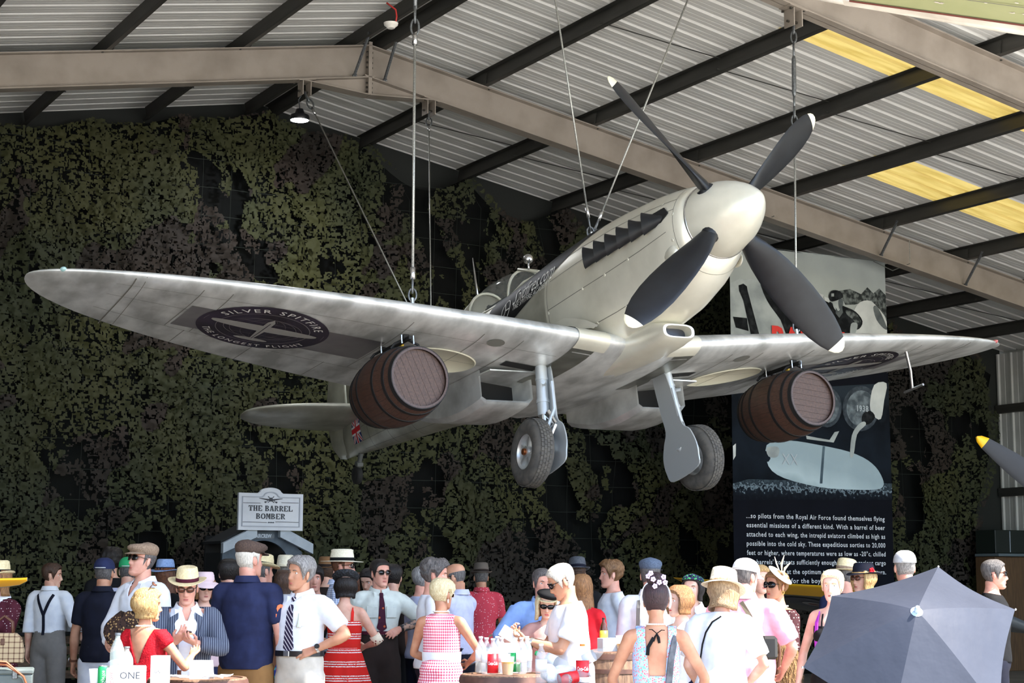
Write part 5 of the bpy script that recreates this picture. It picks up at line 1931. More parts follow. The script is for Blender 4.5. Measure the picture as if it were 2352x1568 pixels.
# gin table
zt = .993
M_glassb = mat('glass_bottle', (206, 222, 220), .05, alpha=.24, spec=.8)
bottle(268, 10.25, zt, 'tall clear spirit bottle with grey neck in front of the red dress', .30, .042, M_glassb, None, mat('grey_neck', (92, 98, 106), .4))
bottle(290, 10.3, zt, 'shorter clear spirit bottle with grey screw cap in front of the red dress', .22, .04, M_glassb, None, mat('grey_screw_cap', (150, 152, 156), .35, metal=.6))
def box_thing(name, px, d, z, dims, rz, m, label, cat, txt=None, ts=.05, py=1540, tcol=None, dx=0.):
 P = at(px, py, d)
 r = tag(empty(name, Matrix.Translation((P.x, P.y, z)) @ Matrix.Rotation(rz, 4, 'Z')), label, cat)
 MB().box((0, 0, dims[2] / 2), dims, None, .003).build('carton', m, r)
 MB().box((0, 0, dims[2] + .002), (dims[0] * .98, dims[1] * .98, .004)).build('lid_flap', m, r)
 if txt:
  text_obj('carton_words', txt, ts, tcol or M_signk, r, local=frame((dx, -dims[1] / 2 - .002, dims[2] * .45), (1, 0, 0), (0, 0, 1)))
 return r
M_boxw = mat('white_carton', (236, 236, 238), .5)
box_thing('drinks_box', 294, 9.98, zt, (.19, .11, .12), .05, M_boxw, 'white carton printed ONE at the front of the gin table', 'box', 'ONE', .055, dx=.02)
box_thing('drinks_box', 368, 10.15, zt - .0, (.09, .08, .17), -.2, M_boxw, 'tall white carton with small grey label right of the gin bottles', 'box', 'GIN', .02)
def can(px, d, z, m, label, txt, tcol):
 P = at(px, 1545, d)
 r = tag(empty('drink_can', Matrix.Translation((P.x, P.y, z))), label, 'can')
 c = MB().lathe([(.026, 0), (.033, .008), (.033, .105), (.027, .118), (.0, .116)], 22).build('can_body', m, r, True, 40)
 MB().lathe([(.027, .117), (.028, .121), (.025, .121), (.024, .117)], 20, cap=False).build('rim', M_chrome, r, True)
 me = text_mesh(txt, .03)
 co = np_mesh(me).copy()
 out = [(.034 * math.sin(y / .033), -.034 * math.cos(y / .033), .06 + x) for x, y, _ in co]
 me.vertices.foreach_set('co', np.array(out).ravel())
 me.name = 'can_words'
 me.materials.append(tcol)
 o = bpy.data.objects.new('can_words', me)
 COL.objects.link(o)
 o.parent = c
can(238, 10.05, zt, M_lblg, 'green drink can at the left of the gin table', 'Sprite', M_capw)
can(257, 9.95, zt, mat('pale_can', (232, 228, 228), .35), 'pale drink can with red script in front of the spirit bottles', 'Coke', M_lblr)
cup_b = tag(empty('plastic_glass', Matrix.Translation(at(222, 1560, 10.1) * 1.0)), 'clear plastic tumbler at the left edge of the gin table', 'cup')
cup_b.location.z = zt
MB().lathe([(.034, 0), (.046, .10), (.044, .10), (.033, .003)], 18, cap=False).build('cup_wall', M_cup, cup_b, True, 40)
# cards and napkins on the next barrel
zt = 1.003
for px_, rz_, lb in ((449, .25, 'folded white drinks card at left of the pair on the napkin table'), (474, -.25, 'folded white drinks card at right of the pair on the napkin table')):
 P = at(px_, 1545, 10.75)
 r = tag(empty('drinks_card', Matrix.Translation((P.x, P.y, zt)) @ Matrix.Rotation(rz_, 4, 'Z')), lb, 'card')
 for s_ in (-1, 1):
  MB().box((0, s_ * .02, .055), (.075, .003, .115), Matrix.Rotation(s_ * .22, 3, 'X')).build('card_leaf', M_boxw, r)
 text_obj('card_words', 'SiNE' if rz_ > 0 else '* * *', .018, M_signk, r, local=frame((0, -.026, .07), (1, 0, 0), (0, .22, 1)))
for k, (px_, d_) in enumerate(((402, 10.6), (425, 10.55), (490, 10.62), (508, 10.7))):
 P = at(px_, 1552, d_)
 mb = MB()
 g_ = [[Vector((.022 * (i - 3), .018 * (j - 3), .012 + .02 * float(vnoise(np.array(i * .9 + k * 7.), np.array(j * .9 + k))))) for i in range(7)] for j in range(7)]
 mb.rings(g_, False, False, closed=False)
 o = mb.build('paper_napkin', mat('white_tissue', (240, 240, 242), .9), None, True)
 so = o.modifiers.new('t', 'SOLIDIFY')
 so.thickness = .003
 o.location = (P.x, P.y, zt)
 tag(o, ['crumpled white napkin at left edge of the card table', 'crumpled white napkin left of the folded cards', 'crumpled white napkin in front of the right folded card', 'crumpled white napkin at right edge of the card table'][k], 'napkin', 'napkins on the card table')
# grey-green case with leather straps, far left
P = at(22, 1552, 10.35)
cs = tag(empty('equipment_case', Matrix.Translation((P.x - .08, P.y, .922)) @ Matrix.Rotation(.25, 4, 'Z')), 'worn grey-green case with tan leather straps at bottom left corner', 'case')
M_case = mat('worn_green_case', (96, 106, 104), .6, col2=(78, 86, 84), ns=9, nd=6, bump=.1, bs=30)
MB().box((0, 0, .065), (.42, .26, .13), None, .008).build('case_body', M_case, cs)
MB().box((0, 0, .145), (.43, .27, .03), None, .008).build('case_lid', M_case, cs)
for x in (-.1, .11):
 MB().box((x, -.138, .13), (.03, .012, .05), None, .003).build('latch', M_galv, cs)
M_strap = mat('tan_leather_strap', (150, 84, 48), .45, col2=(126, 68, 40), ns=10)
for k, (dx, hz) in enumerate(((0, .0), (.03, .02))):
 MB().tube([(-.28, -.14 - dx, .16), (-.1, -.15 - dx, .20 + hz), (.06, -.15 - dx, .185 + hz), (.16, -.15 - dx, .12), (.20, -.15 - dx, .02)], [(.014, .006)] * 5, 8).build('carry_strap', M_strap, cs, True)
# ================================================================== second aircraft standing at the right
M_dkair = mat('dark_sea_grey', (62, 66, 68), .5, col2=(50, 54, 56), ns=2)
M_ylw = mat('identification_yellow', (240, 182, 20), .45)
park = tag(empty('parked_aircraft'), 'dark parked aircraft with yellow wing edge and yellow propeller tips, at right', 'aircraft')
A0, A1 = at(1496, 1325, 20.6), at(2140, 1358, 17.6)
dl = (A1 - A0)
ch = Vector((dl.y, -dl.x, 0)).normalized() * -1
if ch.y < 0:
 ch = -ch
Ax = dl.normalized()
rs = []
for t in np.linspace(0, 1, 24):
 e = max(.05, math.sqrt(1 - (1 - min(1, t / .35)) ** 2))
 c_ = e * (1.5 + .7 * t)
 o_ = A0 + dl * t
 th_ = .07 * e + .01 * t
 ring = []
 for k in range(20):
  a = 2 * PI * k / 20
  s_ = (1 - math.cos(a)) / 2
  up = math.sin(a) * th_ * (.5 + .9 * math.sqrt(s_) * (1 - s_)) * .9
  ring.append(o_ + ch * (c_ * s_ + (1 - e) * .4) + Vector((0, 0, up - c_ * s_ * .22)))
 rs.append(ring)
pw = MB().rings(rs).build('wing', M_dkair, park, True)
rs2 = [[p + Vector((0, 0, .0)) - ch * .006 for p in (r[-3:] + r[:3])] for r in rs]
MB().rings(rs2, False, False, closed=False).build('yellow_edge', M_ylw, pw, True)
# dull roundel under the wing
def uw(t, s_):
 e = max(.05, math.sqrt(1 - (1 - min(1, t / .35)) ** 2))
 c_ = e * (1.5 + .7 * t)
 th_ = .07 * e + .01 * t
 return A0 + dl * t + ch * (c_ * s_ + (1 - e) * .4) + Vector((0, 0, -math.sqrt(max(0, s_ * (1 - s_))) * 2 * th_ * (.5 + .9 * math.sqrt(s_) * (1 - s_)) * .9 - c_ * s_ * .22 - .008))
for r_, m, n_, o_ in ((.36, mat('roundel_dark_blue', (36, 42, 58), .5), 'roundel', 0), (.14, mat('roundel_grey', (120, 122, 122), .5), 'roundel_centre', .004), (.07, mat('roundel_red', (92, 40, 40), .5), 'roundel_spot', .008)):
 MB().add([uw(.46 + r_ * math.cos(a) / dl.length, .42 + r_ * .9 * math.sin(a) / 1.9) - Vector((0, 0, o_)) for a in np.linspace(0, 2 * PI, 33)[:-1]], [tuple(range(32))]).build(n_, m, pw, fix=False)
# its nose, beyond the right edge of the picture, and one propeller blade reaching in
HUB = at(2560, 1235, 17.9)
tipP = at(2243, 1003, 18.2)
bd = (HUB - tipP)
BLn = bd.length
bd.normalize()
wd_ = Vector((bd.z, 0, -bd.x)).normalized()
secs = []
for t, w in ((0, .014), (.02, .054), (.065, .085), (.25, .14), (.5, .18), (.75, .17), (1, .12)):
 o_ = tipP + bd * (BLn * t)
 secs.append([o_ + wd_ * (w * math.cos(a) * .8) + Vector((0, 1, 0)) * (.03 * math.sin(a) + .04 * t * math.cos(a)) for a in [2 * PI * k / 14 for k in range(14)]])
bl2 = MB().rings(secs[2:]).build('propeller_blade', mat('charcoal_blade', (52, 52, 54), .75), park, True, 50)
MB().rings(secs[:3]).build('blade_tip', M_ylw, bl2, True, 50)
fwd = Vector((-.35, -1, .12)).normalized()
Rn = fwd.to_track_quat('X', 'Z').to_matrix()
mb = MB().lathe([(.01, .35), (.1, .3), (.2, .15), (.26, 0), (.27, -.1)], 24, axis='X')
mb.v = [tuple(HUB + Rn @ Vector(p)) for p in mb.v]
mb.build('spinner', M_black, park, True, 50)
mb = MB().lathe([(.30, -.12), (.40, -.6), (.48, -1.4), (.5, -2.6), (.42, -4.2), (.2, -6)], 24, axis='X')
mb.v = [tuple(HUB + Rn @ Vector((p[0], p[1], p[2] - .1))) for p in mb.v]
mb.build('fuselage', M_dkair, park, True, 50)
mb = MB().tube([HUB + Rn @ Vector((-1.6, .7, -.4)), (HUB + Rn @ Vector((-1.5, .8, 0))).xy.to_3d() + Vector((0, 0, .3))], .06, 10)
mb.build('undercarriage_leg', M_leg, park, True)
q_ = (HUB + Rn @ Vector((-1.5, .8, 0))).xy.to_3d() + Vector((0, 0, .3))
MB().lathe([(.12, -.09), (.26, -.1), (.3, 0), (.26, .1), (.12, .09)], 24, q_, 'X').build('wheel', M_rubber, park, True)
# yellow-edged wing tip poking in at the left
tipw = tag(empty('trainer_wing'), 'yellow edged wing tip poking in at left border above the polka dots', 'aircraft wing')
W0, W1 = at(62, 1329, 11.6), at(-420, 1338, 11.0)
d_ = W1 - W0
rs, rs2 = [], []
for t in np.linspace(0, 1, 16):
 e = max(.06, math.sqrt(1 - (1 - min(1, t / .25)) ** 2))
 o_ = W0 + d_ * t
 ring = []
 for k in range(18):
  a = 2 * PI * k / 18
  s_ = (1 - math.cos(a)) / 2
  ring.append(o_ + Vector((-.25 * s_, 1, 0)) * (.8 * e * s_) + Vector((0, 0, math.sin(a) * (.012 + .016 * e * t + .008 * e) - .05 * s_ * e)))
 rs.append(ring)
wq = MB().rings(rs).build('wing_panel', mat('pale_grey_dope', (150, 152, 152), .5), tipw, True)
MB().rings([[p - Vector((0, .005, 0)) for p in r[-5:] + r[:6]] for r in rs], True, True, closed=False).build('yellow_edge', M_ylw, wq, True)
MB().tube([W1 + Vector((-.1, .4, -.1)), (W1.x - .1, W1.y + .4, 0)], .05, 8).build('support_leg', M_leg, tipw)
# green wing of another aircraft hung in the top right corner
gw = tag(empty('hanging_wing'), 'olive green aircraft wing with pale chipped edge in top right corner', 'aircraft wing')
G0, G1 = at(1866, -8, 10.6), at(2480, 78, 10.0)
gd = (G1 - G0).normalized()
gc = Vector((-.12, -.93, .10))
gc = (gc - gd * gc.dot(gd)).normalized()
gn = gd.cross(gc).normalized()
if gn.z < 0:
 gn = -gn
Lg = (G1 - G0).length + .6
rs = []
for t in np.linspace(0, 1, 14):
 k = .35 + .65 * min(1, t * 1.8)
 o_ = G0 + gd * (Lg * t)
 ring = []
 for a in np.linspace(0, 2 * PI, 17)[:-1]:
  ring.append(o_ + gc * (-.065 * k * math.cos(a) * .9) + gn * (.055 * k * math.sin(a)))
 rs.append(ring)
M_cream = mat('chipped_cream_paint', (206, 200, 188), .5, col2=(178, 170, 158), ns=5, nd=6)
M_olive = mat('chipped_olive_paint', (142, 146, 104), .5, col2=(150, 152, 112), ns=3)
M_rust = mat('rust_red_edge', (96, 44, 34), .7)
MB().rings(rs).build('leading_edge', M_cream, gw, True)
def gq(t, c, n=0.):
 return G0 + gd * (Lg * t) + gc * c + gn * n
rows = [[gq(t, c, -.04 - .02 * c) for t in np.linspace(.12, 1, 12)] for c in np.linspace(.105, 2.2, 8)]
top = [[p + gn * .1 for p in r] for r in rows]
mb = MB().rings(rows, False, False, closed=False)
mb.rings(top, False, False, closed=False)
gs = mb.build('green_skin', M_olive, gw, fix=False)
rows = [[gq(t, c, -.045 + .02 * (c - .06)) for t in np.linspace(.10, 1, 12)] for c in (.03, .05, .08, .10)]
MB().rings(rows, False, False, closed=False).build('bare_edge', M_cream, gw, fix=False)
rows = [[gq(t, c, -.05) for t in np.linspace(.12, 1, 12)] for c in (.10, .122)]
MB().rings(rows, False, False, closed=False).build('rust_edge', M_rust, gw, fix=False)
rows = [[gq(t, c, -.052 - .02 * c) for t in np.linspace(.12, 1, 12)] for c in (.36, .368)]
MB().rings(rows, False, False, closed=False).build('wing_joint', M_dkseam, gw, fix=False)
for t_, c_ in ((.35, .5), (.8, .5)):
 g_ = gq(t_, c_, .05)
 MB().tube([g_, (g_.x, g_.y, ZR - .9)], .012, 6).build('hanging_wire', M_cable, gw)
# paint chips
chip = MB()
rg2 = random.Random(3)
for k in range(26):
 t_, c_ = rg2.uniform(.2, .8), rg2.uniform(.24, .5)
 a, b = rg2.uniform(.006, .02), rg2.uniform(.004, .010)
 q = [gq(t_ + a * math.cos(w) / Lg, c_ + b * math.sin(w), -.0435 - .02 * c_) for w in np.linspace(0, 2 * PI, 7)[:-1]]
 chip.add(q, [tuple(range(6))])
o = chip.build('paint_chips', M_cream, gs, fix=False)
o['kind'] = 'stuff'
# cupboards against the right end of the back wall
P0, P1 = bpl(2290, 1216, 23.0), bpl(2420, 1216, 23.0)
cab = tag(empty('store_cupboard', BMAT @ Matrix.Translation((P0[0], 23.0, 0))), 'dark green store cupboard with brown lower doors at far right', 'cupboard')
w_ = P1[0] - P0[0]
z1_, z2_ = P0[1], bpl(2300, 1270, 23.0)[1]
MB().box((w_ / 2, .3, (z1_ + z2_) / 2), (w_, .5, z1_ - z2_), None, .01).build('dark_upper_doors', mat('dark_green_door', (24, 32, 28), .5), cab)
MB().box((w_ / 2, .26, z2_ - .03), (w_ + .04, .6, .05), None, .006).build('grey_shelf', mat('grey_shelf', (92, 104, 110), .6), cab)
MB().box((w_ / 2, .32, (z2_ - .06) / 2), (w_, .5, z2_ - .06), None, .01).build('brown_lower_doors', mat('brown_door', (104, 78, 52), .6, col2=(84, 62, 42), ns=5, stretch=(6, 6, .6)), cab)
for k in (.25, .6):
 MB().box((w_ * k, .045, (z1_ + z2_) / 2), (.012, .012, z1_ - z2_ - .04)).build('door_strip', M_pale, cab)
# ================================================================== people
def np_mesh(me):
 v = np.zeros(len(me.vertices) * 3)
 me.vertices.foreach_get('co', v)
 return v.reshape(-1, 3)
def remeshed(mb, voxel, smooth=3, dec=None):
 """one continuous surface from overlapping closed tubes"""
 me = bpy.data.meshes.new('tmp')
 me.from_pydata(mb.v, [], mb.f)
 o = bpy.data.objects.new('tmp', me)
 COL.objects.link(o)
 r = o.modifiers.new('r', 'REMESH')
 r.mode = 'VOXEL'
 r.voxel_size = voxel
 if smooth:
  sm = o.modifiers.new('s', 'SMOOTH')
  sm.factor, sm.iterations = .5, smooth
 if dec:
  d = o.modifiers.new('d', 'DECIMATE')
  d.ratio = dec
 dg = bpy.context.evaluated_depsgraph_get()
 out = bpy.data.meshes.new_from_object(o.evaluated_get(dg))
 bpy.data.objects.remove(o)
 bpy.data.meshes.remove(me)
 v = np_mesh(out)
 n = len(out.polygons)
 ls, lt = np.zeros(n, np.int32), np.zeros(n, np.int32)
 out.polygons.foreach_get('loop_start', ls)
 out.polygons.foreach_get('loop_total', lt)
 lv = np.zeros(len(out.loops), np.int32)
 out.loops.foreach_get('vertex_index', lv)
 faces = [lv[a:a + b] for a, b in zip(ls, lt)]
 nr = np.zeros(len(out.vertices) * 3)
 out.vertices.foreach_get('normal', nr)
 bpy.data.meshes.remove(out)
 return v, faces, nr.reshape(-1, 3)
def from_np(name, v, faces, m, parent, smooth=True):
 me = bpy.data.meshes.new(name)
 me.vertices.add(len(v))
 me.vertices.foreach_set('co', np.asarray(v, float).ravel())
 lt = np.array([len(f) for f in faces], np.int32)
 fl = np.concatenate(faces).astype(np.int32) if len(faces) else np.zeros(0, np.int32)
 me.loops.add(len(fl))
 me.loops.foreach_set('vertex_index', fl)
 me.polygons.add(len(faces))
 me.polygons.foreach_set('loop_start', (np.cumsum(lt) - lt).astype(np.int32))
 me.polygons.foreach_set('loop_total', lt)
 me.polygons.foreach_set('use_smooth', [smooth] * len(faces))
 me.update()
 me.validate()
 me.materials.append(m)
 o = bpy.data.objects.new(name, me)
 COL.objects.link(o)
 o.parent = parent
 return o
def cut(v, faces, g):
 """keep the faces where g > 0 and slide the new rim onto g = 0"""
 val = g(v)
 fk = [f for f in faces if val[f].mean() > 0]
 if not fk:
  return v, fk
 used = np.unique(np.concatenate(fk))
 allf = np.concatenate(faces)
 # rim vertices: used by kept and by dropped faces
 dr = [f for f in faces if val[f].mean() <= 0]
 if dr:
  rim = np.intersect1d(used, np.unique(np.concatenate(dr)))
  p = v[rim].copy()
  for _ in range(2):
   e = 1e-3
   g0 = g(p)
   gr = np.stack([(g(p + e * np.eye(3)[k]) - g0) / e for k in range(3)], 1)
   st = g0[:, None] * gr / np.maximum((gr ** 2).sum(1), .05)[:, None]
   l = np.linalg.norm(st, axis=1)
   st *= (np.minimum(l, .015) / np.maximum(l, 1e-9))[:, None]
   p = p - st
  v = v.copy()
  v[rim] = p
 mp = -np.ones(len(v), np.int64)
 mp[used] = np.arange(len(used))
 return v[used], [mp[f] for f in fk]
M_leathd = mat('black_leather', (26, 24, 24), .35)
def skin_mat(tone):
 c = {'fair': ((226, 180, 156), (206, 150, 128)), 'pink': ((222, 166, 144), (200, 138, 118)), 'tan': ((200, 148, 118), (178, 122, 94)), 'pale': ((232, 192, 172), (214, 164, 144))}[tone]
 m = mat('skin_' + tone, c[0], .5, col2=c[1], ns=9, nd=3, spec=.35)
 b = m.node_tree.nodes['Principled BSDF']
 b.inputs['Subsurface Weight'].default_value = .12
 b.inputs['Subsurface Radius'].default_value = (.012, .005, .003)
 b.inputs['Subsurface Scale'].default_value = 1.0
 return m
def hair_mat(name, c1, c2):
 return mat('hair_' + name, c1, .42, col2=c2, ns=30, nd=4, stretch=(5, 5, .7), mixr=(.35, .65), bump=.5, bs=55, bstretch=(5, 5, .5), spec=.35)
def cloth(name, c1, c2=None, rough=.85, ns=14, bump=.12):
 c2 = c2 or tuple(max(0, v * .93) for v in c1)
 return mat('cloth_' + name, c1, rough, col2=c2, ns=ns, bump=bump, bs=9, spec=.2)
def pat(name, base, ink, kind, sc=40., duty=.3, axis=0, ink2=None, rough=.8):
 """woven or printed pattern in the wearer's own coordinates"""
 if 'pat_' + name in MATS:
  return MATS['pat_' + name]
 m = bpy.data.materials.new('pat_' + name)
 m.use_nodes = True
 nt = m.node_tree
 L = nt.links.new
 b = nt.nodes['Principled BSDF']
 b.inputs['Roughness'].default_value = rough
 b.inputs['Specular IOR Level'].default_value = .2
 tc = nt.nodes.new('ShaderNodeTexCoord')
 sp = nt.nodes.new('ShaderNodeSeparateXYZ')
 L(tc.outputs['Object'], sp.inputs[0])
 def M(op, a, c=None):
  n = nt.nodes.new('ShaderNodeMath')
  n.operation = op
  for i, q in enumerate((a, c)):
   if q is None:
    continue
   if isinstance(q, (int, float)):
    n.inputs[i].default_value = q
   else:
    L(q, n.inputs[i])
  return n.outputs[0]
 def stripe(ax, s, d, off=0.):
  if ax == 3:   # slanting
   q = M('ADD', sp.outputs[0], M('MULTIPLY', sp.outputs[2], .75))
  elif ax == 4:   # round the body: horizontal angle
   q = M('MULTIPLY', M('ARCTAN2', sp.outputs[0], sp.outputs[1]), .16)
  else:
   q = sp.outputs[ax]
  f = M('FRACT', M('ADD', M('MULTIPLY', q, s), off + 100.0))
  return M('LESS_THAN', f, d)
 def mix(f, a, c):
  n = nt.nodes.new('ShaderNodeMix')
  n.data_type = 'RGBA'
  L(f, n.inputs[0])
  for i, q in ((6, a), (7, c)):
   if isinstance(q, tuple):
    n.inputs[i].default_value = lin(q) + (1,)
   else:
    L(q, n.inputs[i])
  return n.outputs[2]
 if kind == 'stripe':
  col = mix(stripe(axis, sc, duty), base, ink)
 elif kind == 'check':
  a, c = stripe(0 if axis == 9 else 4, sc, duty), stripe(2, sc, duty)
  half = tuple((p + q) / 2 for p, q in zip(base, ink))
  col = mix(M('MULTIPLY', a, c), mix(M('MAXIMUM', a, c), base, half), ink)
 elif kind == 'dots' or kind == 'flowers':
  vo = nt.nodes.new('ShaderNodeTexVoronoi')
  vo.inputs['Scale'].default_value = sc
  vo.inputs['Randomness'].default_value = .25 if kind == 'dots' else .9
  L(tc.outputs['Object'], vo.inputs['Vector'])
  dot = M('LESS_THAN', vo.outputs['Distance'], duty)
  if kind == 'flowers' and ink2:
   se = nt.nodes.new('ShaderNodeSeparateColor')
   L(vo.outputs['Color'], se.inputs[0])
   col = mix(dot, base, mix(M('GREATER_THAN', se.outputs[0], .5), ink, ink2))
  else:
   col = mix(dot, base, ink)
 elif kind == 'bands':      # groups of narrow lines round the skirt
  a = stripe(2, sc, .42)
  c = stripe(2, sc * 6, .45)
  vo = nt.nodes.new('ShaderNodeTexNoise')
  vo.inputs['Scale'].default_value = 130
  L(tc.outputs['Object'], vo.inputs['Vector'])
  col = mix(M('MULTIPLY', a, M('MULTIPLY', c, M('GREATER_THAN', vo.outputs['Fac'], .42))), base, ink)
 L(col, b.inputs['Base Color'])
 MATS['pat_' + name] = m
 return m
HEAD = [(-.121, .010, -.068, -.046), (-.113, .028, -.083, -.022), (-.097, .044, -.089, .006), (-.075, .0545, -.088, .038), (-.05, .061, -.087, .062), (-.02, .067, -.086, .080), (.01, .070, -.085, .090),
  (.036, .073, -.089, .097), (.062, .0735, -.087, .099), (.086, .067, -.075, .090), (.105, .050, -.052, .068), (.117, .026, -.024, .036), (.1205, .006, -.004, .012)]
def head_ring(h):
 for i in range(len(HEAD) - 1):
  a, b = HEAD[i], HEAD[i + 1]
  if a[0] <= h <= b[0]:
   t = (h - a[0]) / (b[0] - a[0])
   t = t * t * (3 - 2 * t) * .3 + t * .7
   return [p + (q - p) * t for p, q in zip(a, b)]
 return list(HEAD[0] if h < 0 else HEAD[-1])
G = lambda x, s: math.exp(-(x / s) ** 2)
def head_pt(th, h, off=0., face=True, nose=1.):
 """th = 0 is straight ahead (-Y), counted towards +X"""
 _, w, yf, yb = head_ring(h)
 cy = (yf + yb) / 2 + .01 * (1 if h > -.1 else 0)
 fy, by = cy - yf, yb - cy
 c, s = math.cos(th), math.sin(th)
 ex = 2.35 if c > 0 else 2.05
 x = math.copysign(abs(s) ** (2 / ex), s) * (w + off)
 y = cy - math.copysign(abs(c) ** (2 / ex), c) * ((fy if c > 0 else by) + off)
 z = h + off * (max(0, h - .06) / .06) * .9
 if face and c > 0:
  d = 0.
  d += nose * .026 * G(x, .0115) * (G(h + .031, .017) if h < -.031 else max(0, 1 - (h + .031) / .075) ** 1.2)
  d += nose * .007 * G(abs(x) - .013, .007) * G(h + .036, .010)
  d -= .010 * G(abs(x) - .031, .015) * G(h - .010, .012)
  d += .004 * G(abs(x) - .03, .02) * G(h - .034, .008)
  d += .004 * G(abs(x) - .042, .016) * G(h + .025, .018)
  d += .0045 * G(x, .021) * G(h + .0665, .0085)
  d -= .0035 * G(x, .022) * G(h + .066, .002)
  d -= .003 * G(x, .02) * G(h + .084, .006)
  d += .004 * G(x, .018) * G(h + .102, .01)
  y -= d
 return Vector((x, y, z))
def head_mesh(nose=1.):
 mb = MB()
 ths = []
 for k in range(44):
  t = k / 44 * 2 * PI
  ths.append(t - .38 * math.sin(t))
 hs = list(np.linspace(-.1205, -.04, 17)) + list(np.linspace(-.034, .05, 15)) + list(np.linspace(.06, .12, 10))
 mb.rings([[head_pt(t, h, 0, True, nose) for t in ths] for h in hs], True, True)
 for s in (-1, 1):
  R = Matrix.Rotation(s * .35, 3, 'Z') @ Matrix.Rotation(-.2, 3, 'X')
  mb.ball((s * .0735, .008, -.004), (.009, .019, .031), 10, 8, R)
  mb.ball((s * .0745, .004, -.026), (.007, .010, .011), 8, 6)
 return mb
def loft_chain(mb, pts, rads, n=14, sub=3, up=None):
 """smooth tapered tube through joints"""
 P, R = [], []
 for i in range(len(pts) - 1):
  for k in range(sub):
   t = k / sub
   P.append(Vector(pts[i]).lerp(Vector(pts[i + 1]), t))
   r0, r1 = rads[i], rads[i + 1]
   if isinstance(r0, (tuple, list)):
    R.append(tuple(a + (b - a) * t for a, b in zip(r0, r1)))
   else:
    R.append(r0 + (r1 - r0) * t)
 P.append(Vector(pts[-1]))
 R.append(rads[-1])
 mb.tube(P, R, n, up)
 return mb
def ik(a, b, l1, l2, pole):
 a, b, pole = Vector(a), Vector(b), Vector(pole)
 d = b - a
 D = min(d.length, (l1 + l2) * .995)
 d = d.normalized()
 b = a + d * D
 q = (l1 * l1 - l2 * l2 + D * D) / (2 * D)
 h = math.sqrt(max(0, l1 * l1 - q * q))
 p = pole - d * pole.dot(d)
 p = p.normalized() if p.length > 1e-5 else Vector((0, 1, 0))
 return a + d * q + p * h, b
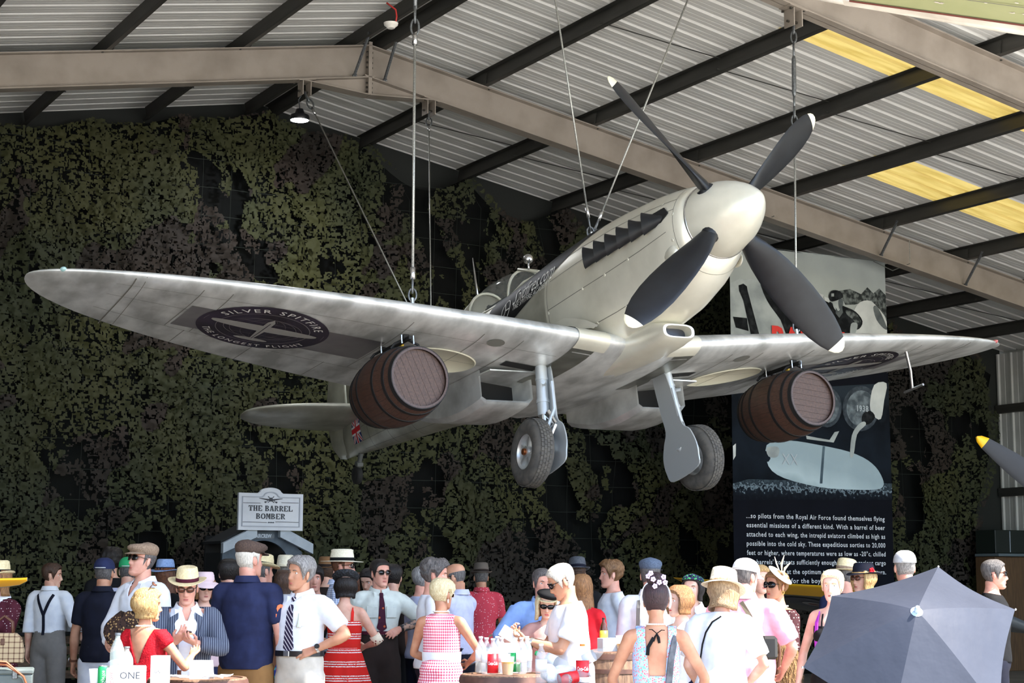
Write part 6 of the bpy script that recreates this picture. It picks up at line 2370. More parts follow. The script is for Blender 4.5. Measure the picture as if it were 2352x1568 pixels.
class Person:
 def __init__(s, px, py, d, yaw, label, sex='m', fat=1., lean=0., head=(0, 0, 0), L=None, R=None, res=.012, skin='fair', group=None, legs=True, hands=True, eyes=True, brows=None, lips=(176, 96, 88), width=1., twist=0., nose=1.):
  s.sex, s.fat = sex, fat
  f = sex == 'f'
  s.sw = (.150 if f else .178) * width
  s.lean = D_(lean)
  s.TLm = Matrix.Translation((0, 0, .93)) @ Matrix.Rotation(s.lean, 4, 'X') @ Matrix.Translation((0, 0, -.93))
  n0 = s.TLm @ Vector((0, .014, 1.475))
  hc = n0 + Matrix.Rotation(s.lean * .7 + D_(head[1]) * .3, 3, 'X') @ Vector((0, -.028, .146))
  s.n0, s.hc = n0, hc
  s.HT = Matrix.Translation(hc) @ Matrix.Rotation(D_(head[0]), 4, 'Z') @ Matrix.Rotation(D_(head[1]), 4, 'X') @ Matrix.Rotation(D_(head[2]), 4, 'Y')
  if f:
   s.HT = s.HT @ Matrix.Scale(.96, 4)
  P = at(px, py, d)
  s.k = P.z / hc.z
  yr = Matrix.Rotation(D_(yaw), 4, 'Z')
  off = yr.to_3x3() @ (hc * s.k)
  s.M = Matrix.Translation((P.x - off.x, P.y - off.y, 0)) @ yr @ Matrix.Scale(s.k, 4)
  s.root = empty('person', s.M)
  tag(s.root, label, 'person', group)
  s.res = res
  s.skin = skin_mat(skin)
  # joints
  s.J = {}
  for sd, spec in (('L', L), ('R', R)):
   x = 1 if sd == 'L' else -1
   sh = s.TLm @ Vector((x * s.sw, .012, 1.392))
   spec = dict(spec or {})
   tgt = spec.get('hand', (x * (s.sw + .075), -.02, .86))
   if 'world' in spec:
    tgt = s.M.inverted() @ spec['world']
   pole = spec.get('pole', (x * .35, .8, -.3))
   el, wr = ik(sh, Vector(tgt), .285, .25, pole)
   fd = (wr - el).normalized()
   hd = Vector(spec['dir']).normalized() if 'dir' in spec else fd
   pn = Vector(spec.get('pn', (-x, 0, 0)))
   pn = (pn - hd * pn.dot(hd)).normalized()
   s.J[sd] = dict(sh=sh, el=el, wr=wr, hd=hd, pn=pn, curl=spec.get('curl', .35), x=x, show=spec.get('show', hands))
  s.legs = legs
  s.footwear(M_leathd)
  s.body(nose)
  if eyes:
   s.eyes(brows or (70, 52, 40), lips)
 # -- tubes shared by skin and clothing
 def torso_rings(s, off=0., z0=.80, z1=1.56, bust=True):
  f = s.sex == 'f'
  F = s.fat
  base = [(.80, .085, .08, 0), (.86, .150, .112, .004), (.93, .168 if not f else .172, .122, .008), (1.0, .160 * (.5 + .5 * F) if not f else .155, .112 * F, 0), (1.08, (.150 if not f else .122) * (.4 + .6 * F), (.104 if not f else .09) * F, -.008 * F),
    (1.18, (.158 if not f else .130) * (.5 + .5 * F), (.112 if not f else .098) * (.4 + .6 * F), -.008), (1.28, .172 if not f else .142, .120 if not f else .106, -.008), (1.36, .172 if not f else .143, .114 if not f else .095, -.002),
    (1.415, .140 if not f else .115, .094 if not f else .08, .006), (1.455, .088 if not f else .070, .074 if not f else .062, .012), (1.485, .060 if not f else .050, .062 if not f else .054, .013), (1.53, .056 if not f else .046, .058 if not f else .050, .004), (1.57, .056 if not f else .046, .058 if not f else .05, -.004)]
  def interp(z):
   z = min(1.57, max(.80, z))
   for a, b in zip(base, base[1:]):
    if a[0] <= z <= b[0]:
     t = (z - a[0]) / (b[0] - a[0])
     return (z,) + tuple(p + (q - p) * t + (off if i < 2 else 0) for i, (p, q) in enumerate(zip(a[1:], b[1:])))
  out = [interp(z0)]
  for z, rx, ry, y in base:
   if z0 + .004 < z < z1 - .004:
    out.append((z, rx + off, ry + off, y))
  out.append(interp(z1))
  return out
 def torso(s, mb, off=0., z0=.80, z1=1.56, flare=0.):
  rs = []
  for z, rx, ry, y in s.torso_rings(off, z0, z1):
   rx += flare * max(0, 1.08 - z)
   ry += flare * max(0, 1.08 - z)
   rs.append([s.TLm @ Vector((math.copysign(abs(math.cos(a)) ** .9, math.cos(a)) * rx, y + math.sin(a) * ry, z)) for a in [2 * PI * k / 26 for k in range(26)]])
  mb.rings(rs)
  if s.sex == 'f' and z1 > 1.3 and z0 < 1.2:
   for x in (-1, 1):
    mb.ball(s.TLm @ Vector((x * .066, -.072, 1.255)), (.066 + off * .5, .058 + off, .066 + off * .5), 14, 10)
  return mb
 def shoulders(s, mb, off=0.):
  for sd in 'LR':
   j = s.J[sd]
   c = s.TLm @ Vector((j['x'] * .05, .012, 1.425))
   q = .050 if s.sex == 'f' else .060
   loft_chain(mb, [c, j['sh'] + Vector((0, 0, .006))], [q - .006 + off, q - .001 + off], 14, 3)
   mb.ball(j['sh'] + Vector((0, 0, .0)), (q - .002 + off,) * 3, 14, 10)
  return mb
 def arm(s, mb, sd, off=0., t1=1.0, end_off=None):
  """arm tube up to t1 (0.5 = elbow, 1 = wrist)"""
  j = s.J[sd]
  g = 1. if s.sex == 'm' else .84
  sh, el, wr = j['sh'], j['el'], j['wr']
  pts = [sh, sh.lerp(el, .35), sh.lerp(el, .8), el, el.lerp(wr, .28), el.lerp(wr, .65), wr]
  tt = [0, .17, .4, .5, .64, .82, 1.0]
  rr = [.056, .051, .042, .040, .043, .034, (.027)]
  P, Rr = [], []
  for p, t, r in zip(pts, tt, rr):
   if t <= t1 + 1e-6:
    P.append(p)
    Rr.append(r * g + off)
  if t1 < 1 and abs(tt[len(P) - 1] - t1) > .01:
   i = len(P) - 1
   q = (t1 - tt[i]) / (tt[i + 1] - tt[i])
   P.append(pts[i].lerp(pts[i + 1], q))
   Rr.append((rr[i] + (rr[i + 1] - rr[i]) * q) * g + off)
  if end_off is not None:
   Rr[-1] += end_off
  return loft_chain(mb, P, Rr, 14, 3)
 def leg(s, mb, x, off=0., zend=.08, flare=0.):
  g = (.95 if s.sex == 'f' else 1.) * (.6 + .4 * s.fat)
  pts = [(x * .088, .004, .90), (x * .092, 0, .72), (x * .095, -.006, .50), (x * .097, .012, .33), (x * .10, .012, .10)]
  rr = [.092 * g, .080 * g, .058 * g, .056 * g, .040]
  P, R = [], []
  for p, r in zip(pts, rr):
   if p[2] >= zend:
    P.append(p)
    R.append(r + off + flare * max(0, .9 - p[2]))
  if P[-1][2] > zend + .02:
   P.append((pts[len(P) - 1][0], pts[len(P) - 1][1], zend))
   R.append(R[-1] + flare * .05)
  return loft_chain(mb, P, R, 14, 3)
 def body(s, nose):
  mb = MB()
  s.torso(mb, 0, .80, 1.56)
  s.shoulders(mb)
  for sd in 'LR':
   s.arm(mb, sd)
  if s.legs:
   for x in (-1, 1):
    s.leg(mb, x)
  # neck up into the skull
  nt = s.HT @ Vector((0, .022, -.045))
  q = .055 if s.sex == 'm' else .046
  loft_chain(mb, [s.n0 - Vector((0, 0, .03)), s.n0.lerp(nt, .5), nt], [q + .006, q, q + .002], 16, 3)
  v, f, nr = remeshed(mb, s.res * 1.12, 3)
  vs, fs = [v], list(f)
  n = len(v)
  hm = head_mesh(nose)
  hv = np.array([tuple(s.HT @ Vector(p)) for p in hm.v])
  fs += [np.array(q) + n for q in hm.f]
  vs.append(hv)
  n += len(hv)
  hmb = MB()
  for sd in 'LR':
   if s.J[sd]['show']:
    s.hand(hmb, sd)
  if hmb.v:
   v2, f2, _ = remeshed(hmb, .0042, 1, .55)
   vs.append(v2)
   fs += [q + n for q in f2]
  s.body_o = from_np('body', np.concatenate(vs), fs, s.skin, s.root)
 def hand(s, mb, sd):
  j = s.J[sd]
  k = 1.0 if s.sex == 'm' else .88
  w, d, n = j['wr'], j['hd'], j['pn']
  th = d.cross(n) * (1 if sd == 'R' else -1)
  th.normalize()
  g = 1. if s.sex == 'm' else .84
  def pt(a, b, c=0.):
   return w + d * (a * k) + th * (b * k) + n * (c * k)
  mb.tube([w - (j['wr'] - j['el']).normalized() * .03, w, pt(.02, 0)], [.0265 * g, (.029 * g, .024 * g), (.031 * k, .02 * k)], 12, up=n)
  mb.tube([pt(.012, 0), pt(.045, 0), pt(.085, 0), pt(.094, 0)], [(.028 * k, .018 * k), (.039 * k, .017 * k), (.041 * k, .0145 * k), (.036 * k, .009 * k)], 14, up=n)
  c = j['curl']
  for i, (o, Lf) in enumerate(((.029, .072), (.010, .081), (-.010, .075), (-.028, .058))):
   p = pt(.084 - .006 * abs(i - 1), o)
   dirs = d
   ang = 0
   pts, rr = [p - d * .012], [.0098 * k]
   for q, (fr, da) in enumerate(((.45, .55), (.31, .95), (.24, .75))):
    ang += da * c * (1 + .12 * i)
    dd = d * math.cos(ang) + n * math.sin(ang)
    dd = (dd + th * (.05 * (1.5 - i))).normalized()
    p = p + dd * (Lf * fr * k)
    pts.append(p)
    rr.append((.0095, .0086, .0072)[q] * k)
   mb.tube(pts, rr, 8)
  a = pt(.022, .026, .004)
  b = pt(.052, .050, .014 + .012 * c)
  e = pt(.082, .054 - .014 * c, .024 + .02 * c)
  mb.tube([pt(.012, .012), a, b, e], [.015 * k, .0145 * k, .0115 * k, .009 * k], 8)
 def eyes(s, brow, lips):
  for x in (-1, 1):
   c = head_pt(math.asin(min(.99, .031 / .07)) * x * .82, .011)
   c = Vector((x * .031, c.y + .0085, .010))
   mb = MB().ball(s.HT @ c, (.0125,) * 3, 10, 8)
   e = mb.build('eye', mat('eye_white', (226, 222, 216), .2), s.root, True)
   MB().ball(s.HT @ (c + Vector((0, -.0072, 0))), (.0062,) * 3, 8, 6).build('iris', mat('iris_dark', (52, 42, 36), .15), e, True)
  mb = MB()
  for x in (-1, 1):
   pts = [s.HT @ (head_pt(x * t, .027 + dz) + Vector((0, -.0035, 0))) for t, dz in ((.2, 0), (.38, .005), (.6, .002))]
   mb.tube(pts, [.0028, .0034, .0018], 6)
  o = mb.build('eyebrows', mat('brow_%d_%d_%d' % brow, brow, .8), s.root, True)
  mb = MB()
  for z, h in ((-.0635, .0032), (-.0695, .0038)):
   pts = [s.HT @ (head_pt(t, z - .002 * abs(t)) + Vector((0, .0008, 0))) for t in np.linspace(-.30, .30, 7)]
   mb.tube(pts, [.0012, h * .8, h, h, h, h * .8, .0012], 6)
  mb.build('lips', mat('lips_%d_%d_%d' % lips, lips, .4), s.root, True)
 # -- clothing
 def garment(s, name, mb, m, g=None, fold=.005, voxel=None, smooth=4, seed=0, label=None, fs=7.):
  v, f, nr = remeshed(mb, voxel or s.res * 1.08, smooth)
  if fold:
   a = fbm(v[:, 0] * fs + v[:, 1] * 3 + seed, v[:, 2] * fs * .8 + v[:, 1] * fs + v[:, 0] * 2.5, 50 + seed, 2) - .5
   b = fbm(v[:, 0] * fs * 2.4 + v[:, 2] * fs + 9, v[:, 2] * fs * 1.3 - v[:, 0] * fs + v[:, 1] * 6, 70 + seed, 2) - .5
   ridge = .5 - np.abs(b) * 2
   v = v + nr * ((a * 1.8 + ridge * .8) * fold)[:, None]
  if g is not None:
   v, f = cut(v, f, g)
  o = from_np(name, v, f, m, s.root)
  if g is not None:
   so = o.modifiers.new('thickness', 'SOLIDIFY')
   so.thickness, so.offset = .004, -1
  if label:
   o['label'] = label
  return o
 def inv(s, v):
  """points back in the upright torso frame"""
  M = np.array(s.TLm.inverted())
  return v @ M[:3, :3].T + M[:3, 3]
 def top(s, name, m, sleeve=.34, hem=.90, off=.012, neck='crew', sl_off=.012, flare=.05, fold=.005, seed=0, cuff=0., collar=None, depth=.12, label=None):
  mb = MB()
  s.torso(mb, off, hem - .02, 1.485, flare)
  if sleeve > 0:
   s.shoulders(mb, off * .75)
   for sd in 'LR':
    s.arm(mb, sd, sl_off, sleeve, cuff)
  else:
   for sd in 'LR':
    j = s.J[sd]
    c = s.TLm @ Vector((j['x'] * .05, .012, 1.42))
    loft_chain(mb, [c, s.TLm @ Vector((j['x'] * s.sw * .74, .012, 1.40))], [(.056 if s.sex == 'f' else .066), .054], 14, 3)
  def g(v):
   u = s.inv(v)
   r = u[:, 2] - hem
   near = 1 - np.clip((np.abs(u[:, 0]) - s.sw * .62) / .03, 0, 1)
   if neck == 'crew':
    t = 1.462 - u[:, 2] + .12 * np.clip(-u[:, 1] - .02, -.05, .1) * -1.6
   elif neck == 'v':
    t = np.where(u[:, 1] < .0, 1.475 - u[:, 2] - np.maximum(0, depth * (1 - np.abs(u[:, 0]) / .07)), 1.475 - u[:, 2])
   elif neck == 'open':
    t = np.where(u[:, 1] < -.02, np.maximum(np.abs(u[:, 0]) - (u[:, 2] - (1.475 - depth)) * .36, 1.40 - depth - u[:, 2] + .0), 1.478 - u[:, 2])
   elif neck == 'scoop':
    t = 1.44 - u[:, 2] - depth * np.exp(-(u[:, 0] / .075) ** 2) * (u[:, 1] < 0)
   elif neck == 'vback':
    t = np.where(u[:, 1] > 0, 1.45 - u[:, 2] - np.maximum(0, depth * (1 - np.abs(u[:, 0]) / .105)), 1.43 - u[:, 2])
   elif neck == 'lowback':
    t = np.where(u[:, 1] > -.02, np.abs(u[:, 0]) * 1.0 - (.055 + .02 * np.clip((u[:, 2] - 1.2) / .2, 0, 1)), .5)
    t = np.where(u[:, 1] > -.02, np.maximum(t, (1.46 - depth) - u[:, 2]), 1.36 - u[:, 2])
    t = np.minimum(t, 1.47 - u[:, 2])
   elif neck == 'strap':
    t = 1.33 - u[:, 2]
   else:
    t = np.full(len(u), 1.0)
   return np.minimum(r, t)
  o = s.garment(name, mb, m, g, fold, seed=seed, label=label)
  if collar:
   s.collar(collar, m)
  return o
 def collar(s, kind, m):
  f = s.sex == 'f'
  r0 = .066 if not f else .058
  rs = []
  a0 = .42 if kind == 'open' else .10
  up = [(1.462, r0 + .012, 0), (1.512, r0 + .004, .004), (1.517, r0 + .010, .004), (1.472, r0 + .030, 0)]
  for z, r, y in up:
   rs.append([s.TLm @ Vector((r * math.sin(a), .012 + y - (r + .006) * math.cos(a) * 1.03, z - .035 * max(0, math.cos(a)) - (.012 if kind == 'open' else 0) * max(0, math.cos(a)))) for a in np.linspace(a0, 2 * PI - a0, 30)])
  mb = MB().rings(rs, False, False, closed=False)
  # collar points
  for x in (-1, 1):
   b = s.TLm @ Vector((x * r0 * (.5 if kind == 'open' else .16), -.068 if not f else -.06, 1.452))
   p = [b, b + Vector((x * .055, -.012, .012)), b + Vector((x * .05, -.034, -.062)), b + Vector((x * .004, -.024, -.018))]
   mb.add([tuple(q) for q in p] + [tuple(q + Vector((0, .006, 0))) for q in p], [(0, 1, 2, 3), (7, 6, 5, 4), (0, 4, 5, 1), (1, 5, 6, 2), (2, 6, 7, 3), (3, 7, 4, 0)])
  return mb.build('collar', m, s.root, True, 50)
 def trousers(s, m, zend=.06, top=1.03, off=.014, flare=.03, name='trousers'):
  mb = MB()
  s.torso(mb, off, .80, top)
  for x in (-1, 1):
   s.leg(mb, x, off + .004, zend, flare)
  return s.garment(name, mb, m, None, .006, s.res * 1.7)
 def shoes(s, m):
  for o in s.feet:
   o.data.materials[0] = m
 def footwear(s, m):
  s.feet = []
  for x in (-1, 1):
   mb = MB().tube([(x * .10, .06, .045), (x * .10, 0, .05), (x * .105, -.10, .04), (x * .11, -.17, .03), (x * .11, -.19, .025)], [(.036, .045), (.04, .05), (.044, .04), (.034, .028), (.012, .012)], 12, up=(0, 0, 1))
   s.feet.append(mb.build('shoe', m, s.root, True))
 def skirt(s, m, zend=.45, top=1.04, spread=.24, flutes=12, amp=.018, name='skirt', off=.012):
  rs = []
  base = s.torso_rings(off, top, top + .001)
  for t in np.linspace(0, 1, 16):
   z = top + (zend - top) * t
   rr = s.torso_rings(off, max(.86, z), max(.86, z) + .001)
   rx0, ry0 = (rr[0][1], rr[0][2]) if rr else (.17, .13)
   k = t ** .85
   rx, ry = max(rx0, .135 + spread * k) if z < 1.0 else rx0 + spread * k * .6, max(ry0, .10 + spread * k * .92) if z < 1.0 else ry0 + spread * k * .6
   ring = []
   for q in range(96):
    a = 2 * PI * q / 96
    w = 1 + amp / .2 * t * math.sin(flutes * a + 1.3 * math.sin(3 * a))
    ring.append(s.TLm @ Vector((rx * w * math.cos(a), ry * w * math.sin(a) + .004, z)) if z > .93 else Vector((rx * w * math.cos(a), ry * w * math.sin(a) + .004, z)))
   rs.append(ring)
  return MB().rings(rs, False, False).build(name, m, s.root, True)
 def band(s, name, z, h, m, off=.02, zl=None):
  rs = []
  for zz, o in ((z - h / 2, off - .006), (z - h / 2, off), (z + h / 2, off), (z + h / 2, off - .006)):
   r = s.torso_rings(o, zz, zz + .001)[0]
   rs.append([s.TLm @ Vector((math.copysign(abs(math.cos(a)) ** .9, math.cos(a)) * r[1], r[3] + math.sin(a) * r[2], zz)) for a in [2 * PI * k / 40 for k in range(40)]])
  return MB().rings(rs, False, False).build(name, m, s.root, True, 50)
 def tie(s, m, z1=1.06):
  mb = MB()
  def fy(z):
   r = s.torso_rings(.018, z, z + .001)[0]
   y = r[3] - r[2] - .006
   if s.sex == 'f':
    y -= .02
   return y
  mb.box(s.TLm @ Vector((0, fy(1.40) + .03, 1.435)), (.034, .024, .04), None, .006)
  rs = []
  for z, w in ((1.43, .016), (1.36, .024), (1.2, .034), (z1 + .04, .044), (z1 + .03, .044), (z1, .004)):
   y = min(fy(z), -.085) if z > 1.38 else fy(z)
   rs.append([s.TLm @ Vector((w * a, y + b + (.0 if z < 1.42 else .012), z)) for a, b in ((-1, 0), (1, 0), (1, .006), (-1, .006))])
  mb.rings(rs)
  return mb.build('necktie', m, s.root)
 def strip(s, pts, w, m, name='strap', th=.005, nrm=None):
  """a flat strap through points given with outward normals"""
  P = [Vector(p) for p, n in pts]
  N = [Vector(n).normalized() for p, n in pts]
  rs = []
  for i, p in enumerate(P):
   t = (P[min(i + 1, len(P) - 1)] - P[max(0, i - 1)]).normalized()
   b = t.cross(N[i]).normalized() * (w / 2)
   rs.append([p - b, p + b, p + b + N[i] * th, p - b + N[i] * th])
  return MB().rings(rs).build(name, m, s.root)
 def surf(s, x, z, back, off=.02):
  """point and normal on the torso surface"""
  z = min(z, 1.45)
  r = s.torso_rings(off, z, z + .001)[0]
  rx, ry, y0 = r[1], r[2], r[3]
  c = max(-.98, min(.98, x / rx))
  y = y0 + (ry if back else -ry) * math.sqrt(1 - c * c)
  n = Vector((x / rx ** 2, (y - y0) / ry ** 2, 0)).normalized()
  return s.TLm @ Vector((x, y, z)), s.TLm.to_3x3() @ n
 # -- hair and hats, in the head's own frame
 def hm(s, mb):
  mb.v = [tuple(s.HT @ Vector(p)) for p in mb.v]
  return mb
 def hair(s, m, style='short', thick=.014, top=.074, bump=0., seed=1, name='hair', hat=False):
  """shell over the skull above the hairline; style sets the line and the added lengths"""
  def line(th):
   a = abs(((th + PI) % (2 * PI)) - PI)
   if style == 'bald':
    return 99 if a < 1.3 else (-.045 if a > 1.9 else -.01)
   if hat and a < 1.2:
    return .05
   if a < .75:
    return top - .012 * (a / .75) ** 2
   if a < 1.35:
    return top - .012 - (a - .75) / .6 * (top + (.035 if style == 'short' else .01))
   if a < 1.75:
    return .025 if style in ('short', 'curly') else -.03
   return -.055 if style in ('short', 'curly', 'bun') else -.07
  N, K = 48, 16
  rows = []
  for k in range(K + 1):
   row = []
   for i in range(N):
    th = 2 * PI * i / N
    hl = line(th)
    topz = .04 if style == 'bald' else (.066 if hat else .119)
    if hl > 1:
     hl, tp = .03, .03
    else:
     tp = topz
    q = (k / K) ** .8
    h = hl + (tp - hl) * q
    ed = min(1, k / 3.0)
    o = thick * (.25 + .75 * ed)
    if style == 'bald' or hat:
     o *= min(1, (K - k) / 4)
    if bump:
     o += bump * ed * (vnoise(np.array(th * 6 + seed), np.array(h * 70 + seed)) - .3)
    row.append(head_pt(th, h, float(o), False))
   rows.append(row)
  mb = MB().rings(rows, False, style != 'bald' and not hat)
  if style in ('bob', 'long', 'wavy'):
   end = {'bob': -.10, 'wavy': -.14, 'long': -.34}[style]
   op = {'bob': .95, 'wavy': .95, 'long': 1.25}[style]
   rs = []
   for t in np.linspace(0, 1, 10):
    h = .075 + (end - .075) * t
    ring_o, ring_i = [], []
    for a in np.linspace(op + .15 * t, 2 * PI - op - .15 * t, 24):
     hh = max(h, -.06)
     p = head_pt(a, hh, thick * .9 + .016 * min(1, t * 2.2) + .008 * math.sin(PI * min(1, t * 1.3)) + (.012 * vnoise(np.array(a * 5 + seed), np.array(h * 40)) if style == 'wavy' else .005 * math.sin(a * 17)), False)
     c = math.cos(a)
     if h < -.06:
      k2 = min(1, (-.06 - h) / .12)
      p.x *= 1 + .12 * k2
      p.y += .02 * k2
     if style == 'bob':
      p *= Vector((1 - .1 * max(0, t - .75) * 4 * .6,) * 3).x
     ring_o.append(Vector((p.x, p.y, h)))
     ring_i.append(Vector((p.x * .72, .02 + (p.y - .02) * .72, h)))
    rs.append(ring_o + ring_i[::-1])
   mb.rings(rs, True, True)
  if style == 'bun':
   pass
  s.hm(mb)
  return mb.build(name, m, s.root, True)
 def hat_brimmed(s, m, mband, brim=.062, crown=.105, tilt=0., pinch=.018, droop=.0, curl=.014, name='hat', r=1., base=.052, taper=.88, yaw=0., flat=False):
  M = Matrix.Translation((0, .006, base)) @ Matrix.Rotation(D_(yaw), 4, 'Z') @ Matrix.Rotation(D_(tilt), 4, 'X')
  rx, ry = .084 * r, .104 * r
  mb = MB()
  N = 44
  def ring(k, z, pin=0., dz=None):
   out = []
   for i in range(N):
    a = 2 * PI * i / N
    c, q = math.cos(a), math.sin(a)
    pf = 1 - pin * max(0, -q) ** 2 * .8
    zz = z + (dz(c, q) if dz else 0)
    out.append(M @ Vector((c * rx * k * pf, q * ry * k, zz)))
   return out
  bk = lambda f: (lambda c, q: f * (curl * abs(c) ** 2 * 1.6 - droop - .006 * max(0, -q)))
  kb = lambda t: 1 + brim * t / .094
  rs = [ring(.99, -.006), ring(kb(.5), -.006, 0, bk(.4)), ring(kb(1), -.004, 0, bk(1)), ring(kb(1), .0, 0, bk(1)), ring(kb(.5), .0, 0, bk(.4)), ring(1.02, .002)]
  rs += [ring(1.0, .03), ring(.97, .06), ring(.93, crown * .75, pinch * 4), ring(taper, crown * .96, pinch * 8), ring(taper * .8, crown + .004, pinch * 8), ring(taper * .4, crown - (0 if flat else .014), pinch * 8), ring(.05, crown - (0 if flat else .02))]
  mb.rings(rs, False, True)
  s.hm(mb)
  h = mb.build(name, m, s.root, True, 70)
  b = MB().rings([ring(1.012, .003), ring(1.03, .004), ring(1.018, .030), ring(1.0, .031)], False, False)
  s.hm(b)
  b.build('hat_band', mband, h, True)
  return h
 def flat_cap(s, m, tilt=8, name='flat_cap'):
  M = Matrix.Translation((0, -.004, .070)) @ Matrix.Rotation(D_(tilt), 4, 'X')
  mb = MB()
  rs = []
  for z, rx, ry, y in ((-.022, .080, .100, .004), (.0, .088, .112, .0), (.018, .094, .124, -.008), (.036, .092, .122, -.012), (.052, .078, .104, -.012), (.062, .052, .072, -.01), (.066, .02, .03, -.008)):
   rs.append([M @ Vector((rx * math.cos(a), y + ry * math.sin(a), z + .012 * math.sin(a) * (1 if z > 0 else .3))) for a in [2 * PI * k / 36 for k in range(36)]])
  mb.rings(rs, True, True)
  s.hm(mb)
  h = mb.build(name, m, s.root, True)
  vz = []
  for t, dr in ((0, 0), (1, .042)):
   vz.append([M @ Vector(((.080 + dr * .6) * math.cos(a), (-.0 - (.104 + dr) * math.sin(a)), -.012 - .018 * t * math.sin(a))) for a in np.linspace(.35, PI - .35, 16)])
  lo = [[p + Vector((0, 0, -.006)) for p in r] for r in vz]
  b = MB().rings([vz[0], vz[1], lo[1], lo[0]], False, False, closed=False)
  s.hm(b)
  b.build('peak', m, h, True)
  mb2 = MB().ball(M @ Vector((0, -.01, .064)), (.008, .008, .005), 8, 5)
  s.hm(mb2)
  mb2.build('cap_button', m, h, True)
  return h
 def ball_cap(s, m, mpeak=None, name='baseball_cap', back=False):
  rows = [[head_pt(2 * PI * i / 36, h, .012, False) for i in range(36)] for h in (.040, .05, .07, .088, .102, .112, .119)]
  for r in rows[4:]:
   for p in r:
    p.z += .006
  mb = MB().rings(rows, True, True)
  s.hm(mb)
  h = mb.build(name, m, s.root, True, 60)
  sg = 1
  vz = []
  for t in (0, .5, 1):
   vz.append([Vector(((.070 - .006 * t) * math.cos(a), -.01 - (.085 + .075 * t) * math.sin(a), .046 - .02 * t - .018 * abs(math.cos(a)) * t)) for a in np.linspace(.3, PI - .3, 16)])
  lo = [[p + Vector((0, 0, -.005)) for p in r] for r in vz]
  b = MB().rings(vz + lo[::-1], False, False, closed=False)
  s.hm(b)
  b.build('peak', mpeak or m, h, True)
  q = MB().tube([head_pt(a, .05, .016, False) for a in np.linspace(PI - .55, PI + .55, 9)], [.003] + [.005] * 7 + [.003], 6)
  s.hm(q)
  q.build('strap', mat('cap_strap', (190, 190, 190), .5), h, True)
  return h
 def beret(s, m, tilt=14, side=0., name='beret', r=1.):
  M = Matrix.Translation((side, .012, .082)) @ Matrix.Rotation(D_(side * 400), 4, 'Y') @ Matrix.Rotation(-D_(tilt), 4, 'X')
  mb = MB()
  mb.rings([[M @ Vector((a[0] * math.cos(q) * r, a[0] * 1.12 * math.sin(q) * r, a[1])) for q in [2 * PI * k / 36 for k in range(36)]] for a in ((.078, -.022), (.092, -.012), (.112, .004), (.116, .018), (.104, .034), (.075, .046), (.03, .053), (.006, .054))], True, True)
  s.hm(mb)
  return mb.build(name, m, s.root, True)
 def glasses(s, lens, frame, dark=True, up=False, rx=.026, rz=.019, name='sunglasses'):
  M = Matrix.Identity(4)
  if up:
   M = Matrix.Translation((0, .022, .098)) @ Matrix.Rotation(-D_(52), 4, 'X') @ Matrix.Translation((0, .0, -.012))
  root = None
  mf = MB()
  ml = MB()
  for x in (-1, 1):
   ring = []
   for k in range(20):
    a = 2 * PI * k / 20
    px_, pz_ = x * .0335 + rx * math.copysign(abs(math.cos(a)) ** .8, math.cos(a)), .010 + rz * math.copysign(abs(math.sin(a)) ** .8, math.sin(a))
    ring.append(M @ Vector((px_, -.101 + .35 * (abs(px_) - .0335) ** 2 * 18 + .012 * max(0, abs(px_) - .03) / .03, pz_)))
   ml.add(ring + [p + (M.to_3x3() @ Vector((0, .003, 0))) for p in ring], [tuple(range(20)), tuple(range(39, 19, -1))] + [(k, (k + 1) % 20, 20 + (k + 1) % 20, 20 + k) for k in range(20)])
   mf.tube(ring + ring[:1], .0032, 6, cap=False)
   mf.tube([M @ Vector((x * .058, -.091, .016)), M @ Vector((x * .071, -.07, .018)), M @ Vector((x * .0765, .0, .014)), M @ Vector((x * .0765, .03, -.004))], .0026, 6)
  mf.tube([M @ Vector((-.009, -.102, .014)), M @ Vector((0, -.104, .017)), M @ Vector((.009, -.102, .014))], .003, 6)
  s.hm(mf)
  s.hm(ml)
  fr = mf.build(name if dark else 'spectacles', frame, s.root, True)
  ml.build('lens', lens, fr, True)
  return fr
 def necklace(s, m, z=1.455, r=.010, rad=.072):
  mb = MB()
  for k in range(34):
   a = 2 * PI * k / 34
   p = s.TLm @ Vector((rad * math.sin(a), .012 - (rad + .004) * math.cos(a), z + .012 - .028 * max(0, math.cos(a))))
   mb.ball(p, .0062, 6, 4)
  return mb.build('pearl_necklace', m, s.root, True)
 def wristband(s, sd, m, name='wristband', t=.93, w=.018, r=.031, face=None):
  j = s.J[sd]
  c = j['el'].lerp(j['wr'], t)
  d = (j['wr'] - j['el']).normalized()
  g = 1. if s.sex == 'm' else .85
  o = MB().tube([c - d * w / 2, c + d * w / 2], r * g + .003, 16).build(name, m, s.root, True, 50)
  if face:
   n = -j['pn']
   R = n.to_track_quat('Z', 'Y').to_matrix()
   mb = MB().lathe([(.019, 0), (.02, .004), (.018, .010), (.0, .010)], 16)
   mb.v = [tuple(c + n * (r * g) + R @ Vector(p)) for p in mb.v]
   mb.build('watch_face', face, o, True, 40)
  return o
 def world(s, p):
  return s.M @ Vector(p)
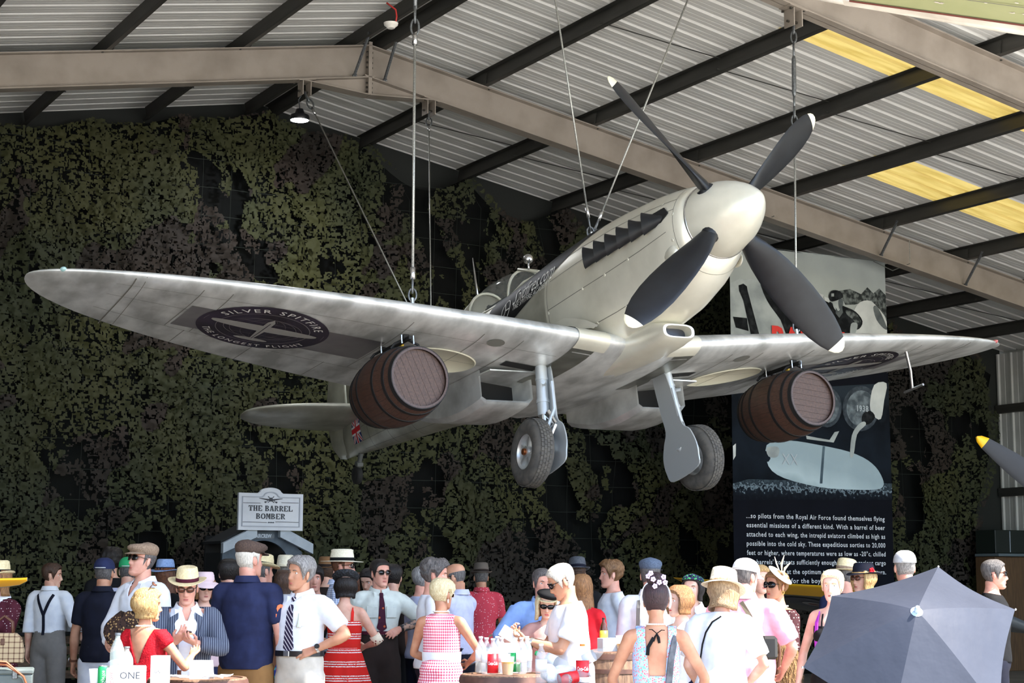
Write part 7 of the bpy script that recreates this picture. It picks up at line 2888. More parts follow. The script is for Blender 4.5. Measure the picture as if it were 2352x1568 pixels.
# ---------------------------------------------------------------- cloth, hair
C_white = cloth('white', (232, 232, 236), (220, 221, 228))
C_offw = cloth('pale_grey_green', (206, 210, 200), (192, 196, 188))
C_navy = cloth('navy', (40, 46, 78), (34, 38, 66))
C_ink = cloth('ink', (24, 26, 40), (20, 21, 32))
C_black = cloth('black', (20, 20, 22))
C_brown = cloth('dark_brown', (46, 36, 32))
C_grey = cloth('grey_trousers', (128, 122, 116))
C_beige = cloth('beige', (206, 198, 184))
C_tan = cloth('tan', (146, 108, 66))
C_khaki = cloth('khaki', (136, 118, 94))
C_red = mat('red_lace', (196, 22, 36), .75, col2=(158, 12, 26), ns=70, bump=.3, bs=80, spec=.2)
C_redtee = cloth('red', (200, 28, 40))
C_scarlet = cloth('scarlet', (214, 44, 36))
C_lilac = cloth('lilac', (196, 198, 222))
C_blue = cloth('light_blue', (140, 172, 224))
C_pink = cloth('pink', (240, 176, 192), (230, 160, 180))
C_blush = cloth('blush', (186, 142, 134))
C_check = pat('blue_check', (226, 230, 240), (96, 120, 176), 'check', 62, .3)
C_gingham = pat('pink_gingham', (244, 226, 230), (206, 36, 72), 'check', 44, .42)
C_pin = pat('pinstripe', (62, 68, 84), (150, 158, 172), 'stripe', 62, .16, 0)
C_polka = pat('maroon_polka', (70, 24, 36), (216, 200, 200), 'dots', 52, .20)
C_polka2 = pat('brown_polka', (58, 26, 30), (226, 214, 208), 'dots', 40, .24)
C_redfl = pat('red_floral', (196, 64, 78), (226, 176, 180), 'flowers', 42, .22)
C_bands = pat('red_bands', (206, 38, 32), (232, 226, 220), 'bands', 8.5)
C_summer = pat('summer_floral', (44, 62, 128), (150, 60, 130), 'flowers', 30, .45, ink2=(60, 150, 140))
C_pastel = pat('pastel_floral', (176, 190, 226), (236, 120, 120), 'flowers', 80, .42, ink2=(120, 190, 214))
C_scarfp = pat('leaf_scarf', (30, 34, 66), (60, 150, 84), 'flowers', 60, .4)
C_tiestr = pat('tie_stripe', (42, 34, 58), (206, 200, 206), 'stripe', 34, .28, 3)
C_tiefl = pat('tie_floral', (62, 22, 40), (176, 84, 50), 'flowers', 22, .22)
C_straw = mat('cream_straw', (232, 214, 170), .7, col2=(214, 194, 148), ns=60, bump=.35, bs=130)
C_straww = mat('white_straw', (238, 228, 204), .7, col2=(224, 212, 186), ns=60, bump=.35, bs=130)
C_tweed = mat('tan_tweed', (156, 132, 110), .9, col2=(128, 106, 88), ns=90, bump=.3, bs=150)
C_tweedb = mat('brown_tweed', (82, 64, 54), .9, col2=(62, 48, 42), ns=90, bump=.3, bs=150)
C_tweedg = mat('slate_tweed', (84, 98, 118), .9, col2=(68, 80, 98), ns=90, bump=.3, bs=150)
C_felt = mat('grey_brown_felt', (96, 86, 78), .9)
C_feltg = mat('charcoal_felt', (84, 86, 92), .9, col2=(66, 68, 74), ns=80)
C_bluehat = mat('blue_felt', (132, 154, 190), .9, col2=(112, 134, 172), ns=60)
C_pinkhat = mat('pink_cotton', (216, 190, 192), .85)
C_maroonb = cloth('maroon_ribbon', (74, 24, 40))
C_crochet = mat('black_crochet', (22, 22, 24), .8, col2=(52, 54, 60), ns=60, mixr=(.5, .62), bump=.8, bs=60)
C_fur = mat('tawny_fur', (168, 130, 84), .9, col2=(112, 80, 48), ns=26, nd=5, stretch=(3, 3, 1), bump=1., bs=60, bstretch=(3, 3, .6))
C_pearl = mat('pearl', (240, 236, 228), .2)
C_leath = mat('brown_leather', (96, 58, 38), .45)
C_leathd = mat('black_leather', (26, 24, 24), .35)
C_lens = mat('dark_lens', (18, 16, 16), .05, spec=.8)
C_lensb = mat('amber_lens', (110, 66, 50), .08, spec=.8)
C_clear = mat('clear_lens', (240, 240, 240), .05, trans=1.)
C_tort = mat('tortoise_frame', (70, 46, 34), .25)
C_silver = mat('watch_silver', (196, 196, 198), .25, metal=.9)
C_green = mat('green_wristband', (96, 226, 110), .5)
H_brown = hair_mat('brown', (84, 58, 42), (52, 36, 28))
H_dark = hair_mat('dark', (40, 32, 28), (24, 20, 18))
H_grey = hair_mat('grey', (158, 154, 150), (104, 100, 98))
H_salt = hair_mat('salt', (112, 106, 102), (66, 62, 62))
H_white = hair_mat('white', (222, 214, 200), (186, 178, 166))
H_blond = hair_mat('blonde', (204, 172, 116), (150, 112, 70))
H_plat = hair_mat('platinum', (236, 222, 184), (206, 184, 138))
H_honey = hair_mat('honey', (160, 116, 74), (112, 78, 50))
H_aub = hair_mat('auburn', (116, 70, 44), (76, 46, 32))
H_bun = hair_mat('plum_brown', (64, 42, 46), (38, 26, 30))
def brace_back(p, m, w=.03, x=.0):
 """Y-shaped trouser braces"""
 pts = [p.surf(.0, z, True, .022) for z in np.linspace(1.02, 1.22, 5)]
 p.strip(pts, w, m, 'braces')
 for s in (-1, 1):
  pts = [p.surf(s * .09 * t, 1.22 + .21 * t, True, .024) for t in np.linspace(0, 1, 6)]
  p.strip(pts, w, m, 'braces')
# ================================================================== the crowd, left to right
# 1 maroon polka dots, at the left edge
p = Person(-4, 1330, 14, -25, 'woman in maroon polka dot dress with white collar at far left edge', 'f', L=dict(hand=(-.02, -.24, 1.04), pole=(1, .5, -.6), pn=(0, 0, -1)))
p.top('bodice', C_polka, .40, 1.0, neck='crew', sl_off=.016)
p.collar('open', C_white)
p.skirt(C_polka, .5, spread=.16)
p.shoes(C_black)
p.hair(H_honey, 'wavy', hat=True)
p.hat_brimmed(C_straw, C_black, brim=.04)
P_POLKA = p
# 2 braces
p = Person(120, 1322, 18.3, 165, 'man seen from behind in white shirt with navy braces and grey trousers', head=(-72, 4, 0), R=dict(hand=(-.24, -.20, 1.10), pole=(-.5, .8, -.6), pn=(1, 0, 0), curl=.7), hands=True, legs=False)
p.top('shirt', C_white, .98, 1.04, sl_off=.017, flare=.03, collar='shut', seed=2, fold=.007)
p.trousers(C_grey, top=1.08)
p.shoes(C_brown)
p.hair(H_brown, 'short', .018)
brace_back(p, C_ink)
p.band('bow_tie_band', 1.49, .018, C_ink, .012)
P_BRACES = p
# 3 navy cap and dark polo
p = Person(240, 1317, 15.2, 172, 'man seen from behind in navy baseball cap and black polo shirt', fat=1.08, L=dict(hand=(.27, -.06, .87), pole=(.5, .8, 0), curl=.5), skin='tan', eyes=False, legs=False)
p.top('polo_shirt', C_ink, .36, .88, collar='shut', seed=3)
p.trousers(C_white)
p.shoes(C_white)
p.hair(H_salt, 'short', .006, hat=True)
p.ball_cap(C_navy)
p.wristband('L', C_leath, 'watch_strap', face=C_silver)
# 4, 4b behind
p = Person(294, 1312, 16.8, 185, 'person behind white shirted man wearing a green and white cap', hands=False, eyes=False, legs=False, res=.016)
p.top('shirt', C_lilac, .35, .9)
p.trousers(C_navy)
p.hair(H_salt, 'short', .006, hat=True)
p.ball_cap(mat('green_cap', (30, 150, 92), .8), C_white)
p = Person(256, 1291, 18.6, 190, 'person with dark curly hair at the back, above the navy cap', hands=False, eyes=False, res=.016, legs=False)
p.top('shirt', C_black, .35, .9)
p.trousers(C_black)
p.hair(H_dark, 'curly', .03, bump=.02)
# 5 tan flat cap
p = Person(327, 1289, 13.9, -38, 'tall man in tan flat cap and sunglasses with open white shirt', head=(-8, -12, 0), R=dict(hand=(-.12, -.20, 1.03), pole=(-1, .3, -.5), pn=(1, 0, 0), curl=.9), skin='pink', L=dict(hand=(.26, -.1, .9)), legs=False)
p.top('shirt', C_white, .97, .90, neck='open', sl_off=.02, collar='open', depth=.12, seed=5, fold=.007)
p.trousers(C_beige)
p.shoes(C_leath)
p.hair(H_salt, 'short', .005, hat=True)
p.flat_cap(C_tweed, 4)
p.glasses(C_lens, C_tort, rx=.029, rz=.021)
P_CAP = p
# 6 red lace dress
p = Person(340, 1391, 11.6, 158, 'woman seen from behind in red lace dress with deep V back', 'f', head=(-55, 2, 0), R=dict(hand=(-.22, -.30, 1.25), pole=(-.6, .5, -.8), pn=(0, .2, 1), curl=.35), skin='tan', brows=(120, 88, 60))
p.top('dress_bodice', C_red, .13, 1.02, neck='vback', depth=.27, seed=6, sl_off=.014)
p.skirt(C_red, .5, spread=.06, flutes=6, amp=.01)
p.shoes(C_redtee)
p.hair(H_blond, 'bob', .026)
p.glasses(C_lensb, C_tort, up=True)
p.necklace(C_pearl, 1.462, rad=.066)
zip_ = MB().tube([p.surf(0, z, True, .018)[0] for z in np.linspace(1.05, 1.18, 5)], .004, 6).build('gold_zip', mat('gold', (200, 160, 80), .3, metal=.9), p.root)
P_RED = p
# 7 pinstripe jacket and panama
p = Person(430, 1350, 12.5, 12, 'man in grey pinstripe jacket and cream straw hat with maroon band, eating', head=(-8, 14, 0), skin='pink', fat=1.08,
           R=dict(hand=(-.08, -.30, 1.23), pole=(-1, .3, -.6), pn=(.4, 0, 1), curl=.5, dir=(.5, -.5, .6)), L=dict(hand=(.06, -.31, 1.22), pole=(1, .3, -.6), pn=(-.2, 0, 1), curl=.6, dir=(-.6, -.6, .3)), legs=False)
p.top('shirt', C_white, 0, .95, neck='open', collar='open', depth=.12, off=.013, seed=7)
mbj = MB()
p.torso(mbj, .028, .80, 1.475, .08)
p.shoulders(mbj, .03)
for sd in 'LR':
 p.arm(mbj, sd, .028, .94)
def gj(v, p=p):
 u = p.inv(v)
 w = .030 + .10 * np.clip((u[:, 2] - 1.0) / .45, 0, 1)
 w = np.where(np.abs(u[:, 2] - 1.04) < .16, np.maximum(w, .06), w)
 op = np.where((u[:, 1] < .01), np.abs(u[:, 0]) - w, .2)
 far = np.maximum(op, (np.abs(u[:, 0]) - .17) * 3)
 return np.minimum(far, 1.478 - u[:, 2])
p.garment('jacket', mbj, C_pin, gj, .006, seed=8)
for s_ in (-1, 1):
 pts = [p.surf(s_ * x, z, False, .034)[0] + Vector((0, -.004, 0)) for x, z in ((.06, 1.44), (.125, 1.40), (.118, 1.31), (.148, 1.30), (.075, 1.10), (.055, 1.16))]
 MB().add([tuple(q) for q in pts] + [tuple(q + Vector((0, .008, 0))) for q in pts], [(0, 1, 2, 5), (2, 3, 4, 5), (11, 8, 7, 6), (11, 10, 9, 8), (0, 6, 7, 1), (2, 8, 9, 3), (3, 9, 10, 4)]).build('lapel', C_pin, p.root)
p.trousers(C_tan)
p.shoes(C_leath)
p.band('belt', 1.0, .035, C_leath, .018)
p.hair(H_salt, 'short', .006, hat=True)
p.hat_brimmed(C_straw, C_maroonb, brim=.066, tilt=-4)
p.glasses(C_lensb, C_tort, rx=.027, rz=.019)
P_PIN = p
# 8, 9
p = Person(380, 1322, 16.2, 160, 'woman with long brown curls under a light blue trilby hat', 'f', hands=False, eyes=False, res=.015)
p.top('dress', C_black, .3, .95)
p.skirt(C_black, .5, spread=.1)
p.hair(H_aub, 'long', .02, bump=.012, hat=True)
p.hat_brimmed(C_bluehat, C_ink, brim=.055, droop=.012)
p = Person(470, 1349, 14.3, 22, 'woman in floppy pink sun hat and dark sunglasses behind the pinstripe jacket', 'f', head=(0, 8, 0), hands=False, res=.015)
p.top('blouse', C_pinkhat, .5, .95)
p.skirt(C_navy, .5, spread=.1)
p.hair(H_honey, 'bob', .016, hat=True)
p.hat_brimmed(C_pinkhat, C_pinkhat, brim=.07, droop=.05, crown=.085, pinch=0, flat=True, tilt=-8)
p.glasses(C_lens, C_black)
# 10 navy polo, back
p = Person(573, 1287, 13.1, 165, 'man seen from behind in blue polo shirt and brown flat cap', fat=1.16, width=1.08, head=(-30, 0, 0), R=dict(hand=(-.27, -.05, .88), pole=(-.4, .9, 0), curl=.5), L=dict(hand=(.1, -.28, 1.15), pole=(.8, .4, -.6)), skin='pink', eyes=False)
p.top('polo_shirt', C_navy, .37, .88, collar='shut', off=.018, seed=10, fold=.006)
p.trousers(C_tan, .5, name='cargo_shorts', flare=.06)
p.shoes(C_leath)
p.hair(H_white, 'short', .008, hat=True)
p.flat_cap(C_tweedb, 0)
j = p.J['R']
a_ = j['sh'].lerp(j['el'], .55)
fr_ = frame(a_ + Vector((-.035, .035, .0)), (.62, .78, 0), (0, 0, 1))
text_obj('sleeve_number', '2', .11, mat('orange_print', (224, 116, 70), .7), p.root, local=fr_, bold=.006, extrude=.004)
# 10b-12b behind
p = Person(524, 1318, 15.8, 200, 'person with black hair mostly hidden behind the blue polo shirt', hands=False, eyes=False, res=.016, legs=False)
p.top('top', C_black, .4, .9)
p.trousers(C_black)
p.hair(H_dark, 'short', .02)
p = Person(604, 1312, 16.3, 170, 'man in straw trilby behind the blue polo, raising a hand', hands=True, eyes=False, head=(-40, 0, 0), R=dict(hand=(-.26, -.05, 1.40), pole=(-1, 0, -1), curl=.3, pn=(0, -1, 0)), res=.014, skin='pink', legs=False)
p.top('shirt', C_black, .5, .9)
p.trousers(C_ink)
p.hair(H_salt, 'short', .006, hat=True)
p.hat_brimmed(C_straw, C_black, brim=.06, tilt=8)
p = Person(652, 1342, 15.3, 195, 'woman with long brown hair in a bright patterned sun dress', 'f', eyes=False, hands=True, skin='pale')
p.top('sun_dress', C_summer, 0, 1.0, neck='strap')
p.skirt(C_summer, .15, spread=.2)
p.hair(H_brown, 'long', .022)
for s_ in (-1, 1):
 p.strip([p.surf(s_ * .08, z, True, .006) for z in (1.30, 1.36, 1.42)], .014, C_summer)
p = Person(656, 1312, 17.6, 180, 'person in pale cream sun hat behind the long brown hair', hands=False, eyes=False, res=.016, legs=False)
p.top('shirt', C_beige, .4, .9)
p.trousers(C_ink)
p.hair(H_grey, 'short', .006, hat=True)
p.hat_brimmed(C_straww, C_straww, brim=.05, pinch=0)
# 13 white shirt, striped tie, hand on hip
p = Person(690, 1318, 13.0, -28, 'grey haired man in white short-sleeved shirt and striped tie, hand on hip', head=(-14, 0, 6), skin='tan', fat=1.15, width=1.05,
           L=dict(hand=(.18, -.07, 1.08), pole=(1, .35, -.1), pn=(-.3, .6, -.4), dir=(-.75, -.55, -.25), curl=.25), R=dict(hand=(-.25, -.03, .9), curl=.5), brows=(96, 90, 86), legs=False)
p.top('shirt', C_white, .38, 1.03, neck='v', depth=.06, sl_off=.024, collar='shut', seed=13, fold=.008, off=.016)
p.trousers(C_beige, top=1.07)
p.shoes(C_leath)
p.band('belt', 1.05, .04, C_leathd, .024)
MB().box(p.surf(-.01, 1.05, False, .03)[0], (.05, .012, .04), None, .003).build('belt_buckle', C_silver, p.root)
p.hair(H_grey, 'short', .02, bump=.012)
p.tie(C_tiestr, 1.06)
a_, n_ = p.surf(.08, 1.30, False, .018)
MB().box(a_ + n_ * .002, (.095, .012, .11), Vector(n_).to_track_quat('-Y', 'Z').to_matrix(), .004).build('shirt_pocket', C_white, p.root)
MB().tube([a_ + n_ * .012 + Vector((0, 0, .04)), a_ + n_ * .014, a_ + n_ * .016 + Vector((0, 0, -.06))], [.003, .006, .02], 8).build('pocket_charm', mat('pale_charm', (196, 200, 180), .5), p.root)
p.wristband('L', C_silver, 'watch_strap', face=C_leathd)
# 14, 14b
p = Person(722, 1331, 16.6, 8, 'young man with black fringe peering between two shirts', hands=False, res=.015, skin='pink', legs=False)
p.top('tee_shirt', C_black, .3, .9)
p.trousers(C_black)
p.hair(H_dark, 'short', .022, top=.055)
p = Person(750, 1314, 18.5, 175, 'person in brown felt hat behind the checked shirt', hands=False, eyes=False, res=.016, legs=False)
p.top('shirt', C_brown, .5, .9)
p.trousers(C_ink)
p.hair(H_brown, 'short', .008, hat=True)
p.hat_brimmed(mat('brown_felt', (124, 88, 56), .9), C_brown, brim=.03)
# 15 boater
p = Person(787, 1302, 16.0, 95, 'man in straw hat with black band, spectacles and blue checked shirt', skin='pink', head=(-10, 0, 0), hands=False, brows=(150, 100, 70), legs=False)
p.top('shirt', C_check, .95, .9, collar='shut', seed=15)
p.trousers(C_ink)
p.hair(H_aub, 'short', .006, hat=True)
p.hat_brimmed(C_straww, C_black, brim=.075, crown=.10, pinch=.004, curl=.0, flat=True, taper=.93)
p.glasses(C_clear, C_black, dark=False)
# 16 red striped dress, back
p = Person(794, 1348, 14.5, 172, 'woman seen from behind in red striped sun dress and black beret', 'f', skin='fair', head=(12, 8, 0), eyes=False, L=dict(hand=(.12, -.28, 1.12), pole=(1, .4, -.5)), R=dict(hand=(-.12, -.26, 1.10), pole=(-1, .5, -.4), curl=.6))
p.top('bodice', C_bands, 0, 1.10, neck='strap')
p.band('waistband', 1.11, .05, C_scarlet, .018)
p.skirt(C_bands, .3, top=1.10, spread=.26, flutes=11, amp=.025)
p.shoes(C_black)
for s_ in (-1, 1):
 p.strip([p.surf(s_ * .085, z, True, .006) for z in (1.28, 1.34, 1.40, 1.44)], .026, C_scarlet)
p.hair(H_dark, 'bob', .016, hat=True)
p.beret(C_crochet, -16, r=1.08)
j = p.J['R']
c_ = j['sh'].lerp(j['el'], .88)
d_ = (j['el'] - j['sh']).normalized()
MB().tube([c_ - d_ * .03, c_ + d_ * .05], .048, 18).build('arm_band', pat('cream_band', (228, 214, 190), (120, 40, 40), 'flowers', 40, .3), p.root, True)
# 17, 18
p = Person(816, 1343, 17.6, 205, 'woman with wavy auburn hair behind the black beret', 'f', hands=False, eyes=False, res=.015, skin='fair')
p.top('top', C_khaki, 0, .95, neck='strap')
p.skirt(C_khaki, .5, spread=.08)
p.hair(H_aub, 'wavy', .022)
p = Person(847, 1334, 16.9, -22, 'dark haired woman looking down beside the man in sunglasses', 'f', head=(0, 22, 0), hands=False, res=.015)
p.top('top', C_maroonb, .3, .95)
p.skirt(C_black, .5, spread=.08)
p.hair(H_dark, 'long', .014)
# 19 floral tie, tattoo
p = Person(873, 1317, 15.7, 14, 'man in sunglasses, pale shirt and maroon floral tie, arm akimbo', head=(18, 0, 0), skin='pink', brows=(40, 30, 26), L=dict(hand=(.165, -.09, 1.14), pole=(1, .25, .1), pn=(-.3, .5, -.6), dir=(-.7, -.55, -.3), curl=.4), R=dict(hand=(-.25, -.02, .92)), legs=False)
p.top('shirt', C_offw, .52, 1.08, neck='v', depth=.06, sl_off=.022, collar='shut', seed=19, fold=.008, flare=.05)
p.trousers(C_brown, top=1.12, flare=.06)
p.shoes(C_leathd)
p.band('belt', 1.11, .03, C_maroonb, .022)
p.hair(H_dark, 'short', .012)
p.glasses(C_lens, C_tort, rx=.025, rz=.02)
p.tie(C_tiefl, 1.12)
j = p.J['L']
mbt = MB()
loft_chain(mbt, [j['el'].lerp(j['wr'], .08), j['el'].lerp(j['wr'], .3), j['el'].lerp(j['wr'], .65), j['el'].lerp(j['wr'], .9)], [.0425, .0445, .0355, .031], 14, 3)
mbt.build('forearm_tattoo', mat('tattoo_ink', (176, 140, 118), .5, col2=(62, 66, 70), ns=26, nd=4, mixr=(.45, .55)), p.root, True)
p.wristband('L', C_leathd)
for s_ in (-1, 1):
 a_, n_ = p.surf(s_ * .085, 1.29, False, .020)
 MB().box(a_, (.10, .010, .10), Vector(n_).to_track_quat('-Y', 'Z').to_matrix(), .003).build('shirt_pocket', C_offw, p.root)
# 20
p = Person(903, 1327, 16.6, 170, 'person with short black hair behind the arm akimbo man', hands=False, eyes=False, res=.016, legs=False)
p.top('shirt', C_brown, .4, .9)
p.trousers(C_black)
p.hair(H_dark, 'short', .018)
# 21, 21b
p = Person(999, 1322, 14.0, 100, 'man with curly grey hair and white tee shirt behind the platinum blonde', head=(-14, 6, 0), skin='pink', hands=False, legs=False)
p.top('tee_shirt', C_white, .34, .9)
p.trousers(C_ink)
p.hair(H_salt, 'curly', .024, bump=.022)
p = Person(972, 1332, 16.2, 120, 'grey haired person half hidden behind the curly grey head', hands=False, eyes=False, res=.016, skin='pink', legs=False)
p.top('shirt', C_lilac, .4, .9)
p.trousers(C_ink)
p.hair(H_grey, 'short', .016)
# 22 gingham
p = Person(1016, 1366, 13.2, 168, 'woman with short platinum hair in pink gingham dress, seen from behind', 'f', fat=1.2, width=1.1, head=(-30, 6, 0), skin='tan', eyes=False, L=dict(hand=(.10, -.26, 1.06), pole=(1, .5, -.3), curl=.6), R=dict(hand=(-.16, -.27, 1.06), pole=(-1, .5, -.3), curl=.7))
p.top('dress_bodice', C_gingham, 0, 1.08, neck='crew', seed=22)
p.skirt(C_gingham, .5, top=1.10, spread=.15, flutes=8, amp=.012)
p.band('white_belt', 1.12, .085, C_white, .022)
p.shoes(C_white)
p.hair(H_plat, 'short', .026, bump=.008)
p.glasses(C_lens, mat('white_frame', (236, 236, 240), .3), rx=.03)
p.necklace(C_pearl, 1.475, rad=.064)
for s_ in (-1, 1):
 q = MB().ball(p.HT @ Vector((s_ * .08, .006, -.052)), (.007, .012, .018), 10, 8).build('drop_earring', C_pearl, p.root, True)
P_GING = p
# 23 lilac shirt, bald
p = Person(1046, 1326, 15.4, -120, 'bald man in lilac shirt and navy trousers, side on', head=(10, 14, 0), skin='tan', fat=1.1, L=dict(hand=(.02, -.30, 1.22), pole=(.8, .4, -.6), curl=.8), R=dict(hand=(-.02, -.26, 1.38), pole=(-1, .2, -.8), curl=.8), legs=False)
p.top('shirt', C_lilac, .38, .96, collar='shut', seed=23, sl_off=.022, fold=.007)
p.trousers(C_ink)
p.shoes(C_black)
p.hair(H_salt, 'bald', .005)
p.glasses(C_clear, C_black, dark=False)
# 24 red floral shirt
p = Person(1105, 1326, 19.2, 190, 'man seen from behind in red floral shirt and small brown hat', eyes=False, hands=True, skin='tan', R=dict(hand=(-.2, -.26, 1.02)), L=dict(hand=(.2, -.26, 1.02)), legs=False)
p.top('shirt', C_redfl, .36, .88, collar='shut', seed=24, flare=.06)
p.trousers(C_khaki)
p.shoes(C_leath)
p.hair(H_salt, 'short', .005, hat=True)
p.hat_brimmed(C_felt, C_brown, brim=.04, droop=.006, tilt=6)
# 25 light blue shirt
p = Person(1246, 1340, 14.4, 8, 'grey haired man in light blue shirt behind the woman in blush top', skin='pink', fat=1.2, width=1.1, head=(10, 6, 0), R=dict(hand=(-.22, -.2, 1.05), pole=(-1, .4, -.2)), L=dict(hand=(.2, -.2, 1.05)), hands=False, brows=(90, 84, 80), legs=False)
p.top('shirt', C_blue, .52, .92, neck='v', collar='open', seed=25, sl_off=.028, fold=.009)
p.trousers(C_navy)
p.hair(H_salt, 'short', .012)
a_, n_ = p.surf(-.13, 1.43, False, .02)
MB().box(p.J['R']['sh'] + Vector((.05, -.0, .075)), (.10, .05, .012), Matrix.Rotation(-.35, 3, 'Y'), .004).build('epaulette', C_ink, p.root)
# 26 blush wrap top, beret
p = Person(1257, 1388, 13.5, 2, 'blonde woman in black beret, sunglasses and blush wrap top', 'f', head=(-4, 18, 4), skin='fair', brows=(150, 116, 70), lips=(196, 90, 90), R=dict(hand=(-.30, -.20, 1.36), pole=(-.8, .2, -1), dir=(-.05, -.15, 1), pn=(.5, -.6, 0), curl=.9), L=dict(hand=(.06, -.25, 1.06), pole=(1, .4, -.5)), fat=1.1)
p.top('wrap_top', C_blush, .55, .98, neck='v', depth=.16, seed=26, sl_off=.018, fold=.007)
p.band('sash', 1.04, .05, C_blush, .024)
p.skirt(C_ink, .5, spread=.05, flutes=4)
p.hair(H_plat, 'wavy', .022, seed=4, hat=True)
p.beret(C_black, 6, .012)
p.glasses(C_lens, C_black, rx=.03, rz=.019)
MB().tube([p.surf(-.045, 1.25, False, .06)[0], p.surf(-.055, 1.21, False, .06)[0]], [.006, .010], 8).build('brooch', mat('gold', (200, 160, 80), .3, metal=.9), p.root)
p.wristband('R', C_green, 'green_wristband')
# 27 white tee, reading
p = Person(1291, 1336, 12.5, -78, 'big man in white tee shirt with cropped white hair, reading a card', head=(-2, 26, 0), lean=4, skin='tan', fat=1.2, width=1.05, L=dict(hand=(.06, -.34, 1.19), pole=(.6, .7, -.6), pn=(-.4, 0, .8), curl=.7), R=dict(hand=(-.10, -.33, 1.20), pole=(-.6, .6, -.6), pn=(.4, 0, .8), curl=.7), brows=(170, 150, 130), legs=False)
p.top('tee_shirt', C_white, .36, .86, neck='crew', off=.02, seed=27, sl_off=.026, fold=.007)
p.trousers(C_navy)
p.shoes(C_white)
p.hair(H_white, 'short', .014)
p.glasses(C_lens, C_black)
p.wristband('L', C_silver, 'watch_strap', face=C_leathd, t=.90)
P_READ = p
# 28, 29
p = Person(1326, 1318, 17.3, 185, 'person in charcoal trilby behind the white tee shirt', hands=False, eyes=False, res=.016, legs=False)
p.top('shirt', C_black, .5, .9)
p.trousers(C_black)
p.hair(H_brown, 'short', .008, hat=True)
p.hat_brimmed(C_feltg, C_ink, brim=.045, droop=.012, tilt=10)
p = Person(1337, 1352, 14.0, 165, 'woman with long straight brown hair in red tee shirt', 'f', hands=False, eyes=False, res=.013, skin='fair', L=dict(hand=(.1, -.2, 1.1)), R=dict(hand=(-.1, -.3, 1.05)))
p.top('tee_shirt', C_redtee, .34, .92, sl_off=.016)
p.skirt(C_ink, .5, spread=.06)
p.hair(H_honey, 'long', .016)
# 30 young man
p = Person(1403, 1320, 16.4, -78, 'young man with swept brown hair in printed white tee shirt', skin='pink', hands=True, brows=(96, 66, 46), L=dict(hand=(.25, .02, .9)), R=dict(hand=(-.25, -.1, .95)), legs=False)
p.top('tee_shirt', C_white, .35, .98, seed=30, sl_off=.020)
p.trousers(C_black)
p.hair(hair_mat('light_brown', (140, 102, 66), (92, 64, 42)), 'short', .026, bump=.014)
for k, (dx, dz) in enumerate(((.0, 1.30), (.02, 1.26), (-.01, 1.21))):
 a_, n_ = p.surf(.06 + dx, dz, False, .022)
 MB().box(a_, (.06 - .014 * k, .006, .012), Vector(n_).to_track_quat('-Y', 'Z').to_matrix()).build('shirt_print', C_ink, p.root)
# 31 slate flat cap and braces
p = Person(1494, 1322, 14.1, 172, 'man seen from behind in slate flat cap, white shirt and striped braces', eyes=False, hands=False, fat=1.1, skin='pink', legs=False)
p.top('shirt', C_white, .95, .95, collar='shut', seed=31, sl_off=.018, fold=.007)
p.trousers(C_ink)
p.hair(H_salt, 'short', .007, hat=True)
p.flat_cap(C_tweedg, -2)
for s_ in (-1, 1):
 p.strip([p.surf(s_ * (.085 + .02 * t), 1.43 - .43 * t, True, .022) for t in np.linspace(0, 1, 8)], .032, pat('brace_stripe', (172, 168, 160), (70, 66, 64), 'stripe', 90, .4, 0), 'braces')
# 32 bun, foreground
p = Person(1506, 1382, 10.2, 178, 'woman with dark hair in a bun with lilac flowers, seen from behind in front', 'f', skin='tan', eyes=False, res=.010, width=1.12, fat=1.15, L=dict(hand=(.23, -.16, .92), pole=(1, .4, -.05)), R=dict(hand=(-.28, -.12, .92), pole=(-1, .5, 0)))
p.top('sun_top', C_pastel, 0, .9, neck='lowback', depth=.30, seed=32, off=.010)
p.skirt(C_pastel, .5, spread=.14)
p.shoes(C_white)
p.hair(H_bun, 'bun', .016)
mb = MB().ball(p.HT @ Vector((0, .03, .150)), (.062, .056, .048), 18, 12)
for k in range(7):
 a = 2 * PI * k / 7
 mb.ball(p.HT @ Vector((.04 * math.cos(a), .03 + .036 * math.sin(a), .165)), (.026, .024, .022), 10, 7)
mb.build('hair_bun', H_bun, p.root, True)
M_flower = mat('lilac_petal', (226, 196, 232), .6)
for k, (x, y, z) in enumerate(((-.05, .07, .165), (-.02, .10, .13), (.02, .095, .15), (.052, .07, .17), (-.06, .08, .13), (.01, .115, .105), (.035, .085, .19))):
 mb = MB()
 c = p.HT @ Vector((x, y, z))
 for q in range(5):
  a = 2 * PI * q / 5 + k
  mb.ball(c + Vector((.010 * math.cos(a), .004, .010 * math.sin(a))), (.008, .004, .008), 6, 5)
 mb.build('hair_flower', M_flower, p.root, True)
q = MB().tube([p.HT @ Vector((.099 * math.cos(a), .03, .015 + .128 * math.sin(a))) for a in np.linspace(-.45, PI + .45, 26)], .007, 8)
q.build('white_hair_band', C_white, p.root, True)
p.necklace(C_pearl, 1.47, rad=.062)
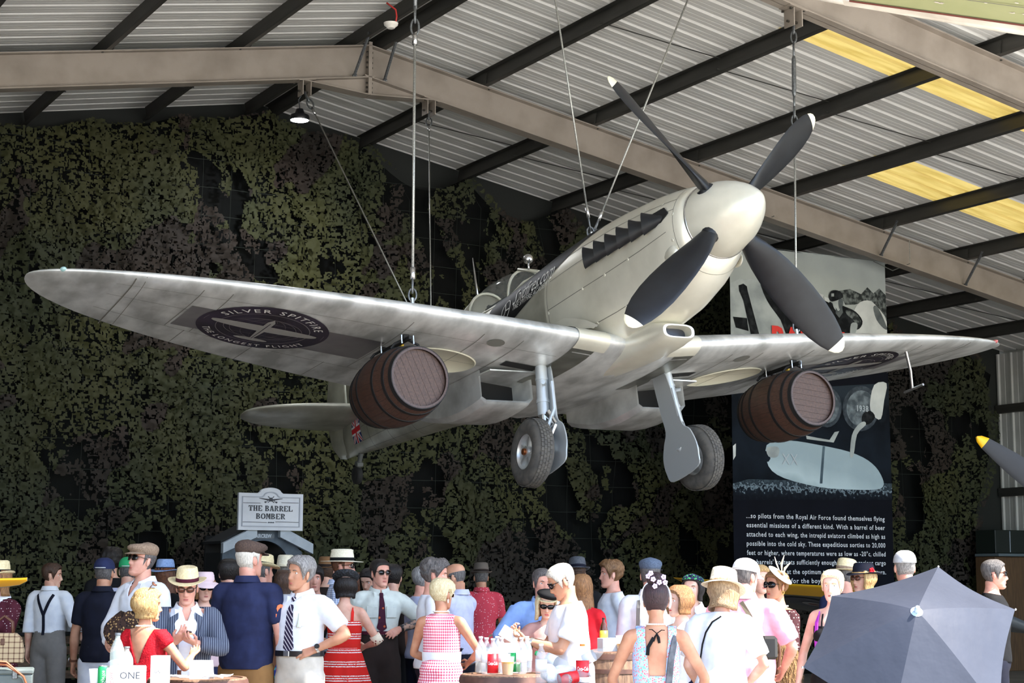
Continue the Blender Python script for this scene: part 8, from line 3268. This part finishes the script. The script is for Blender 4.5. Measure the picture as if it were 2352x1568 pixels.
# halter bow and pack straps
mb = MB()
c = p.surf(.0, 1.425, True, .012)[0]
for a, b in ((.05, .025), (-.05, .02), (.02, -.05), (-.015, -.06)):
 mb.tube([c, c + Vector((a * .6, .008, b * .6 + .01)), c + Vector((a, .006, b))], [(.004, .003), (.010, .003), (.008, .002)], 6)
mb.build('halter_bow', C_black, p.root)
p.strip([p.surf(-.115, 1.43, True, .014), p.surf(-.105, 1.36, True, .022), p.surf(-.085, 1.26, True, .024), p.surf(-.07, 1.12, True, .022), p.surf(-.065, .95, True, .03)], .042, mat('grey_webbing', (96, 98, 104), .8, col2=(64, 66, 72), ns=20), 'pack_strap', .010)
p.strip([p.surf(.02, 1.40, True, .014), p.surf(.055, 1.34, True, .02), p.surf(.06, 1.29, True, .022)], .022, C_black, 'clip_strap', .008)
# 33, 34
p = Person(1560, 1382, 12.2, -62, 'woman with honey blonde bob, looking left past the bun', 'f', skin='pale', hands=False, lips=(196, 88, 84), brows=(140, 104, 74))
p.top('blouse', C_white, .3, .95, neck='scoop', depth=.05)
p.skirt(C_navy, .5, spread=.08)
p.hair(H_honey, 'bob', .022)
p = Person(1591, 1353, 14.0, -22, 'smiling woman with navy leaf-print head scarf', 'f', skin='pale', hands=False, lips=(206, 110, 104))
p.top('blouse', C_white, .4, .95, collar='open', neck='v')
p.skirt(C_navy, .5, spread=.08)
p.hair(H_dark, 'bob', .012)
rows = [[p.HT @ head_pt(2 * PI * i / 36, .062 + .02 * math.cos(2 * PI * i / 36) + t, .02 + .006 * math.sin(PI * q), False) for i in range(36)] for q, t in ((0, 0), (.4, .014), (.8, .03), (1, .036))]
mb = MB().rings(rows, False, True)
mb.ball(p.HT @ Vector((.02, -.07, .118)), (.035, .02, .018), 10, 7)
mb.build('head_scarf', C_scarfp, p.root, True)
# 35 cream hat, white tee, foreground
p = Person(1662, 1358, 11.4, 158, 'woman in cream sun hat and white top with thin black strap, foreground', 'f', fat=1.25, width=1.18, head=(-26, 18, 8), skin='fair', eyes=False, res=.010, lean=6, R=dict(hand=(-.13, -.12, .97), pole=(-1, .4, -.2), curl=.5), L=dict(hand=(.2, -.2, .95)), legs=False)
p.top('white_top', C_white, .40, .85, neck='crew', off=.016, sl_off=.028, seed=35, fold=.007, flare=.08)
p.trousers(C_white)
p.shoes(C_white)
p.hair(hair_mat('sandy', (176, 146, 110), (120, 92, 66)), 'wavy', .014, bump=.014, seed=9, hat=True)
p.hat_brimmed(C_straww, C_straww, brim=.06, droop=.03, crown=.11, pinch=0, flat=True, tilt=-2, r=1.06)
p.strip([p.surf(x, z, True, .024) for x, z in ((-.02, 1.44), (.04, 1.40), (.085, 1.33), (.11, 1.25), (.125, 1.15))], .010, C_black, 'bag_strap', .006)
p.glasses(C_lens, C_black)
# 36 pink shirt
p = Person(1713, 1326, 12.4, 158, 'man seen from behind in pink shirt and white baseball cap with camera strap', eyes=False, fat=1.25, width=1.12, skin='pink', head=(-30, 10, 0), R=dict(hand=(-.22, -.2, .98), pole=(-1, .6, -.2)), legs=False)
p.top('shirt', C_pink, .42, .86, collar='shut', off=.02, sl_off=.03, seed=36, fold=.008)
p.trousers(C_beige)
p.shoes(C_leath)
p.hair(H_salt, 'short', .007, hat=True)
p.ball_cap(C_white)
p.strip([p.surf(x, z, True, .026) for x, z in ((.0, 1.45), (-.06, 1.36), (-.11, 1.25), (-.155, 1.12), (-.17, 1.0))], .030, mat('olive_webbing', (104, 92, 74), .8), 'camera_strap', .006)
# 37
p = Person(1744, 1332, 14.6, 22, 'blonde woman between the pink shirt and the feathered hat', 'f', skin='fair', hands=False, res=.014, brows=(140, 110, 80))
p.top('blouse', C_white, .4, .95)
p.skirt(C_navy, .5)
p.hair(H_blond, 'short', .02)
# 38 fascinator
p = Person(1783, 1347, 13.6, -60, 'laughing woman in brown polka dot dress with cream feathered disc hat', 'f', head=(6, -4, 0), skin='tan', lips=(190, 70, 70), L=dict(hand=(.10, -.24, 1.05), pole=(1, .6, -.3), curl=.6), R=dict(hand=(-.1, -.26, 1.04)))
p.top('bodice', C_polka2, .52, 1.0, neck='scoop', depth=.06, sl_off=.026, seed=38)
p.skirt(C_polka2, .5, spread=.16)
p.shoes(C_black)
p.hair(H_honey, 'short', .02)
p.glasses(C_lens, C_black, rx=.034, rz=.024)
M = Matrix.Translation((.045, .0, .10)) @ Matrix.Rotation(D_(38), 4, 'Y') @ Matrix.Rotation(D_(-12), 4, 'X')
mb = MB().lathe([(.001, .012), (.06, .014), (.115, .0), (.12, -.004), (.112, -.006), (.06, .006), (.001, .004)], 32)
mb.v = [tuple(M @ Vector(q)) for q in mb.v]
hat = p.hm(mb).build('disc_hat', C_straww, p.root, True)
mb = MB()
for k, (x, z, l) in enumerate(((-.02, .0, .13), (.01, .01, .16), (.03, .0, .11))):
 a = M @ Vector((x, 0, .012))
 mb.tube([a, a + Vector((x * 1.2 - .01, -.01, l * .55)), a + Vector((x * 3 + .01, -.02, l))], [(.004, .003), (.014, .003), (.003, .002)], 6)
p.hm(mb).build('feather', C_straww, hat, True)
mb = MB()
for sx in (-1, 1):
 mb.ball(M @ Vector((.02 + sx * .03, 0, .022)), (.03, .018, .012), 10, 7)
mb.ball(M @ Vector((.02, 0, .026)), (.012,) * 3, 8, 6)
p.hm(mb).build('bow', C_straww, hat, True)
MB().lathe([(.013, -.003), (.016, 0), (.013, .003), (.010, 0)], 18, p.HT @ Vector((.078, .004, -.05)), 'X', cap=False).build('hoop_earring', mat('gold', (200, 160, 80), .3, metal=.9), p.root, True)
p.necklace(C_pearl, 1.455, rad=.07)
P_FUR = p
# 39 blonde at right
p = Person(1912, 1347, 12.6, -28, 'fair haired woman in black vest with purple bag strap by the umbrella', 'f', head=(6, 2, 0), skin='pale', R=dict(hand=(-.27, -.06, .90), pole=(-.5, .8, 0)), L=dict(hand=(.2, -.25, 1.0)), brows=(180, 150, 110), legs=False)
p.top('vest', C_black, 0, .9, neck='strap')
p.trousers(C_black)
p.hair(H_plat, 'short', .016)
for s_ in (-1, 1):
 p.strip([p.surf(s_ * .06, z, False, .012) for z in (1.29, 1.36, 1.42)], .012, C_black)
p.strip([p.surf(-.098, 1.43, False, .012), p.surf(-.10, 1.36, False, .02), p.surf(-.10, 1.26, False, .03), p.surf(-.105, 1.1, False, .03)], .03, mat('purple_strap', (168, 50, 190), .6), 'bag_strap', .008)
# 40-43
p = Person(1944, 1324, 16.0, 150, 'man in cream straw trilby in front of the banner', hands=False, eyes=False, res=.015, head=(-20, 10, 0), skin='pink', legs=False)
p.top('shirt', C_navy, .4, .9)
p.trousers(C_ink)
p.hair(H_salt, 'short', .006, hat=True)
p.hat_brimmed(C_straw, C_tweed, brim=.055, droop=.012)
p = Person(1983, 1330, 14.8, -62, 'blonde woman in navy hat with red flower and sunglasses', 'f', hands=False, res=.014, skin='fair')
p.top('dress', C_ink, .4, .95)
p.skirt(C_ink, .5)
p.hair(H_blond, 'bob', .016, hat=True)
h_ = p.hat_brimmed(C_ink, C_ink, brim=.055, pinch=0, droop=.01, crown=.09)
mb = MB()
for k in range(5):
 mb.ball(Vector((.094, .02 + .016 * math.cos(k * 1.26), .075 + .016 * math.sin(k * 1.26))), (.012, .014, .014), 7, 5)
p.hm(mb).build('hat_flower', C_redtee, h_, True)
p.glasses(C_lensb, C_tort)
p = Person(2078, 1304, 14.2, 182, 'man seen from behind in pale grey flat cap, right of the banner', hands=False, eyes=False, res=.014, skin='pink', legs=False)
p.top('shirt', C_khaki, .4, .9, collar='shut')
p.trousers(C_ink)
p.hair(H_grey, 'short', .005, hat=True)
p.ball_cap(mat('pale_grey_cap', (196, 198, 200), .85, col2=(176, 178, 182), ns=30), name='pale_cap')
p = Person(2284, 1320, 15.0, 75, 'grey haired man in dark glasses behind the umbrella', hands=False, res=.014, skin='pink', legs=False)
p.top('shirt', C_black, .4, .9)
p.trousers(C_ink)
p.hair(H_salt, 'short', .014)
p.glasses(C_lens, C_black)
# ================================================================== things carried by the crowd
def held(name, P, label, cat, rz=0., s=1.):
 return tag(empty(name, Matrix.Translation(P) @ Matrix.Rotation(rz, 4, 'Z') @ Matrix.Scale(s, 4)), label, cat)
# tartan handbag on the polka-dot woman's forearm
M_tart = pat('tartan', (196, 172, 136), (92, 64, 50), 'check', 24, .22, axis=9)
P = at(8, 1488, 13.55)
hb = held('handbag', P, 'beige tartan handbag hanging from the polka dot woman\'s arm', 'handbag', .15)
prof = [(-.15, -.11), (.15, -.11), (.155, -.02), (.13, .08), (.09, .115), (-.09, .115), (-.13, .08), (-.155, -.02)]
mb = MB()
rs = [[Vector((a * k, y, b * k + .0)) for a, b in prof] for y, k in ((-.06, .94), (-.05, 1), (.05, 1), (.06, .94))]
mb.rings(rs).build('bag_body', M_tart, hb, False, 40)
for y in (-.04, .04):
 MB().tube([(-.07, y, .10), (-.06, y * .6, .20), (0, y * .3, .245), (.06, y * .6, .20), (.07, y, .10)], .009, 8).build('handle', C_leath, hb, True)
MB().box((0, -.064, .05), (.03, .01, .05), None, .003).build('bag_tag', C_leath, hb)
# brown patterned cap held by the flat-cap man
wr = P_CAP.world(P_CAP.J['R']['wr'] + P_CAP.J['R']['hd'] * .08)
C_leaf = pat('brown_print', (60, 42, 34), (176, 140, 92), 'flowers', 55, .4, ink2=(28, 22, 22))
sc = held('folded_cap', at(274, 1446, wr.y - .10), 'brown patterned cloth cap held against the white shirt', 'hat', .4)
mb = MB()
rs = []
for t in np.linspace(0, 1, 9):
 w = .13 * math.sin(PI * (.12 + .8 * t)) + .02
 rs.append([Vector((.06 * t + w * math.cos(a), .055 * math.sin(a) * (1 + .2 * math.sin(5 * a + t * 9)), -.11 + .24 * t + .02 * math.sin(3 * a))) for a in [2 * PI * k / 24 for k in range(24)]])
mb.rings(rs).build('cap_cloth', C_leaf, sc, True)
MB().tube([(-.06, -.05, -.10), (.0, -.07, -.115), (.08, -.06, -.08)], [(.012, .008), (.02, .01), (.012, .008)], 8).build('cap_brim', C_leath, sc, True)
# snack in the pinstripe man's hand
j = P_PIN.J['L']
P = P_PIN.world(j['wr'] + j['hd'] * .09 + j['pn'] * .035)
sn = held('canape', P, 'small brown snack pinched in the pinstripe man\'s fingers', 'food', .3)
MB().lathe([(.0, 0), (.034, 0), (.036, .006), (.034, .012), (.0, .013)], 16).build('biscuit', mat('biscuit', (206, 170, 120), .8), sn, True, 40)
MB().ball((0, 0, .018), (.03, .024, .010), 10, 6).build('topping', mat('dark_topping', (74, 42, 30), .6), sn, True)
# cup in the braces man's hand
j = P_BRACES.J['R']
P = P_BRACES.world(j['wr'] + j['hd'] * .08 + j['pn'] * .03)
cp = held('drink_cup', P - Vector((0, 0, .05)), 'plastic cup of dark drink held by the man in braces', 'cup')
MB().lathe([(.034, 0), (.046, .13), (.044, .13), (.033, .003)], 18, cap=False).build('cup_wall', M_cup, cp, True, 40)
MB().lathe([(.032, .003), (.039, .075), (.0, .075)], 18).build('dark_drink', mat('dark_drink', (70, 36, 24), .2), cp, True, 40)
# phone held by the gingham woman, to her right
j = P_GING.J['R']
P = P_GING.world(j['wr'] + j['hd'] * .09)
ph = held('mobile_phone', P + Vector((.05, 0, .02)), 'black mobile phone in the gingham woman\'s right hand', 'phone', .3)
MB().box((0, 0, 0), (.155, .072, .009), Matrix.Rotation(-.35, 3, 'Y'), .003).build('phone_case', M_matt, ph)
MB().box((-.0, 0, .006), (.14, .064, .002), Matrix.Rotation(-.35, 3, 'Y')).build('phone_screen', mat('dark_screen', (20, 24, 36), .1), ph)
# card read by the big man
j = P_READ.J['L']
P = P_READ.world(j['wr'] + j['hd'] * .12)
cd = held('menu_card', P + Vector((-.03, 0, .02)), 'white folded menu card held by the man in white tee shirt', 'card', .2)
for s_ in (-1, 1):
 MB().box((-.0, s_ * .012, 0), (.13, .004, .085), Matrix.Rotation(.55, 3, 'Y') @ Matrix.Rotation(s_ * .15, 3, 'X')).build('card_leaf', M_boxw, cd)
# fur stole over the arm of the woman with the disc hat
P = at(1790, 1512, 13.3)
fs = held('fur_stole', P, 'tawny fur stole hanging over the polka dot woman\'s arm', 'stole')
mb = MB()
rs = []
for t in np.linspace(0, 1, 18):
 w = .135 * math.sin(PI * (.13 + .75 * t)) ** .8
 rs.append([Vector((.03 * math.sin(t * 3) + w * math.cos(a) * (1 + .06 * math.sin(7 * a + t * 20)), w * .6 * math.sin(a), .25 - .72 * t + .012 * math.sin(5 * a))) for a in [2 * PI * k / 30 for k in range(30)]])
mb.rings(rs).build('fur_body', C_fur, fs, True)
tuft = MB()
rg3 = random.Random(11)
for k in range(1500):
 t = rg3.random()
 a = rg3.uniform(0, 2 * PI)
 w = .135 * math.sin(PI * (.13 + .75 * t)) ** .8
 p0 = Vector((.03 * math.sin(t * 3) + w * math.cos(a), w * .6 * math.sin(a), .25 - .72 * t))
 n_ = Vector((math.cos(a), .8 * math.sin(a), -.7)).normalized()
 s_ = Vector((-math.sin(a), math.cos(a), 0)) * .004
 tuft.add([p0 - s_, p0 + s_, p0 + n_ * rg3.uniform(.02, .04)], [(0, 1, 2)])
o = tuft.build('fur_tufts', C_fur, fs, fix=False)
o['kind'] = 'stuff'
MB().tube([(-.02, -.09, .27), (-.01, -.10, .05), (-.03, -.09, -.18), (-.02, -.08, -.3)], [(.008, .004), (.01, .005), (.022, .006), (.012, .005)], 8).build('leather_strap', C_leath, fs, True)
# camera bag of the pink shirt
P = at(1766, 1480, 12.05)
cb = held('camera_bag', P, 'small black camera bag with cords on the pink shirt\'s strap', 'bag')
MB().box((0, 0, -.02), (.11, .10, .16), None, .02).build('bag_body', C_leathd, cb)
MB().tube([(.0, -.05, -.1), (.02, -.06, -.18), (-.01, -.06, -.26), (.02, -.05, -.32)], .006, 6).build('white_cord', C_white, cb)
# dark umbrella in the right foreground, with the person holding it
UP = at(2106, 1402, 8.4)
ax = Vector((-.02, -.77, .64)).normalized()
e1 = ax.cross(Vector((0, 0, 1))).normalized() * -1
e2 = ax.cross(e1).normalized()
if e2.z < 0:
 e2 = -e2
if e1.x < 0:
 e1 = -e1
um = tag(empty('umbrella', loc=UP), 'open dark slate umbrella tilted at the camera in the right foreground', 'umbrella')
M_umb = mat('slate_umbrella_cloth', (52, 56, 68), .6, col2=(46, 50, 62), ns=3, spec=.3, bump=.25, bs=9)
RU, HU = .55, .27
NR_ = 6
PHI = [D_(a) for a in (66, 138, 194, 252, 312, 382, 426)]
RF = [1, .84, 1, 1, 1, 1.1, 1]
def rib_pt(k, q):
 p = up_(PHI[k], q)
 h = p.dot(ax)
 return ax * h + (p - ax * h) * RF[k]
def up_(phi, q, sag=0.):
 r = RU * q
 h = HU * q ** 1.2
 return e1 * (r * math.cos(phi)) + e2 * (r * math.sin(phi)) - ax * (h + sag)
for k in range(NR_):
 rows = []
 for i in range(11):
  q = i / 10
  row = []
  for jx in range(9):
   w = jx / 8
   a, b = rib_pt(k, q), rib_pt(k + 1, q)
   p = a.lerp(b, w)
   inw = math.sin(PI * w) * q
   p = p - (p - ax * p.dot(ax)) * (.05 * inw * q)
   row.append(p)
  rows.append(row)
 MB().rings(rows, False, False, closed=False).build('canopy_panel', M_umb, um, True)
 rb = MB().tube([rib_pt(k, q) - ax * .006 for q in np.linspace(0, 1, 9)], .003, 5).build('rib', M_galv, um)
 MB().ball(rib_pt(k, 1.005), .006, 8, 6).build('rib_tip', M_chrome, rb, True)
 MB().tube([-ax * .25, rib_pt(k, .5) - ax * .01], .0025, 5).build('stretcher', M_galv, um)
MB().tube([ax * .012, -ax * .78], .007, 8).build('shaft', M_galv, um)
MB().lathe([(.0, .03), (.010, .028), (.014, .01), (.012, -.004), (.03, -.008)], 14).build('ferrule', mat('pale_blue_ferrule', (150, 168, 190), .4), um).matrix_local = ax.to_track_quat('Z', 'Y').to_matrix().to_4x4()
MB().tube([-ax * .74, -ax * .84 + Vector((0, 0, -.01))], .014, 10).build('handle', M_matt, um)
hp = UP - ax * .78
p = Person(2125, 1425, 9.45, 178, 'person behind the slate umbrella, holding its handle', 'f', eyes=False, res=.013, R=dict(world=hp + ax * .10 + Vector((0, .03, 0)), pole=(-.6, .6, -1), curl=1.0))
p.top('shirt', C_navy, .4, .9)
p.trousers(C_ink)
p.hair(H_brown, 'bob', .016)
